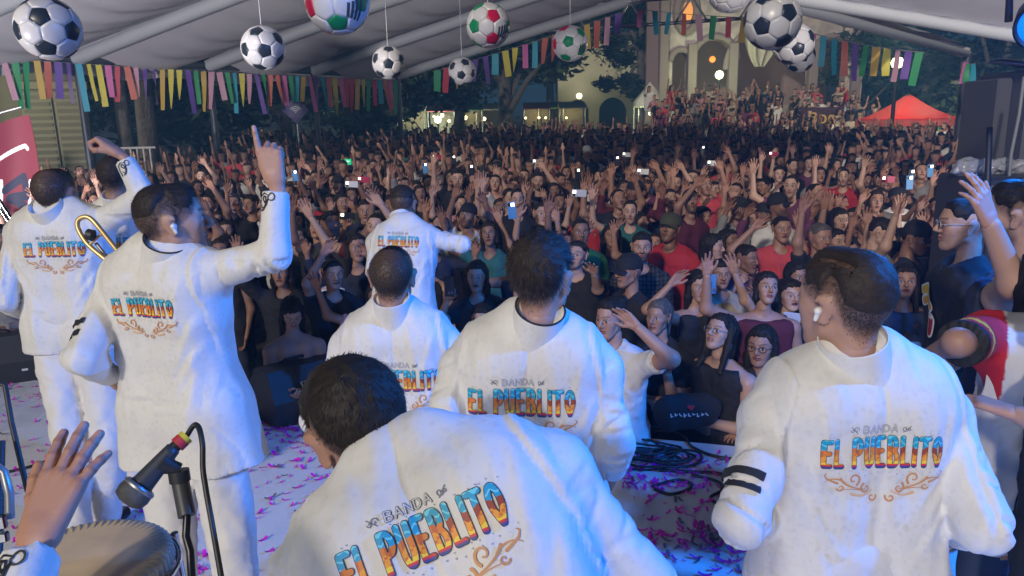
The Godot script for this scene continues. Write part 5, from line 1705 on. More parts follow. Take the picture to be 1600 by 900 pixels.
func ground_and_stage() -> void:
	var g := Geo.new()
	g.sheet(func(u: float, w: float) -> Vector3:
		var z := 30.0 - w * 230.0
		return Vector3((u - 0.5) * 260.0, ground_y(z), z), 4, 60)
	var gm := mat(rgb(0.06, 0.058, 0.056), 0.85)
	gm.albedo_texture = noise_tex(0.02, 4, 4, FastNoiseLite.TYPE_SIMPLEX_SMOOTH, 256, -1.0, 1, 0.6)
	tri_map(gm, Vector3.ONE * 0.35, true)
	struct("ground", g, gm)
	var floor_mat := mat(rgb(0.72, 0.73, 0.76), 0.38)
	floor_mat.roughness_texture = noise_tex(0.012, 9, 4)
	floor_mat.roughness = 0.75
	floor_mat.normal_enabled = true
	floor_mat.normal_texture = noise_tex(0.008, 21, 3, FastNoiseLite.TYPE_SIMPLEX_SMOOTH, 256, 5.0)
	floor_mat.normal_scale = 0.12
	tri_map(floor_mat, Vector3.ONE * 0.7)
	var x := Transform3D(Basis(Y, -0.282), Vector3(0, 0, 0))
	var s := Node3D.new()
	s.name = "stage"
	add_child(s)
	s.set_meta("kind", "structure")
	s.transform = x
	part("platform", Geo.new().box(Transform3D(Basis(), Vector3(0, 0.31, 0)), Vector3(22, 0.62, 9.04)), black_cloth, s)
	for k in 11:
		for j in 4:
			part("floor_panel", Geo.new().box(Transform3D(Basis(), Vector3(-10.0 + k * 2.0, 0.635, -3.39 + j * 2.26)), Vector3(1.992, 0.03, 2.252), 0.004), floor_mat, s)
	part("edge_trim", Geo.new().box(Transform3D(Basis(), Vector3(0, 0.6, -4.54)), Vector3(22, 0.07, 0.03), 0.008), steel, s)
	# confetti
	var mm := MultiMesh.new()
	mm.transform_format = MultiMesh.TRANSFORM_3D
	mm.use_colors = true
	var strip := Geo.new()
	strip.sheet(func(u: float, w: float) -> Vector3: return Vector3((u - 0.5) * 0.05, 0.004 + 0.01 * (u - 0.5) * (u - 0.5) * 4.0, (w - 0.5) * 0.014), 4, 1, Color.WHITE, 0.0006)
	mm.mesh = strip.mesh(true)
	var r := RandomNumberGenerator.new()
	r.seed = 15
	var spots := [[Vector3(-1.659, 0.650, -4.839), 0.22, 70], [Vector3(-1.455, 0.650, -4.512), 0.35, 60], [Vector3(-1.256, 0.650, -4.012), 0.4, 60], [Vector3(-1.197, 0.650, -3.607), 0.3, 30], [Vector3(-1.463, 0.650, -3.121), 0.13, 40], [Vector3(-2.117, 0.650, -3.679), 0.25, 50], [Vector3(-2.822, 0.650, -3.887), 0.3, 40], [Vector3(-3.912, 0.650, -5.750), 0.45, 60], [Vector3(-3.166, 0.650, -5.158), 0.6, 40], [Vector3(0.847, 0.650, -3.878), 0.3, 90], [Vector3(0.775, 0.650, -3.976), 0.2, 60], [Vector3(0.964, 0.650, -3.760), 0.35, 50], [Vector3(0.912, 0.650, -3.220), 0.16, 90], [Vector3(0.813, 0.650, -3.399), 0.4, 26], [Vector3(0.335, 0.650, -3.825), 0.6, 40], [Vector3(-1.136, 0.650, -3.034), 0.6, 40], [Vector3(-0.424, 0.650, -4.364), 1.0, 60], [Vector3(-2.072, 0.650, -4.445), 0.8, 70], [Vector3(1.033, 0.650, -3.161), 0.3, 30]]
	var xs := []
	for q in spots:
		for k in int(q[2] * 1.3):
			var p: Vector3 = q[0] + Vector3(r.randfn(), 0, r.randfn()) * q[1] * Vector3(1, 0, 0.8)
			p.y = 0.652 + r.randf() * 0.004
			if p.z < -4.6 + 0.29 * p.x:
				continue
			xs.append(Transform3D(Basis.from_euler(Vector3(r.randf_range(-0.12, 0.12), r.randf() * TAU, r.randf_range(-0.12, 0.12))).scaled(Vector3.ONE * r.randf_range(0.5, 1.35)), p))
	mm.instance_count = xs.size()
	for k in xs.size():
		mm.set_instance_transform(k, xs[k])
		mm.set_instance_color(k, [Color(0.8, 0.015, 0.6), Color(0.75, 0.02, 0.45), Color(0.65, 0.015, 0.6), Color(0.16, 0.14, 0.18)][0 if r.randf() < 0.5 else r.randi() % 4])
	var co := MultiMeshInstance3D.new()
	co.name = "confetti"
	co.multimesh = mm
	var cm := mat(Color.WHITE, 0.45)
	cm.vertex_color_use_as_albedo = true
	co.material_override = cm
	add_child(co)
	tag(co, "magenta paper confetti strewn over the white stage floor", "confetti", "", "stuff")

func tent() -> void:
	fabric = mat(rgb(0.62, 0.6, 0.63), 0.9)
	fabric.backlight_enabled = true
	fabric.backlight = Color(0.25, 0.25, 0.28)
	fabric.normal_enabled = true
	fabric.normal_texture = noise_tex(0.015, 31, 3, FastNoiseLite.TYPE_SIMPLEX_SMOOTH, 256, 4.0)
	fabric.normal_scale = 0.3
	tri_map(fabric, Vector3.ONE * 0.5)
	var beam := mat(rgb(0.5, 0.52, 0.54), 0.6)
	var pole_mat := mat(rgb(0.09, 0.095, 0.11), 0.45, 0.4)
	var t := thing("event_tent", "large grey event tent with swagged fabric ceiling over the crowd", "tent")
	var fa := Vector3(-9.096, 4.125, -16.417)
	var fd := Vector3(-3.232, 4.042, -22.854)
	var ridge := Vector3(4.942, 6.144, -20.762)
	var step := (fa - fd) / 3.0
	var right := Vector3(10.508, 3.945, -17.709)
	var feet := []
	var tops := []
	var rights := []
	for k in 6:
		feet.append(fd + step * k)
		tops.append(ridge + step * k)
		rights.append(right + step * k)
	for k in 6:
		var f: Vector3 = feet[k]
		part("rafter", Geo.new().tube(line(f, tops[k], 8, -0.04), 0.15, 8), beam, t)
		if k < 1:
			part("rafter", Geo.new().tube(line(tops[k], rights[k], 8, -0.1), 0.13, 8), beam, t)
		part("post", Geo.new().tube([Vector3(f.x, ground_y(f.z), f.z), f], 0.075, 10), pole_mat, t)
	part("post", Geo.new().tube([Vector3(right.x, 0.3, right.z), right], 0.11, 10), pole_mat, t)
	for k in 5:
		# the ceiling: cloth hung in folds between two rafters
		for s in 2:
			var lo: Array = feet if s == 0 else rights
			var g := Geo.new()
			g.sheet(func(u: float, w: float) -> Vector3:
				var e: Vector3 = lo[k].lerp(lo[k + 1], u)
				var h: Vector3 = tops[k].lerp(tops[k + 1], u)
				var p := e.lerp(h, w)
				var sag := sin(PI * u)
				p.y += 0.2 - sag * (0.16 + 0.22 * (1.0 - w)) * (1.0 if s == 0 else clampf(w * 3.0, 0.1, 1.0)) + 0.022 * sin(w * 46.0 + 2.2 * sag + k) * sag + 0.012 * sin(w * 91.0 + 3.0 * sag + k * 2.0) * sag
				return p, 14, 90, Color.WHITE, 0.012)
			part("ceiling_cloth", g, fabric, t)
		part("eave_beam", Geo.new().tube([feet[k], feet[k + 1]], 0.09, 8), pole_mat, t)
		if k < 5:
			part("eave_beam", Geo.new().tube([rights[k], rights[k + 1]], 0.08, 8), beam, t)
		var va := Geo.new()
		va.sheet(func(u: float, w: float) -> Vector3:
			var p: Vector3 = feet[k].lerp(feet[k + 1], u) - Y * (0.05 + w * (0.3 + 0.05 * sin(u * 9.0 + k))) + Vector3(0.76, 0, 0.65) * (0.03 * sin(u * 26.0) * w - 0.07)
			return p, 24, 4, Color.WHITE, 0.006)
		part("valance", va, mat(rgb(0.62, 0.6, 0.6), 0.9), t)
	# the truss across the far gable
	var ta := Vector3(0.782, 5.097, -22.065)
	var tb := Vector3(7.092, 5.092, -19.605)
	var up := Vector3(0, 0.62, 0)
	part("gable_truss", Geo.new().tube([ta, tb], 0.045, 8), steel, t)
	part("gable_truss", Geo.new().tube([ta.lerp(tb, 0.2) + up, ta.lerp(tb, 0.85) + up], 0.045, 8), steel, t)
	for k in 7:
		var q: Vector3 = ta.lerp(tb, 0.1 + k * 0.12)
		part("truss_brace", Geo.new().tube([q, ta.lerp(tb, 0.16 + k * 0.12 if k % 2 == 0 else 0.04 + k * 0.12) + up], 0.03, 6), steel, t)
	# the stage roof at the upper right
	var s2 := thing("stage_roof", "grey fabric edge of the stage roof at the upper right", "roof")
	var a := Vector3(3.444, 4.043, -9.533)
	var b := Vector3(6.094, 3.551, -9.423)
	part("edge_beam", Geo.new().tube([a, b, b + (b - a)], 0.085, 10), beam, s2)
	var g2 := Geo.new()
	g2.sheet(func(u: float, w: float) -> Vector3:
		return a.lerp(b + (b - a), u) + Vector3(0.3, 1.5, 2.6) * w + Y * (0.05 - 0.2 * sin(PI * w) + 0.02 * sin(u * 60.0)), 40, 8, Color.WHITE, 0.012)
	part("roof_cloth", g2, fabric, s2)

func buntings() -> void:
	var pc := [Color(0.8, 0.2, 0.5), Color(0.2, 0.1, 0.45), Color(0.06, 0.4, 0.15), Color(0.65, 0.06, 0.09), Color(0.06, 0.45, 0.6), Color(0.75, 0.5, 0.08), Color(0.75, 0.2, 0.12), Color(0.85, 0.75, 0.1), Color(0.75, 0.4, 0.5)]
	for c in pc:
		var m := mat(rgb(c.r, c.g, c.b), 0.55)
		m.backlight_enabled = true
		m.backlight = Color(0.4, 0.4, 0.4)
		paper.append(m)
	var r := RandomNumberGenerator.new()
	r.seed = 3
	var shapes := []
	for v in 5:
		var g := Geo.new()
		var tw := [-0.5, 0.2, 0.7, -0.2, 1.2][v] as float
		g.sheet(func(u: float, w: float) -> Vector3:
			var a := tw * w
			return Vector3((u - 0.5) * cos(a), -w, (u - 0.5) * sin(a) + 0.12 * sin(w * 3.0 + v) * w), 2, 8, Color.WHITE, 0.004)
		shapes.append(g.mesh())
	var fa := Vector3(-9.039, 4.063, -16.301)
	var fd := Vector3(-3.221, 3.889, -22.717)
	var lines := [
		["bunting", "string of long coloured paper strips hung along the left eave of the tent", fa + (fa - fd) * 0.34, fd, 60, 0.84, 0.13],
		["bunting", "string of paper strips slanting up under the far gable of the tent", Vector3(-2.109, 4.064, -21.834), Vector3(3.098, 5.412, -20.701), 19, 0.62, 0.17],
		["bunting", "string of small paper strips across the gable truss", Vector3(3.318, 5.443, -20.503), Vector3(7.093, 4.918, -18.951), 11, 0.55, 0.15],
		["bunting", "string of paper strips under the right side of the tent, against the dark", Vector3(5.454, 4.122, -14.162), Vector3(7.568, 3.717, -14.072), 11, 0.6, 0.13],
		["bunting", "short red and orange strips hanging on the right tent post", Vector3(9.805, 3.723, -16.635), Vector3(9.925, 3.664, -16.417), 3, 0.5, 0.13]]
	for l in lines:
		var t := thing(l[0], l[1], "bunting", l[2], 0.0, "strings of paper bunting")
		var ab: Vector3 = l[3] - l[2]
		part("string", Geo.new().tube(line(Vector3.ZERO, ab, 12, 0.05), 0.008, 5), mat(rgb(0.3, 0.3, 0.3)), t)
		for k in l[4]:
			var q: float = (k + 0.5) / l[4]
			var p: Vector3 = ab * q - Y * 0.05 * 4.0 * q * (1.0 - q)
			var x := Transform3D(Basis(Y, r.randf_range(-0.5, 0.5)) * Basis(Vector3(0, 0, 1), r.randf_range(-0.16, 0.16)), p)
			x.basis = x.basis * Basis.from_scale(Vector3(l[6] * r.randf_range(0.8, 1.15), l[5] * r.randf_range(0.75, 1.2), l[6]))
			piece("paper_strip", shapes[r.randi() % 5], paper[(k * 2 + r.randi() % 3) % paper.size()], t, x)

func balls() -> void:
	# a truncated icosahedron: 12 five-sided and 20 six-sided panels, each a little cushion
	var ph := (1.0 + sqrt(5.0)) / 2.0
	var ico := []
	for s in [-1.0, 1.0]:
		for e in [-1.0, 1.0]:
			ico.append(Vector3(0, s, e * ph).normalized()); ico.append(Vector3(s, e * ph, 0).normalized()); ico.append(Vector3(e * ph, 0, s).normalized())
	var edge := 1.1
	var panels := []
	var corner := func(a: Vector3, b: Vector3) -> Vector3: return a.lerp(b, 1.0 / 3.0).normalized()
	var cushion := func(pts: Array) -> Mesh:
		var m := Vector3.ZERO
		for p in pts: m += p
		m = m.normalized()
		var ax := (pts[0] - m * pts[0].dot(m)).normalized() as Vector3
		pts.sort_custom(func(a: Vector3, b: Vector3) -> bool: return atan2(a.dot(m.cross(ax)), a.dot(ax)) < atan2(b.dot(m.cross(ax)), b.dot(ax)))
		var g := Geo.new()
		var n := pts.size()
		var rows := [[0.0, 1.012], [0.4, 1.012], [0.75, 1.01], [0.93, 1.003], [1.0, 0.985]]
		var ring_ := []
		for q in rows:
			var row := []
			for k in n * 3:
				var e: Vector3 = (pts[k / 3] as Vector3).lerp(pts[(k / 3 + 1) % n], (k % 3) / 3.0)
				var d := m.lerp(e, q[0]).normalized()
				row.append(g.vert(d * q[1], (d + (e - m).normalized() * (0.7 if q[0] > 0.9 else 0.0)).normalized(), Color.WHITE))
			ring_.append(row)
		for q in rows.size() - 1:
			for k in n * 3:
				g.quad(ring_[q][k], ring_[q][(k + 1) % (n * 3)], ring_[q + 1][(k + 1) % (n * 3)], ring_[q + 1][k])
		return g.mesh()
	for a in ico:
		var pts := []
		for b in ico:
			if a != b and a.distance_to(b) < edge:
				pts.append(corner.call(a, b))
		panels.append([cushion.call(pts), true])
	for a in 12:
		for b in range(a + 1, 12):
			for c in range(b + 1, 12):
				if ico[a].distance_to(ico[b]) < edge and ico[b].distance_to(ico[c]) < edge and ico[a].distance_to(ico[c]) < edge:
					panels.append([cushion.call([corner.call(ico[a], ico[b]), corner.call(ico[b], ico[a]), corner.call(ico[b], ico[c]), corner.call(ico[c], ico[b]), corner.call(ico[a], ico[c]), corner.call(ico[c], ico[a])]), false])
	var core := Geo.new()
	core.lathe([Vector2(0, -0.975), Vector2(0.38, -0.898), Vector2(0.69, -0.69), Vector2(0.898, -0.38), Vector2(0.975, 0), Vector2(0.898, 0.38), Vector2(0.69, 0.69), Vector2(0.38, 0.898), Vector2(0, 0.975)], 20)
	var core_mesh := core.mesh()
	var white := mat(rgb(0.72, 0.71, 0.72), 0.3)
	white.clearcoat_enabled = true
	white.clearcoat = 0.3
	var black := mat(rgb(0.025, 0.035, 0.05), 0.3)
	var red := mat(rgb(0.6, 0.01, 0.06), 0.3)
	var green := mat(rgb(0.01, 0.27, 0.1), 0.3)
	var seam := mat(rgb(0.2, 0.2, 0.22), 0.7)
	var print_dark := mat(rgb(0.05, 0.06, 0.07), 0.5)
	var spots := [
		["large black and white ball hanging over the left eave, nearest the left edge", Vector3(-3.810, 3.481, -6.539), 0.25, 0, Vector3(0.25, 0.3, 0)],
		["black and white ball hanging right of the leftmost ball, by the eave", Vector3(-2.881, 3.557, -9.220), 0.25, 0, Vector3(0.1, 1.4, 0.2)],
		["large white ball with red panels cut by the top of the picture", Vector3(-1.336, 3.602, -6.258), 0.25, 1, Vector3(0.3, 0.1, 0.1)],
		["black and white ball low over the facing back", Vector3(-1.849, 3.582, -12.094), 0.25, 0, Vector3(0.6, 0.5, 0.7)],
		["white ball with green and red panels hanging from a rafter", Vector3(-0.210, 3.735, -9.055), 0.25, 2, Vector3(0.2, 0.3, 0)],
		["smallest black and white ball, by the slanting bunting", Vector3(-0.840, 3.580, -14.348), 0.25, 0, Vector3(0.9, 0.2, 0.4)],
		["white ball with red and green panels beside the slanting bunting", Vector3(0.910, 3.725, -11.204), 0.25, 2, Vector3(0.5, 2.0, 0.3)],
		["white underside of a ball cut by the top, above the cluster of three", Vector3(2.471, 4.022, -8.709), 0.25, 3, Vector3(0.1, 0.9, 0)],
		["largest black and white ball of the overlapping three at the right", Vector3(2.392, 3.482, -7.051), 0.25, 0, Vector3(0.35, 0.35, 0.1)],
		["middle black and white ball of the overlapping three", Vector3(3.532, 3.518, -9.621), 0.25, 0, Vector3(0.2, 1.0, 0.3)],
		["lowest black and white ball of the overlapping three", Vector3(4.784, 3.584, -12.710), 0.25, 0, Vector3(0.5, 0.3, 0.8)]]
	for s in spots:
		var t := thing("soccer_ball", s[0], "ball", s[1], 0.0, "inflated balls hung from the tent")
		var x := Transform3D(Basis.from_euler(s[4]).scaled(Vector3.ONE * s[2]), Vector3.ZERO)
		piece("core", core_mesh, seam, t, x)
		for k in panels.size():
			var m: Material = white
			if panels[k][1]:
				m = [black, red, green if k % 3 else red, white][s[3]]
				if s[3] == 1 and k % 4 == 3: m = green
			piece("panel", panels[k][0], m, t, x)
		part("string", Geo.new().tube([Vector3(0, s[2], 0), Vector3(0, s[2] + 1.3, 0)], 0.006, 5), white, t)
		if s[3] in [1, 2]:
			var p := Geo.new()
			for q in 4:
				p.sheet(func(u: float, w: float) -> Vector3:
					var a := 0.95 - 0.15 * q + u * 0.1
					return Vector3(sin(a) * cos((w - 0.5) * 0.7 - 0.3), sin((w - 0.5) * (0.7 - 0.1 * q) - 0.35), cos(a) * cos((w - 0.5) * 0.7 - 0.3)).normalized() * s[2] * 1.018, 2, 6)
			part("print", p, print_dark, t)

func arch_wall(w: float, h: float, d: float, holes: Array, step := 0.05) -> Geo:   # holes: [centre x, width, sill, height of crown]
	var g := Geo.new()
	var open := func(x: float) -> Array:
		for q in holes:
			var e: float = absf(x - q[0]) / (q[1] / 2.0)
			if e < 1.0:
				var top: float = q[3] - (q[1] / 2.0) * (1.0 - sqrt(1.0 - e * e)) if q.size() < 5 else q[3]
				return [q[2], top]
		return []
	var n := int(w / step)
	for k in n:
		var x0 := -w / 2.0 + k * w / n
		var x1 := x0 + w / n
		var o: Array = open.call((x0 + x1) / 2.0)
		var parts := [[0.0, h]] if o.is_empty() else [[0.0, o[0]], [o[1], h]]
		for q in parts:
			if q[1] - q[0] < 0.01: continue
			g.flat(Vector3(x0, q[0], 0), Vector3(x0, q[1], 0), Vector3(x1, q[1], 0), Vector3(x1, q[0], 0))
			g.flat(Vector3(x0, q[0], -d), Vector3(x1, q[0], -d), Vector3(x1, q[1], -d), Vector3(x0, q[1], -d))
			g.flat(Vector3(x0, q[1], 0), Vector3(x0, q[1], -d), Vector3(x1, q[1], -d), Vector3(x1, q[1], 0))
			g.flat(Vector3(x0, q[0], 0), Vector3(x1, q[0], 0), Vector3(x1, q[0], -d), Vector3(x0, q[0], -d))
		var o2: Array = open.call((x0 + x1) / 2.0 + w / n)
		if o.is_empty() != o2.is_empty():
			var q: Array = o if o2.is_empty() else o2
			g.flat(Vector3(x1, q[0], 0), Vector3(x1, q[1], 0), Vector3(x1, q[1], -d), Vector3(x1, q[0], -d))
	return g

func omni(parent: Node, p: Vector3, c: Color, e: float, size := 0.1) -> void:
	var l := OmniLight3D.new()
	l.name = "light"
	l.light_color = c
	l.light_energy = e
	l.omni_range = 40.0
	l.omni_attenuation = 2.0
	l.light_size = size
	l.shadow_enabled = true
	parent.add_child(l, true)
	l.position = p

func globe(r: float) -> Geo:
	return Geo.new().lathe([Vector2(0, -r), Vector2(r * 0.7, -r * 0.7), Vector2(r, 0), Vector2(r * 0.7, r * 0.7), Vector2(0, r)], 14)

func street_lamp(label: String, p: Vector3, e: float, c: Color) -> void:
	var y := ground_y(p.z)
	var t := thing("street_lamp", label, "street lamp", Vector3(p.x, y, p.z), 0.0, "lit lamps round the plaza")
	part("post", Geo.new().tube([Vector3.ZERO, Vector3(0, p.y - y - 0.2, 0)], [0.09, 0.05], 8), black_plastic, t)
	piece("lamp_globe", globe(0.2).mesh(), glow(c, 3.0), t, Transform3D(Basis(), Vector3(0, p.y - y, 0)))
	omni(t, Vector3(0, p.y - y, 0), c, e, 0.2)

func tree(label: String, at: Vector3, h: float, spread: float, low: float, trunk_r: float, leaf_c: Color, seed_: int, leaves := 5000, lean := 0.0) -> void:
	var r := RandomNumberGenerator.new()
	r.seed = seed_
	var t := thing("tree", label, "tree", at, 0.0, "trees round the plaza")
	var bark := mat(rgb(0.1, 0.085, 0.07), 0.9)
	bark.normal_enabled = true
	bark.normal_texture = noise_tex(0.03, seed_, 4, FastNoiseLite.TYPE_SIMPLEX_SMOOTH, 128, 8.0)
	tri_map(bark, Vector3(2, 0.6, 2))
	var g := Geo.new()
	var top := Vector3(lean, h * 0.75, 0)
	g.tube([Vector3(0, -0.1, 0), Vector3(lean * 0.1, 0.3, 0), Vector3(lean * 0.4, low, 0.05), top], [trunk_r * 1.5, trunk_r * 1.05, trunk_r * 0.85, trunk_r * 0.3], 10)
	var tips := []
	for k in 9:
		var a := r.randf() * TAU
		var s := Vector3(lean * 0.5, lerpf(low * 0.8, h * 0.6, r.randf()), 0)
		var e := Vector3(cos(a), 0, sin(a)) * spread * r.randf_range(0.5, 0.95) + Vector3(lean, r.randf_range(low, h * 0.92), 0)
		g.tube([s, s.lerp(e, 0.5) + Y * 0.3, e], [trunk_r * 0.45, trunk_r * 0.3, trunk_r * 0.1], 6)
		tips.append(e)
	tips.append(top)
	part("trunk", g, bark, t)
	var l := Geo.new()
	var clumps := []
	for k in 34:
		var b: Vector3 = tips[r.randi() % tips.size()]
		clumps.append([b + Vector3(r.randfn(), r.randfn() * 0.7, r.randfn()) * spread * 0.33, r.randf_range(0.35, 0.85) * spread * 0.34])
	for k in leaves * 2:
		var q: Array = clumps[r.randi() % clumps.size()]
		var p: Vector3 = q[0] + Vector3(r.randfn(), r.randfn() * 0.7, r.randfn()) * q[1] * 0.6
		if p.y < low * 0.8:
			continue
		var a := Vector3(r.randfn(), r.randfn() * 0.5, r.randfn()).normalized() * r.randf_range(0.12, 0.3)
		var b := a.cross(Vector3(r.randfn(), r.randfn(), r.randfn())).normalized() * a.length() * 0.4
		var c := leaf_c * r.randf_range(0.6, 1.4)
		var nn := a.cross(b).normalized()
		l.i.append_array(PackedInt32Array([l.vert(p - a, nn, c), l.vert(p + b, nn, c), l.vert(p + a, nn, c), l.vert(p - a, nn, c), l.vert(p + a, nn, c), l.vert(p - b, nn, c)]))
	var lm := mat(Color.WHITE, 0.6)
	lm.vertex_color_use_as_albedo = true
	lm.backlight_enabled = true
	lm.backlight = Color(0.4, 0.4, 0.4)
	part("crown", l, lm, t, true)

func church() -> void:
	var base := Vector3(12.135, 2.398, -36.832)
	var gy := ground_y(base.z)
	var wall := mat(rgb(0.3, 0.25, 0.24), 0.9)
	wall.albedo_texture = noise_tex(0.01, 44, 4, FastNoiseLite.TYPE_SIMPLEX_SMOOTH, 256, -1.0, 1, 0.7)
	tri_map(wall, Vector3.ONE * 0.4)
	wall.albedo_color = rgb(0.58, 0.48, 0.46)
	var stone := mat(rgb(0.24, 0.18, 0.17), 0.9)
	var t := thing("church", "pale plastered church front with three arches, oval windows and people on its steps", "church", Vector3(base.x, gy, base.z))
	var x0 := -4.75
	var f := arch_wall(9.6, 8.2, 0.7, [[-3.9, 0.75, 2.2, 4.75], [-2.3, 1.9, 2.2, 5.3], [0.35, 4.0, 2.2, 5.9], [3.2, 1.6, 2.2, 5.2]])
	part("wall", f, wall, t)
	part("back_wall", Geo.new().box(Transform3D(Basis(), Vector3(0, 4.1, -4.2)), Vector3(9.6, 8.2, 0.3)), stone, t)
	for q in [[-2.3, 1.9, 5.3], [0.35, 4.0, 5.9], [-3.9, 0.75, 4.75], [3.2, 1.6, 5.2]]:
		var pts := []
		for k in 17:
			var a := PI * k / 16.0
			pts.append(Vector3(q[0] + cos(a) * (q[1] / 2.0 + 0.12), q[2] - q[1] / 2.0 + sin(a) * (q[1] / 2.0 + 0.12), 0.03))
		part("arch_moulding", Geo.new().tube(pts, 0.16, 6), stone, t)
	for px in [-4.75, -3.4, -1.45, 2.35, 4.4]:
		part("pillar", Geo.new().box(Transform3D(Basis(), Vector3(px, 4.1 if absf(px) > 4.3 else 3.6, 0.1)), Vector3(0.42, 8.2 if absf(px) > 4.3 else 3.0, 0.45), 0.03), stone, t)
	part("cornice", Geo.new().box(Transform3D(Basis(), Vector3(0, 8.25, 0.1)), Vector3(10.0, 0.3, 0.9), 0.05), wall, t)
	var warm := Color(1.0, 0.55, 0.2)
	for q in [[-3.7, 6.55, 0.32, 0.6], [3.2, 6.9, 0.42, 0.42]]:
		var o := Geo.new()
		var ring_pts := []
		for k in 25:
			ring_pts.append(Vector3(q[0] + cos(TAU * k / 24) * q[2] * 1.5, q[1] + sin(TAU * k / 24) * q[3] * 1.5, 0.05))
		o.tube(ring_pts, 0.2, 6)
		var w := part("oval_window", o, stone, t)
		var pane := Geo.new()
		pane.lathe([Vector2(1.0, 0.0), Vector2(0, 0.02)], 20, Transform3D(Basis(X, PI / 2).scaled(Vector3.ONE), Vector3.ZERO))
		var pm := part("pane", pane, glow(Color(1.0, 0.66, 0.34), 0.4), w)
		pm.transform = Transform3D(Basis.from_scale(Vector3(q[2] * 0.75, q[3] * 0.75, 1)), Vector3(q[0] + 0.05, q[1], 0.09))
	# lamps in the porch
	for q in [[-2.0, 4.5, -1.5], [1.7, 5.2, -1.6], [3.2, 4.4, -1.4]]:
		var lp := piece("porch_lamp", globe(0.16).mesh(), glow(warm, 2.0), t, Transform3D(Basis(), Vector3(q[0], q[1], q[2])))
		omni(t, Vector3(q[0], q[1], q[2]), Color(1.0, 0.72, 0.42), 0.5, 0.16)
	var drape_ := Geo.new()
	drape_.sheet(func(u: float, w: float) -> Vector3:
		return Vector3(-0.2 + (u - 0.5) * 2.0 * (1.0 - w * w * 0.8), 6.2 - w * 2.2, 0.25 + 0.14 * sin(u * 17.0 + w * 5.0)), 30, 10, Color.WHITE, 0.02)
	tag(part("hanging_cloth", drape_, mat(rgb(0.45, 0.4, 0.33), 0.9), self), "pale ruffled cloth hung in the middle arch of the church", "cloth")
	get_node("hanging_cloth").position = t.position
	for s in 8:
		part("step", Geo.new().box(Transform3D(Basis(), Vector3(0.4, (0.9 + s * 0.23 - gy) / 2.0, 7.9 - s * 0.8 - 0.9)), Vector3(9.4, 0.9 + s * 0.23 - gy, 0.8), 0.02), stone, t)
	# a row of pale letters on a dark board beside the steps
	var sgn := thing("banner", "dark banner with large yellow letters below the right arch of the church", "banner", Vector3(12.195, 2.568, -29.697))
	part("board", Geo.new().box(Transform3D(), Vector3(1.7, 0.75, 0.04), 0.01), mat(rgb(0.05, 0.02, 0.04)), sgn)
	var tm := TextMesh.new()
	tm.text = "Boo"
	tm.font = SystemFont.new()
	tm.font_size = 64
	tm.pixel_size = 0.0095
	tm.depth = 0.03
	piece("lettering", tm, mat(rgb(0.55, 0.36, 0.08)), sgn, Transform3D(Basis(), Vector3(0, 0, 0.04)))

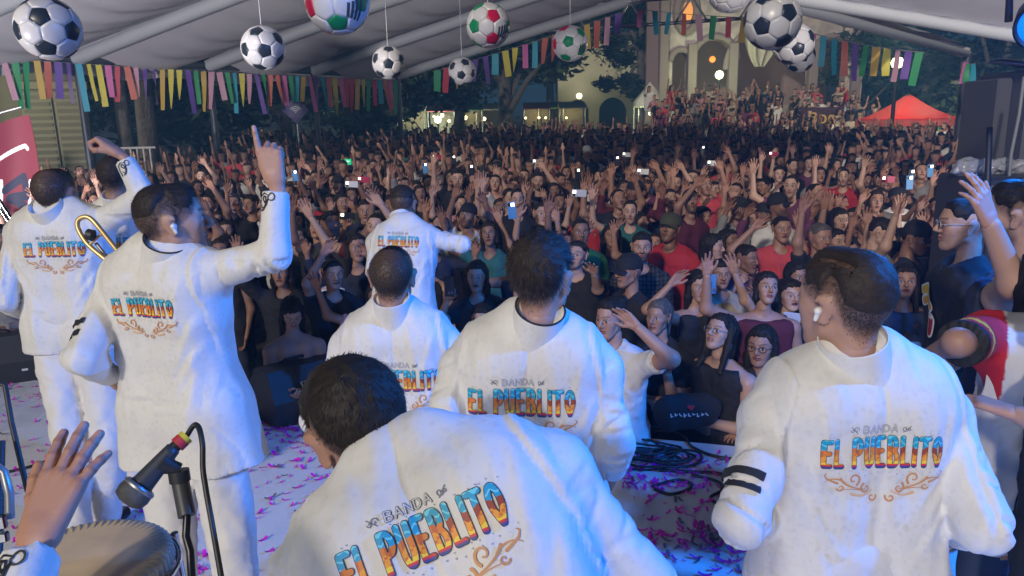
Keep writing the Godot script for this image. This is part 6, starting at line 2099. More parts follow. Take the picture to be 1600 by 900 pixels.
func town() -> void:
	# pale house behind the plaza with a lit window
	var hb := Vector3(6.086, 5.036, -51.767)
	var gy := ground_y(hb.z)
	var lit := mat(rgb(0.5, 0.48, 0.34), 0.9)
	var dark := mat(rgb(0.05, 0.045, 0.045), 0.8)
	var t := thing("pale_house", "pale yellow house with one lit window above an arcade, behind the plaza", "house", Vector3(hb.x, gy, hb.z))
	part("wall", arch_wall(5.4, 6.6, 0.5, [[-1.4, 1.5, 0.0, 2.6], [1.0, 1.9, 0.0, 2.7], [-1.3, 0.7, 4.0, 5.4, 0], [1.4, 0.9, 4.0, 5.2, 0]]), lit, t)
	part("back_wall", Geo.new().box(Transform3D(Basis(), Vector3(0, 3.3, -3.0)), Vector3(5.4, 6.6, 0.3)), dark, t)
	part("roof", Geo.new().box(Transform3D(Basis(), Vector3(0, 6.7, -1.2)), Vector3(5.8, 0.25, 3.6), 0.04), dark, t)
	for q in [[-1.3, 0.7, 4.0, 1.4, 0.9], [1.4, 0.9, 4.0, 1.2, 0.0]]:
		var w := Geo.new().box(Transform3D(Basis(), Vector3(q[0], q[2] + q[3] / 2.0, -0.2)), Vector3(q[1], 0.06, 0.06)).box(Transform3D(Basis(), Vector3(q[0], q[2] + q[3] / 2.0, -0.2)), Vector3(0.06, q[3], 0.05))
		var wn := part("window", w, dark, t)
		part("pane", Geo.new().box(Transform3D(Basis(), Vector3(q[0], q[2] + q[3] / 2.0, -0.3)), Vector3(q[1], q[3], 0.02)), glow(Color(1, 0.62, 0.25), 0.8) if q[4] > 0.0 else dark, wn)
	street_lamp("tall lamp lighting the pale house from the left", Vector3(4.445, 4.114, -47.975), 3.5, Color(1.0, 0.95, 0.7))
	# stalls with warm lamps at the back of the plaza
	var r := RandomNumberGenerator.new()
	r.seed = 8
	for k in 7:
		var px := [645.0, 690.0, 735.0, 765.0, 852.0, 872.0, 895.0][k] as float
		var p := [Vector3(-5.142, 2.550, -40.965), Vector3(-3.528, 2.517, -40.957), Vector3(-2.102, 2.448, -41.967), Vector3(-1.071, 2.421, -42.985), Vector3(1.565, 2.508, -43.005), Vector3(2.415, 2.488, -44.025), Vector3(3.548, 2.432, -42.988)][k] as Vector3
		p.y = ground_y(p.z)
		var s := thing("market_stall", ["lit stall at the left end of the row behind the crowd", "bright lit stall second from the left behind the crowd", "lit stall behind the crowd under the dark tree", "narrow lit stall right of the dark tree trunk", "small lit stall left of the pale house", "lit stall just below the pale house", "lit stall under the awning by the pale house"][k], "stall", p, 0.0, "lit stalls behind the crowd")
		part("awning", Geo.new().box(Transform3D(Basis(X, 0.25), Vector3(0, 2.35, 0.2)), Vector3(1.5, 0.06, 1.4), 0.01), mat([rgb(0.3, 0.28, 0.22), rgb(0.25, 0.05, 0.05), rgb(0.1, 0.2, 0.12)][k % 3]), s)
		part("counter", Geo.new().box(Transform3D(Basis(), Vector3(0, 0.5, 0.2)), Vector3(1.4, 1.0, 0.7), 0.02), dark, s)
		part("back_panel", Geo.new().box(Transform3D(Basis(), Vector3(0, 1.2, -0.5)), Vector3(1.4, 2.3, 0.04)), mat(rgb(0.14, 0.13, 0.1)), s)
		for q in [-0.7, 0.7]:
			part("post", Geo.new().tube([Vector3(q, 0, 0.8), Vector3(q, 2.2, 0.8)], 0.03, 6), steel, s)
		for q in 1 + (k * 5) % 3:
			piece("lamp_bulb", globe(0.06 + 0.05 * r.randf()).mesh(), glow(Color(1, 0.92, 0.65), 5.0), s, Transform3D(Basis(), Vector3(-0.45 + q * 0.4 + r.randf_range(-0.2, 0.2), 1.9 + r.randf_range(-0.25, 0.1), 0.3)))
		if k % 2 == 0:
			omni(s, Vector3(0, 1.95, 0.35), Color(1, 0.9, 0.6), 0.9, 0.2)
	var c := thing("white_canopy", "small white canopy glowing beside the church front", "canopy", Vector3(Vector3(6.971, 2.348, -37.846).x, ground_y(-36.0), Vector3(6.971, 2.348, -37.846).z))
	part("canopy", Geo.new().lathe([Vector2(1.0, 2.3), Vector2(0.95, 2.6), Vector2(0.4, 3.1), Vector2(0, 3.5)], 4, Transform3D(Basis(Y, PI / 4), Vector3.ZERO)), mat(rgb(0.7, 0.7, 0.6), 0.8), c)
	for q in [Vector3(-0.65, 0, 0.65), Vector3(0.65, 0, 0.65), Vector3(0.65, 0, -0.65), Vector3(-0.65, 0, -0.65)]:
		part("leg", Geo.new().tube([q, q + Y * 2.35], 0.03, 6), steel, c)
	piece("lamp_bulb", globe(0.14).mesh(), glow(Color(0.95, 1.0, 0.75), 4.0), c, Transform3D(Basis(), Vector3(0, 2.0, 0.5)))
	omni(c, Vector3(0, 2.0, 0.5), Color(0.95, 1.0, 0.75), 4.0, 0.14)
	street_lamp("greenish white lamp before the church steps", Vector3(9.381, 4.475, -34.222), 7.0, Color(0.9, 1.0, 0.75))
	street_lamp("bright lamp behind the right bunting", Vector3(12.562, 4.242, -24.948), 8.0, Color(1.0, 0.98, 0.8))
	street_lamp("bright lamp just right of the red canopy", Vector3(16.158, 1.925, -28.017), 8.0, Color(1.0, 0.98, 0.75))
	street_lamp("small lamp among the trees left of the facing back", Vector3(-6.502, 2.973, -33.887), 3.0, Color(0.9, 1.0, 0.75))
	street_lamp("white lamp over the row of stalls", Vector3(-3.701, 2.820, -40.000), 6.0, Color(0.95, 1.0, 0.85))
	# red canopy
	var rp := Vector3(13.851, 2.146, -26.529)
	var rc := thing("red_canopy", "bright red pop-up canopy behind the crowd with lanterns along its edge", "canopy", Vector3(rp.x, ground_y(rp.z), rp.z), 0.06)
	var hh: float = rp.y - ground_y(rp.z) + 0.12
	var redm := mat(rgb(0.62, 0.012, 0.006), 0.6)
	redm.backlight_enabled = true
	redm.backlight = Color(0.7, 0.7, 0.7)
	var cg := Geo.new()
	for k in 4:
		var a := Basis(Y, k * PI / 2)
		cg.sheet(func(u: float, w: float) -> Vector3:
			var half := 1.2 * (1.0 - w)
			return a * Vector3((u - 0.5) * 2.0 * half, hh + 0.2 + pow(w, 1.45) * 0.86 - 0.06 * sin(PI * u) * (1.0 - w), half), 8, 8)
	part("roof", cg, redm, rc)
	for k in 4:
		var a := Basis(Y, k * PI / 2)
		part("valance", Geo.new().sheet(func(u: float, w: float) -> Vector3: return a * Vector3((u - 0.5) * 2.4, hh + 0.2 - w * 0.24, 1.2 + 0.015 * sin(u * 30.0)), 16, 2), redm, rc)
		part("leg", Geo.new().tube([a * Vector3(1.18, 0, 1.18), a * Vector3(1.18, hh + 0.2, 1.18)], 0.03, 6), steel, rc)
	piece("lamp_bulb", globe(0.15).mesh(), glow(Color(1, 0.95, 0.8), 2.0), rc, Transform3D(Basis(), Vector3(0.2, hh + 0.05, 0.2)))
	omni(rc, Vector3(0.2, hh - 0.05, 0.2), Color(1, 0.9, 0.75), 0.35, 0.15)
	for k in 8:
		var l := Geo.new().box(Transform3D(), Vector3(0.15, 0.19, 0.03), 0.01)
		var o := part("paper_flag", l, paper[[0, 4, 5, 3, 8, 2, 6, 7][k]], self)
		o.transform = rc.transform * Transform3D(Basis(), Vector3(-1.05 + k * 0.3, hh - 0.2, 1.24))
		tag(o, "small %s paper square hanging under the front edge of the red canopy" % ["magenta", "cyan", "amber", "red", "rose", "green", "orange", "yellow"][k], "paper flag", "paper squares under the red canopy")
	# left: house with shutters, feather banner, fence
	var yp := Vector3(-11.756, 2.251, -19.380)
	var y := thing("shuttered_house", "pale yellow house front with wooden shutters behind the far left trees", "house", Vector3(yp.x, ground_y(yp.z), yp.z), 0.35)
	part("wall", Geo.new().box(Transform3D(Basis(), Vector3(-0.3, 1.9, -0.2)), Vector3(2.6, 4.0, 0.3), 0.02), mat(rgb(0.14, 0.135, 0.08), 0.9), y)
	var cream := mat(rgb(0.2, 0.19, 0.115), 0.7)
	for k in 2:
		var sh := part("shutter", Geo.new().box(Transform3D(Basis(), Vector3(-0.1 + k * 0.72, 1.95, 0.0)), Vector3(0.68, 2.6, 0.05), 0.01), cream, y)
		for q in 14:
			part("slat", Geo.new().box(Transform3D(Basis(X, 0.5), Vector3(-0.1 + k * 0.72, 0.85 + q * 0.17, 0.04)), Vector3(0.58, 0.13, 0.02), 0.004), cream, sh)
	part("lintel", Geo.new().box(Transform3D(Basis(), Vector3(0.26, 3.35, 0.05)), Vector3(1.7, 0.2, 0.2), 0.02), cream, y)
	street_lamp("lamp lighting the shuttered house", Vector3(-12.312, 3.453, -17.087), 1.8, Color(1, 0.95, 0.7))
	var fp := Vector3(-6.339, 1.902, -9.567)
	var fl := thing("feather_banner", "red feather banner with white curling outlines at the left edge", "banner", Vector3(fp.x, -0.2, fp.z), 0.25)
	var fi := Image.create(256, 512, false, Image.FORMAT_RGB8)
	fi.fill(rgb(0.14, 0.005, 0.02))
	var wh := Color(0.9, 0.88, 0.88)
	var nv := Color(0.06, 0.07, 0.2)
	for q in [[[Vector2(70, 120), Vector2(80, 90), Vector2(215, 80), Vector2(222, 90)], 6.0, wh], [[Vector2(75, 130), Vector2(110, 150), Vector2(96, 240), Vector2(70, 290), Vector2(80, 350), Vector2(120, 380)], 6.0, wh], [[Vector2(215, 180), Vector2(205, 300), Vector2(150, 400), Vector2(120, 400), Vector2(110, 470)], 6.0, wh], [[Vector2(120, 180), Vector2(190, 165), Vector2(200, 220), Vector2(130, 210), Vector2(190, 250)], 13.0, nv], [[Vector2(95, 310), Vector2(150, 330), Vector2(185, 290)], 13.0, nv], [[Vector2(140, 430), Vector2(170, 470), Vector2(130, 500)], 12.0, Color(0.6, 0.45, 0.2)]]:
		stamp(fi, q[0], q[1], q[1], q[2])
	var fm := mat(Color.WHITE, 0.7)
	fm.albedo_texture = ImageTexture.create_from_image(fi)
	part("pole", Geo.new().tube([Vector3(-0.55, -0.1, 0), Vector3(-0.55, 2.2, 0), Vector3(-0.3, 3.0, 0), Vector3(0.25, 3.15, 0)], 0.015, 6), steel, fl)
	part("flag", Geo.new().sheet(func(u: float, w: float) -> Vector3:
		var q := 1.0 - w
		return Vector3(-0.53 + u * (0.85 - q * 0.1) + 0.06 * sin(q * 5.0), 3.05 - q * 2.3 - 0.6 * (1.0 - u) * (1.0 - u) * (1.0 - q), 0.05 * sin(u * 6.0 + q * 3.0)), 16, 24, Color.WHITE, 0.006), fm, fl)
	var fe := thing("fence", "pale upright fence rails between the two left tree trunks", "fence", Vector3(Vector3(-7.608, 2.238, -15.278).x, ground_y(-15.0), Vector3(-7.608, 2.238, -15.278).z))
	for k in 7:
		part("rail", Geo.new().tube([Vector3(-0.4 + k * 0.13, 0, 0), Vector3(-0.4 + k * 0.13, 2.0, 0)], 0.02, 6), mat(rgb(0.3, 0.29, 0.27)), fe)
	part("top_rail", Geo.new().tube([Vector3(-0.5, 2.0, 0), Vector3(0.5, 2.0, 0)], 0.025, 6), mat(rgb(0.3, 0.29, 0.27)), fe)
	# signs
	var wi := Image.create(128, 128, false, Image.FORMAT_RGB8)
	wi.fill(rgb(0.14, 0.11, 0.26))
	for q in 3:
		stamp(wi, arc(64, 84, 18.0 + q * 18.0, 18.0 + q * 18.0, -2.5, -0.64, 12), 5.0, 5.0, Color(0.92, 0.92, 0.95))
	stamp(wi, [Vector2(64, 84), Vector2(65, 84)], 7.0, 7.0, Color(0.92, 0.92, 0.95))
	var wm := mat(Color.WHITE, 0.5)
	wm.albedo_texture = ImageTexture.create_from_image(wi)
	var ws := thing("wifi_sign", "violet diamond sign with white wireless arcs among the left trees", "sign", Vector3(-5.706, 3.066, -20.587))
	part("plate", Geo.new().box(Transform3D(Basis(Vector3(0, 0, 1), PI / 4), Vector3.ZERO), Vector3(0.52, 0.52, 0.03), 0.005), mat(rgb(0.14, 0.11, 0.26)), ws)
	part("symbol", Geo.new().sheet(func(u: float, w: float) -> Vector3: return Vector3((u - 0.5) * 0.36, (w - 0.5) * 0.36, 0.018), 1, 1), wm, ws)
	part("pole", Geo.new().tube([Vector3(0, 0.3, -0.05), Vector3(0, -2.2, -0.05)], 0.03, 6), steel, ws)
	var ex := thing("exit_sign", "small glowing green sign on a post at the back of the crowd", "sign", Vector3(-3.407, 1.899, -15.715))
	part("plate", Geo.new().box(Transform3D(), Vector3(0.24, 0.12, 0.03), 0.005), glow(Color(0.05, 0.75, 0.5), 0.8), ex)
	part("marks", Geo.new().box(Transform3D(Basis(), Vector3(-0.04, 0, 0.018)), Vector3(0.05, 0.06, 0.004)).box(Transform3D(Basis(), Vector3(0.05, 0.01, 0.018)), Vector3(0.07, 0.025, 0.004)), glow(Color(0.8, 1.0, 0.9), 0.9), ex)
	part("pole", Geo.new().tube([Vector3(0, -0.06, 0), Vector3(0, -1.9, 0)], 0.02, 6), black_plastic, ex)
	var ki := thing("kiosk", "low grey kiosk with a pale sign board behind the crowd", "kiosk", Vector3(Vector3(-4.761, 1.952, -27.510).x, ground_y(-27.0), Vector3(-4.761, 1.952, -27.510).z))
	part("body", Geo.new().box(Transform3D(Basis(), Vector3(0, 0.85, 0)), Vector3(1.9, 1.7, 1.2), 0.03), mat(rgb(0.12, 0.13, 0.15)), ki)
	part("roof", Geo.new().box(Transform3D(Basis(), Vector3(0, 1.75, 0)), Vector3(2.1, 0.1, 1.4), 0.02), mat(rgb(0.2, 0.22, 0.25)), ki)
	part("sign_board", Geo.new().box(Transform3D(Basis(), Vector3(0.1, 1.45, 0.62)), Vector3(1.3, 0.22, 0.03), 0.005), mat(rgb(0.4, 0.42, 0.45)), ki)
	# trees
	var lf := Color(0.035, 0.06, 0.026)
	var dk := Color(0.014, 0.024, 0.014)
	var gp := func(p: Vector3) -> Vector3: return Vector3(p.x, ground_y(p.z), p.z)
	tree("pale trunked tree by the fence on the left", gp.call(Vector3(-10.456, 1.830, -20.823)), 7.5, 2.2, 4.0, 0.2, lf, 1, 2600)
	tree("dark trunked tree right of the pale trunk", gp.call(Vector3(-9.685, 1.840, -20.312)), 7.5, 2.6, 4.2, 0.26, dk, 2, 2600, 0.3)
	tree("leafy tree behind the raised fist and the tent posts", gp.call(Vector3(-9.800, 2.043, -24.457)), 7.5, 3.8, 1.8, 0.2, dk, 3, 8000)
	tree("lit leafy tree above the violet sign", gp.call(Vector3(-7.412, 2.170, -25.510)), 8.0, 3.4, 1.9, 0.22, lf * 1.2, 4, 8000)
	tree("dark tree left of the row of stalls", gp.call(Vector3(-6.324, 2.105, -32.668)), 9.0, 4.0, 2.2, 0.28, dk, 5, 8000)
	tree("spreading dark tree over the row of stalls", gp.call(Vector3(-2.637, 2.079, -37.786)), 10.0, 4.6, 3.0, 0.3, lf * 1.2, 6, 7000, 0.8)
	tree("large dark tree in the middle, left of the pale house", gp.call(Vector3(-0.151, 2.196, -36.787)), 10.5, 3.6, 2.2, 0.4, dk, 7, 8000)
	tree("dark tree between the pale house and the church", gp.call(Vector3(7.404, 2.142, -42.923)), 10.5, 1.7, 2.2, 0.35, dk, 8, 6000)
	tree("dark tree to the right of the church", gp.call(Vector3(18.608, 1.788, -38.745)), 8.0, 3.2, 1.8, 0.3, lf, 9, 5600)
	tree("dark tree behind the red canopy", gp.call(Vector3(18.840, 1.834, -34.657)), 7.0, 3.4, 2.0, 0.25, dk, 10, 5600)
	tree("dark tree behind the speaker stack", gp.call(Vector3(19.716, 1.866, -30.565)), 7.5, 3.2, 1.6, 0.25, dk, 11, 4200)
	tree("dark tree at the far left behind the house", gp.call(Vector3(-17.967, 2.788, -27.697)), 8.5, 4.0, 2.4, 0.3, dk, 12, 5600)
	tree("dark tree closing the view behind the stalls on the left", gp.call(Vector3(-6.922, 1.914, -53.119)), 9.5, 5.5, 2.8, 0.3, dk, 13, 7000)
	tree("dark tree closing the view behind the middle stalls", gp.call(Vector3(3.128, 1.641, -57.156)), 12.0, 5.5, 4.8, 0.3, dk, 14, 7000)
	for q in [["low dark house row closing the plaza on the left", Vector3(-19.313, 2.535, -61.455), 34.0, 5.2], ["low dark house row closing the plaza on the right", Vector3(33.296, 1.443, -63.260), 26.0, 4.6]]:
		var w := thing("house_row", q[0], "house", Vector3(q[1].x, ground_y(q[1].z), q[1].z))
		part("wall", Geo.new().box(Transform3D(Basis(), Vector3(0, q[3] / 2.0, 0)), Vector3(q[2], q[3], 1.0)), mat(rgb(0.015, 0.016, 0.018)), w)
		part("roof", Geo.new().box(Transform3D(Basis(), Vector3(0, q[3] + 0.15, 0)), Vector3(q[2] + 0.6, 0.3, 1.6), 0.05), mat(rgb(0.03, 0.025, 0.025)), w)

func stage_things() -> void:
	# floor monitors
	var grille := mat(rgb(0.018, 0.019, 0.022), 0.7)
	grille.normal_enabled = true
	grille.normal_texture = noise_tex(0.2, 5, 1, FastNoiseLite.TYPE_CELLULAR, 256, 4.0)
	tri_map(grille, Vector3.ONE * 6.0)
	var q0 := [["black wedge floor monitor at the left, behind the raised fist", Vector3(-4.268, 0.650, -5.959), 0.5], ["black wedge floor monitor beside the strapless top, confetti on it", Vector3(-1.581, 0.650, -5.070), 0.75]]
	for q in q0:
		var t := thing("floor_monitor", q[0], "floor monitor", q[1], q[2], "wedge floor monitors on the stage")
		var side := PackedVector2Array([Vector2(-0.3, 0), Vector2(0.28, 0), Vector2(0.3, 0.1), Vector2(0.02, 0.44), Vector2(-0.2, 0.44), Vector2(-0.3, 0.2)])
		t.scale = Vector3.ONE * 0.86
		part("cabinet", Geo.new().prism(side, 0.62, Transform3D(Basis(Y, PI / 2), Vector3.ZERO)), black_plastic, t)
		part("grille", Geo.new().box(Transform3D(Basis(X, 0.688), Vector3(0, 0.275, -0.168)) , Vector3(0.56, 0.4, 0.02), 0.008), grille, t)
		part("handle", Geo.new().tube([Vector3(-0.1, 0.44, 0.02), Vector3(-0.08, 0.47, 0.05), Vector3(0.08, 0.47, 0.05), Vector3(0.1, 0.44, 0.02)], 0.012, 6), black_plastic, t)
		part("badge", Geo.new().box(Transform3D(Basis(), Vector3(0.2, 0.12, 0.302)), Vector3(0.05, 0.02, 0.004)), mat(rgb(0.6, 0.6, 0.6)), t)
	# cables
	var cab := mat(rgb(0.02, 0.021, 0.024), 0.45)
	var r := RandomNumberGenerator.new()
	r.seed = 4
	var heap := Vector3(0.810, 0.650, -4.168)
	var t := thing("cable_coil", "heap of coiled black cables on the floor near the stage edge", "cable", heap)
	for k in 9:
		var pts := []
		var rx := r.randf_range(0.1, 0.24)
		var c := Vector3(r.randf_range(-0.14, 0.16), 0.012 + 0.006 * k, r.randf_range(-0.08, 0.08))
		for m in 28:
			var a := TAU * m / 27.0 * 1.04
			pts.append(c + Vector3(cos(a) * rx * (1.0 + 0.1 * sin(a * 2.0 + k)), 0.008 * sin(a * 3.0 + k), sin(a) * rx * 0.6))
		part("loop", Geo.new().tube(pts, 0.0075, 6), cab, t)
	var runs := [["black cable looping across the white floor by the power box", [Vector3(0.819, 0.660, -4.556), Vector3(1.054, 0.660, -4.483), Vector3(1.105, 0.660, -4.268), Vector3(1.243, 0.660, -4.126), Vector3(1.429, 0.660, -4.109)]], ["black cable trailing right from the coil", [Vector3(0.830, 0.660, -3.978), Vector3(1.010, 0.660, -3.953), Vector3(1.167, 0.660, -3.922), Vector3(1.301, 0.660, -3.823)]], ["black cable bending beside the striped sleeve", [Vector3(1.001, 0.660, -3.914), Vector3(1.124, 0.660, -3.831), Vector3(1.126, 0.660, -3.734), Vector3(1.039, 0.660, -3.645), Vector3(1.084, 0.660, -3.562)]], ["thin cable along the stage edge", [Vector3(0.791, 0.660, -4.642), Vector3(0.993, 0.660, -4.589), Vector3(1.212, 0.660, -4.620), Vector3(1.364, 0.660, -4.710)]], ["black cable loop on the confetti", [Vector3(0.757, 0.660, -3.787), Vector3(0.915, 0.660, -3.855), Vector3(0.968, 0.660, -3.778), Vector3(0.844, 0.660, -3.696), Vector3(0.759, 0.660, -3.757)]], ["black cable on the floor at the far left", [Vector3(-3.081, 0.660, -4.115), Vector3(-2.926, 0.660, -4.236), Vector3(-2.817, 0.660, -4.460), Vector3(-2.702, 0.660, -4.552)]]]
	for q in runs:
		var cv := Curve3D.new()
		for m in q[1].size():
			var p: Vector3 = q[1][m]
			var tan_: Vector3 = (q[1][mini(m + 1, q[1].size() - 1)] - q[1][maxi(m - 1, 0)]) * 0.22
			cv.add_point(p, -tan_, tan_)
		tag(part("cable", Geo.new().tube(Array(cv.tessellate(4, 3)), 0.009, 6), cab, self), q[0], "cable", "cables on the stage floor")
	var pb := thing("power_box", "grey power socket box among the cables at the stage edge", "power box", Vector3(1.289, 0.650, -4.555), 0.4)
	part("box", Geo.new().box(Transform3D(Basis(), Vector3(0, 0.05, 0)), Vector3(0.2, 0.1, 0.14), 0.008), mat(rgb(0.3, 0.3, 0.31)), pb)
	for k in 3:
		part("socket", Geo.new().box(Transform3D(Basis(), Vector3(-0.06 + k * 0.06, 0.102, 0)), Vector3(0.04, 0.006, 0.05), 0.002), black_plastic, pb)
	part("plug", Geo.new().box(Transform3D(Basis(), Vector3(0.06, 0.13, 0)), Vector3(0.03, 0.05, 0.03), 0.006), mat(rgb(0.4, 0.02, 0.03)), pb)
	# microphone on its stand
	var m0 := Vector3(-0.605, 2.086, -1.063)
	var m1 := Vector3(-0.550, 2.148, -1.117)
	var tail := Vector3(-0.529, 2.165, -1.137)
	var ax := (m0 - m1).normalized()
	var mb := Basis(ax.cross(Y).normalized(), ax, ax.cross(Y).normalized().cross(ax))
	var mic := thing("microphone", "grey vocal microphone with red and yellow tape, angled down over the conga", "microphone")
	var ml := m0.distance_to(m1)
	part("handle", Geo.new().lathe([Vector2(0.0, -0.005), Vector2(0.0115, 0.0), Vector2(0.0125, 0.01), Vector2(0.0175, ml * 0.68), Vector2(0.021, ml * 0.72), Vector2(0, ml * 0.73)], 24, Transform3D(mb, m1)), mat(rgb(0.06, 0.065, 0.07), 0.45, 0.3), mic)
	part("head_band", Geo.new().lathe([Vector2(0.023, ml * 0.71), Vector2(0.0265, ml * 0.735), Vector2(0.0265, ml * 0.775), Vector2(0.025, ml * 0.8)], 24, Transform3D(mb, m1)), steel, mic)
	var gm := mat(rgb(0.13, 0.125, 0.12), 0.45, 0.7)
	gm.normal_enabled = true
	gm.normal_texture = noise_tex(0.25, 6, 1, FastNoiseLite.TYPE_CELLULAR, 128, 6.0)
	tri_map(gm, Vector3.ONE * 40.0)
	part("head_grille", Geo.new().lathe([Vector2(0.0255, ml * 0.79), Vector2(0.0265, ml * 0.88), Vector2(0.0235, ml * 1.0), Vector2(0.013, ml * 1.05), Vector2(0, ml * 1.06)], 28, Transform3D(mb, m1)), gm, mic)
	var tp := (tail - m1).normalized()
	part("plug", Geo.new().tube([m1, m1 + tp * 0.012], 0.0095, 16), black_plastic, mic)
	part("red_tape", Geo.new().tube([m1 + tp * 0.006, m1 + tp * 0.018], 0.0125, 16), mat(rgb(0.5, 0.04, 0.05), 0.5), mic)
	part("yellow_tape", Geo.new().tube([m1 + tp * 0.0185, m1 + tp * 0.026], 0.012, 16), mat(rgb(0.6, 0.5, 0.05), 0.5), mic)
	var ms := thing("microphone_stand", "black microphone stand with clip and thick grip, right of the conga", "microphone stand")
	var grip := Vector3(-0.543, 2.113, -1.109)
	var mid := m1.lerp(m0, 0.28)
	part("clip", Geo.new().tube([mid, mid.lerp(grip, 0.6), grip], [0.019, 0.012, 0.012], 12), black_plastic, ms)
	part("collar", Geo.new().tube([grip, Vector3(-0.541, 2.095, -1.106)], 0.0165, 14), black_plastic, ms)
	part("grip", Geo.new().tube([Vector3(-0.541, 2.095, -1.106), Vector3(-0.522, 2.051, -1.075)], 0.0135, 16), mat(rgb(0.05, 0.05, 0.052), 0.4), ms)
	var g0 := Vector3(-0.522, 2.051, -1.075)
	part("rod", Geo.new().tube([g0, Vector3(-0.520, 2.025, -1.059), Vector3(-0.514, 2.003, -1.054), Vector3(-0.497, 1.924, -1.006), Vector3(Vector3(-0.497, 1.924, -1.006).x, 0.68, Vector3(-0.497, 1.924, -1.006).z)], 0.0062, 10), mat(rgb(0.02, 0.02, 0.022), 0.3, 0.5), ms)
	part("base", Geo.new().lathe([Vector2(0, 0.0), Vector2(0.13, 0.0), Vector2(0.13, 0.02), Vector2(0.02, 0.03), Vector2(0, 0.03)], 24, Transform3D(Basis(), Vector3(Vector3(-0.497, 1.924, -1.006).x, 0.652, Vector3(-0.497, 1.924, -1.006).z))), black_plastic, ms)
	var cv := Curve3D.new()
	var cp := [m1 + tp * 0.024, Vector3(-0.522, 2.176, -1.144), Vector3(-0.504, 2.157, -1.119), Vector3(-0.499, 2.111, -1.099), Vector3(-0.480, 2.051, -1.065), Vector3(-0.454, 1.980, -1.018), Vector3(-0.434, 1.912, -0.962)]
	for m in cp.size():
		var tan_: Vector3 = (cp[mini(m + 1, cp.size() - 1)] - cp[maxi(m - 1, 0)]) * 0.2
		cv.add_point(cp[m], -tan_, tan_)
	tag(part("cable", Geo.new().tube(Array(cv.tessellate(4, 3)), 0.0045, 8), cab, self), "black microphone cable hanging from the taped plug", "cable")
	# conga
	var ct := Vector3(-0.749, 1.932, -1.141)
	var co := thing("conga", "conga drum with tan hide head and chrome rim under the open hand", "drum", Vector3(ct.x, 0.65, ct.z))
	var hgt: float = ct.y - 0.65
	var tuck_mat := mat(rgb(0.42, 0.4, 0.34), 0.5)
	var tilt := Transform3D(Basis(Vector3(0, 0, 1), 0.0), Vector3.ZERO)
	var hide := mat(rgb(0.85, 0.65, 0.44), 0.6)
	hide.albedo_texture = noise_tex(0.012, 14, 4, FastNoiseLite.TYPE_SIMPLEX_SMOOTH, 256, -1.0, 1, 0.9)
	tri_map(hide, Vector3(2, 2, 4))
	part("head", Geo.new().lathe([Vector2(0.147, hgt - 0.025), Vector2(0.145, hgt - 0.006), Vector2(0.138, hgt), Vector2(0, hgt + 0.001)], 48, tilt), hide, co)
	part("shell", Geo.new().lathe([Vector2(0.11, 0.05), Vector2(0.135, 0.2), Vector2(0.172, 0.45), Vector2(0.16, hgt - 0.12), Vector2(0.143, hgt - 0.02)], 40, tilt), mat(rgb(0.2, 0.02, 0.02), 0.25), co)
	part("rim", Geo.new().lathe([Vector2(0.153, hgt - 0.03), Vector2(0.158, hgt - 0.034), Vector2(0.162, hgt - 0.028), Vector2(0.158, hgt - 0.022), Vector2(0.153, hgt - 0.026)], 48, tilt), chrome, co)
	for k in 64:
		var a := TAU * k / 64.0
		part("hide_tuck", Geo.new().tube([Vector3(cos(a) * 0.116, hgt - 0.001, sin(a) * 0.116), Vector3(cos(a) * 0.134, hgt, sin(a) * 0.134), Vector3(cos(a) * 0.1425, hgt - 0.006, sin(a) * 0.1425), Vector3(cos(a) * 0.146, hgt - 0.026, sin(a) * 0.146)], [0.0015, 0.0042, 0.0055, 0.005], 6), tuck_mat, co)
	for k in 6:
		var a := TAU * k / 6.0 + 0.2
		part("tuning_lug", Geo.new().tube([tilt * Vector3(cos(a) * 0.163, hgt - 0.02, sin(a) * 0.163), tilt * Vector3(cos(a) * 0.172, hgt - 0.2, sin(a) * 0.172)], 0.007, 8), chrome, co)
	# stand and hardware at the left edge
	var cs := thing("cymbal_stand", "thin black boom stand at the left edge of the stage", "stand")
	part("boom", Geo.new().tube([Vector3(-1.216, 2.104, -1.620), Vector3(-1.161, 2.086, -1.616), Vector3(-1.148, 2.003, -1.597), Vector3(-1.101, 1.858, -1.544)], 0.006, 8), black_plastic, cs)
	part("upright", Geo.new().tube([Vector3(-1.146, 1.977, -1.551), Vector3(-1.053, 1.652, -1.314)], 0.009, 8), black_plastic, cs)
	part("hoop", Geo.new().tube([Vector3(-1.064, 2.005, -1.393), Vector3(-1.031, 1.982, -1.388), Vector3(-1.021, 1.941, -1.379), Vector3(-1.020, 1.891, -1.367)], 0.009, 8), steel, cs)
	part("wing_nut", Geo.new().box(Transform3D(Basis(), Vector3(-1.023, 1.895, -1.348)), Vector3(0.018, 0.03, 0.012), 0.003), chrome, cs)
	part("wing_nut", Geo.new().box(Transform3D(Basis(), Vector3(-1.021, 1.866, -1.341)), Vector3(0.022, 0.022, 0.014), 0.003), chrome, cs)
	# trombones
	var brass := mat(rgb(0.66, 0.46, 0.2), 0.35, 0.55)
	var tr := thing("trombone", "brass trombone slide rising beside the pointing man's shoulder", "trombone")
	tr.set_meta("label", "brass trombone slide rising behind the left shoulder of the pointing figure")
	var bow := Curve3D.new()
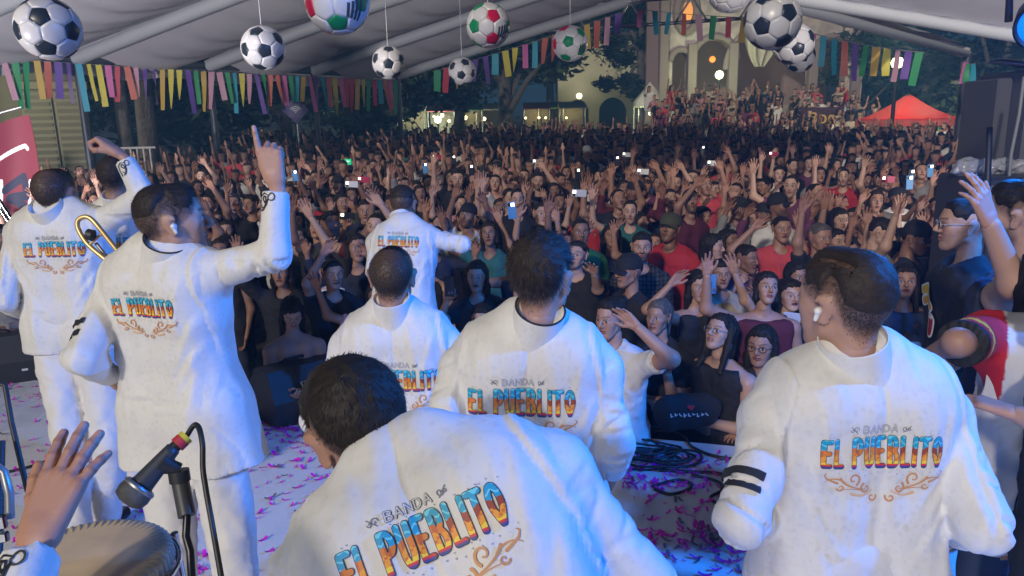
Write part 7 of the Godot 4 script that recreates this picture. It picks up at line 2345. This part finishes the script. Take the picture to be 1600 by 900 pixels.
	for q in [[Vector3(-1.349, 2.146, -2.572), Vector3.ZERO], [Vector3(-1.495, 2.267, -2.599), Vector3(-1.526, 2.303, -2.607) - Vector3(-1.504, 2.272, -2.600)], [Vector3(-1.512, 2.349, -2.617), Vector3(-1.498, 2.360, -2.620) - Vector3(-1.523, 2.347, -2.617)], [Vector3(-1.454, 2.323, -2.612), Vector3(-1.440, 2.306, -2.608) - Vector3(-1.458, 2.328, -2.613)], [Vector3(-1.328, 2.146, -2.592), Vector3.ZERO]]:
		bow.add_point(q[0], -q[1], q[1])
	part("slide_bow", Geo.new().tube(Array(bow.tessellate(5, 2)), 0.0085, 12), brass, tr)
	part("inner_slide", Geo.new().tube([Vector3(-1.471, 2.259, -2.618), Vector3(-1.415, 2.187, -2.602), Vector3(-1.338, 2.052, -2.592)], 0.006, 8), steel, tr)
	part("counterweight", Geo.new().tube([Vector3(-1.477, 2.296, -2.585), Vector3(-1.457, 2.291, -2.584)], 0.02, 16), black_plastic, tr)
	part("brace", Geo.new().tube([Vector3(-1.482, 2.258, -2.597), Vector3(-1.436, 2.297, -2.606)], 0.005, 8), brass, tr)
	var t2 := thing("trombone", "silver trombone tubing cut by the left edge of the picture", "trombone")
	part("slide", Geo.new().tube([Vector3(-2.801, 2.445, -3.950), Vector3(-2.664, 2.285, -3.915), Vector3(-2.580, 2.153, -3.885), Vector3(-2.593, 2.140, -3.882), Vector3(-2.684, 2.273, -3.912), Vector3(-2.815, 2.419, -3.945)], 0.012, 10), chrome, t2)
	part("brace", Geo.new().tube([Vector3(-2.657, 2.272, -3.912), Vector3(-2.671, 2.253, -3.907)], 0.014, 8), chrome, t2)
	# loudspeakers at the right
	var sp := Vector3(3.625, 2.628, -5.323)
	var s := thing("speaker_stack", "tall stack of dark grey loudspeaker cabinets at the right edge", "loudspeaker", Vector3(sp.x, 0, sp.z), -0.12)
	var grey := mat(rgb(0.13, 0.14, 0.165), 0.7)
	grey.normal_enabled = true
	grey.normal_texture = grille.normal_texture
	grey.normal_scale = 0.5
	tri_map(grey, Vector3.ONE * 6.0)
	var top := Vector3(3.462, 2.919, -5.388).y
	for k in 4:
		part("cabinet", Geo.new().box(Transform3D(Basis(), Vector3(0.12, top - 0.33 - k * 0.665, 0)), Vector3(0.62, 0.65, 0.7), 0.02), grey, s)
		part("side_rail", Geo.new().box(Transform3D(Basis(), Vector3(-0.12, top - 0.33 - k * 0.665, 0.356)), Vector3(0.025, 0.6, 0.012), 0.003), black_plastic, s)
		part("handle", Geo.new().box(Transform3D(Basis(), Vector3(-0.165, top - 0.33 - k * 0.665, 0.353)), Vector3(0.03, 0.16, 0.01), 0.003), black_plastic, s)
	part("rear_column", Geo.new().box(Transform3D(Basis(), Vector3(-0.24, (top - 0.05) / 2.0, -0.1)), Vector3(0.1, top - 0.05, 0.5), 0.01), mat(rgb(0.1, 0.105, 0.12), 0.6), s)
	var fc := thing("folded_cloth", "white folded cloth lit blue lying on top of the speaker stack", "cloth", Vector3(sp.x + 0.06, top + 0.02, sp.z + 0.1))
	part("cloth", Geo.new().sheet(func(u: float, w: float) -> Vector3: return Vector3((u - 0.5) * 0.7, 0.04 + 0.025 * sin(u * 9.0 + w * 4.0) - 0.03 * absf(u - 0.5), (w - 0.5) * 0.6), 20, 12, Color.WHITE, 0.02), mat(rgb(0.6, 0.62, 0.65)), fc)
	var bw := thing("plastic_wrap", "crumpled clear plastic wrap on a low case before the speaker stack", "plastic wrap", Vector3(3.023, 2.304, -4.739))
	var wrapf := Field.new([[Vector3(-0.16, 0, 0), Vector3(0.25, 0, 0), 0.06, 0.045]], 0.012)
	wrapf.add([[Vector3(-0.16, 0, 0), Vector3(0.25, 0, 0), 0.06, 0.045]], 0.02)
	wrapf.each(func(p: Vector3, w: float) -> float: return w + 0.03 * folds.get_noise_3d(p.x * 1.5, p.y * 2.0, p.z * 2.0), 0.06)
	part("sheet", wrapf.net(), mat(rgb(0.35, 0.36, 0.4), 0.2), bw)
	var lc := thing("flight_case", "low black flight case below the plastic wrap", "case", Vector3(Vector3(3.063, 2.252, -4.727).x, 0, Vector3(3.063, 2.252, -4.727).z))
	var lt: float = Vector3(3.063, 2.264, -4.730).y
	part("case", Geo.new().box(Transform3D(Basis(), Vector3(0.02, lt / 2.0, 0)), Vector3(0.5, lt, 0.5), 0.02), mat(rgb(0.04, 0.042, 0.05), 0.5), lc)
	part("edge", Geo.new().box(Transform3D(Basis(), Vector3(0.02, lt - 0.06, 0.253)), Vector3(0.48, 0.03, 0.01), 0.003), steel, lc)
	tag(part("cable", Geo.new().tube([Vector3(3.188, 2.854, -4.759), Vector3(3.152, 2.624, -4.708), Vector3(3.099, 2.393, -4.656), Vector3(3.003, 2.135, -4.496)], 0.01, 6), mat(rgb(0.25, 0.26, 0.28), 0.5), self), "pale cable hanging down the front of the speaker stack", "cable")
	tag(part("speaker_pole", Geo.new().tube([Vector3(2.904, 2.552, -4.589), Vector3(2.810, 2.076, -4.380), Vector3(Vector3(2.810, 2.076, -4.380).x, 0.65, Vector3(2.810, 2.076, -4.380).z)], 0.018, 8), black_plastic, self), "thin black pole standing in front of the speaker stack", "pole")
	# a roll of dark bag at the stage edge
	var bg := thing("bag", "black shopping bag with pale lettering and a small red emblem at the stage edge", "bag", Vector3(1.075, 0.884, -4.339))
	var bf := Field.new([[Vector3(-0.1, -0.02, 0), Vector3(0.1, 0.0, 0), 0.12, 0.11]], 0.016)
	bf.add([[Vector3(-0.1, -0.02, 0), Vector3(0.1, 0.0, 0), 0.12, 0.11, Z, 1.7]], 0.02)
	bf.each(func(p: Vector3, w: float) -> float: return w + 0.016 * ripple.get_noise_3d(p.x * 1.5, p.y * 1.2, p.z), 0.06)
	part("sack", bf.net(), cloth["black"], bg)
	var bi := Image.create(256, 160, false, Image.FORMAT_RGBA8)
	bi.fill(Color(0.6, 0.6, 0.6, 0))
	for k in 9:   # pale lettering too small to read
		stamp(bi, [Vector2(24 + k * 23, 78), Vector2(26 + k * 23, 96 - (k % 3) * 6), Vector2(36 + k * 23, 92 - (k % 2) * 10)], 3.0, 3.0, Color(0.8, 0.8, 0.8))
	stamp(bi, [Vector2(120, 40), Vector2(130, 50), Vector2(140, 40)], 8.0, 8.0, Color(0.8, 0.1, 0.15))
	var bm := logo_mat.duplicate() as StandardMaterial3D
	bm.albedo_texture = ImageTexture.create_from_image(bi)
	part("print", drape(bf, func(u: float, w: float) -> Array: return [Vector3((u - 0.5) * 0.3, (w - 0.5) * 0.18, 0.3), Vector3(0, 0, -1), 0.4], 12, 8, 0.004), bm, bg)

func _ready() -> void:
	camera_and_light()
	materials()
	ground_and_stage()
	tent()
	buntings()
	for p in [[Vector3(0.811, 2.059, -1.630), 0.16], [Vector3(0.797, 1.869, -1.588), 0.3], [Vector3(0.741, 2.245, -1.610), 0.1], [Vector3(0.080, 2.225, -1.975), 0.1], [Vector3(0.039, 1.951, -1.975), 0.22], [Vector3(-0.417, 2.126, -2.547), 0.1], [Vector3(-0.440, 1.748, -2.514), 0.2], [Vector3(-1.144, 2.338, -2.492), 0.1], [Vector3(-1.173, 1.982, -2.412), 0.22], [Vector3(-1.125, 1.729, -2.356), 0.2], [Vector3(-2.134, 1.959, -3.432), 0.2], [Vector3(-2.140, 2.362, -3.522), 0.1], [Vector3(-2.050, 1.664, -3.366), 0.2], [Vector3(-0.604, 1.746, -4.460), 0.2], [Vector3(-0.156, 2.017, -1.037), 0.3], [Vector3(-0.252, 2.192, -1.127), 0.1]]:
		band_mass.append(p)
	landmarks = [[Vector3(11.712, 1.855, -22.365), "the red canopy"], [Vector3(9.096, 2.235, -27.573), "the church steps"], [Vector3(-3.420, 1.288, -15.578), "the green sign"], [Vector3(-6.819, 1.743, -18.036), "the second tent post"], [Vector3(-5.060, 1.583, -20.153), "the third tent post"], [Vector3(-4.596, 1.433, -26.370), "the grey kiosk"], [Vector3(10.473, 2.292, -17.339), "the right tent post"], [Vector3(-0.669, 1.776, -4.518), "the facing back in white"], [Vector3(2.065, 1.866, -3.309), "the gold sunglasses"], [Vector3(1.808, 1.352, -25.327), "the lit stalls"]]
	church()
	town()
	the_band()
	crowd()
	people_beside_the_stage()
	balls()
	stage_things()
	blue_lamp()
	stage_lamps()
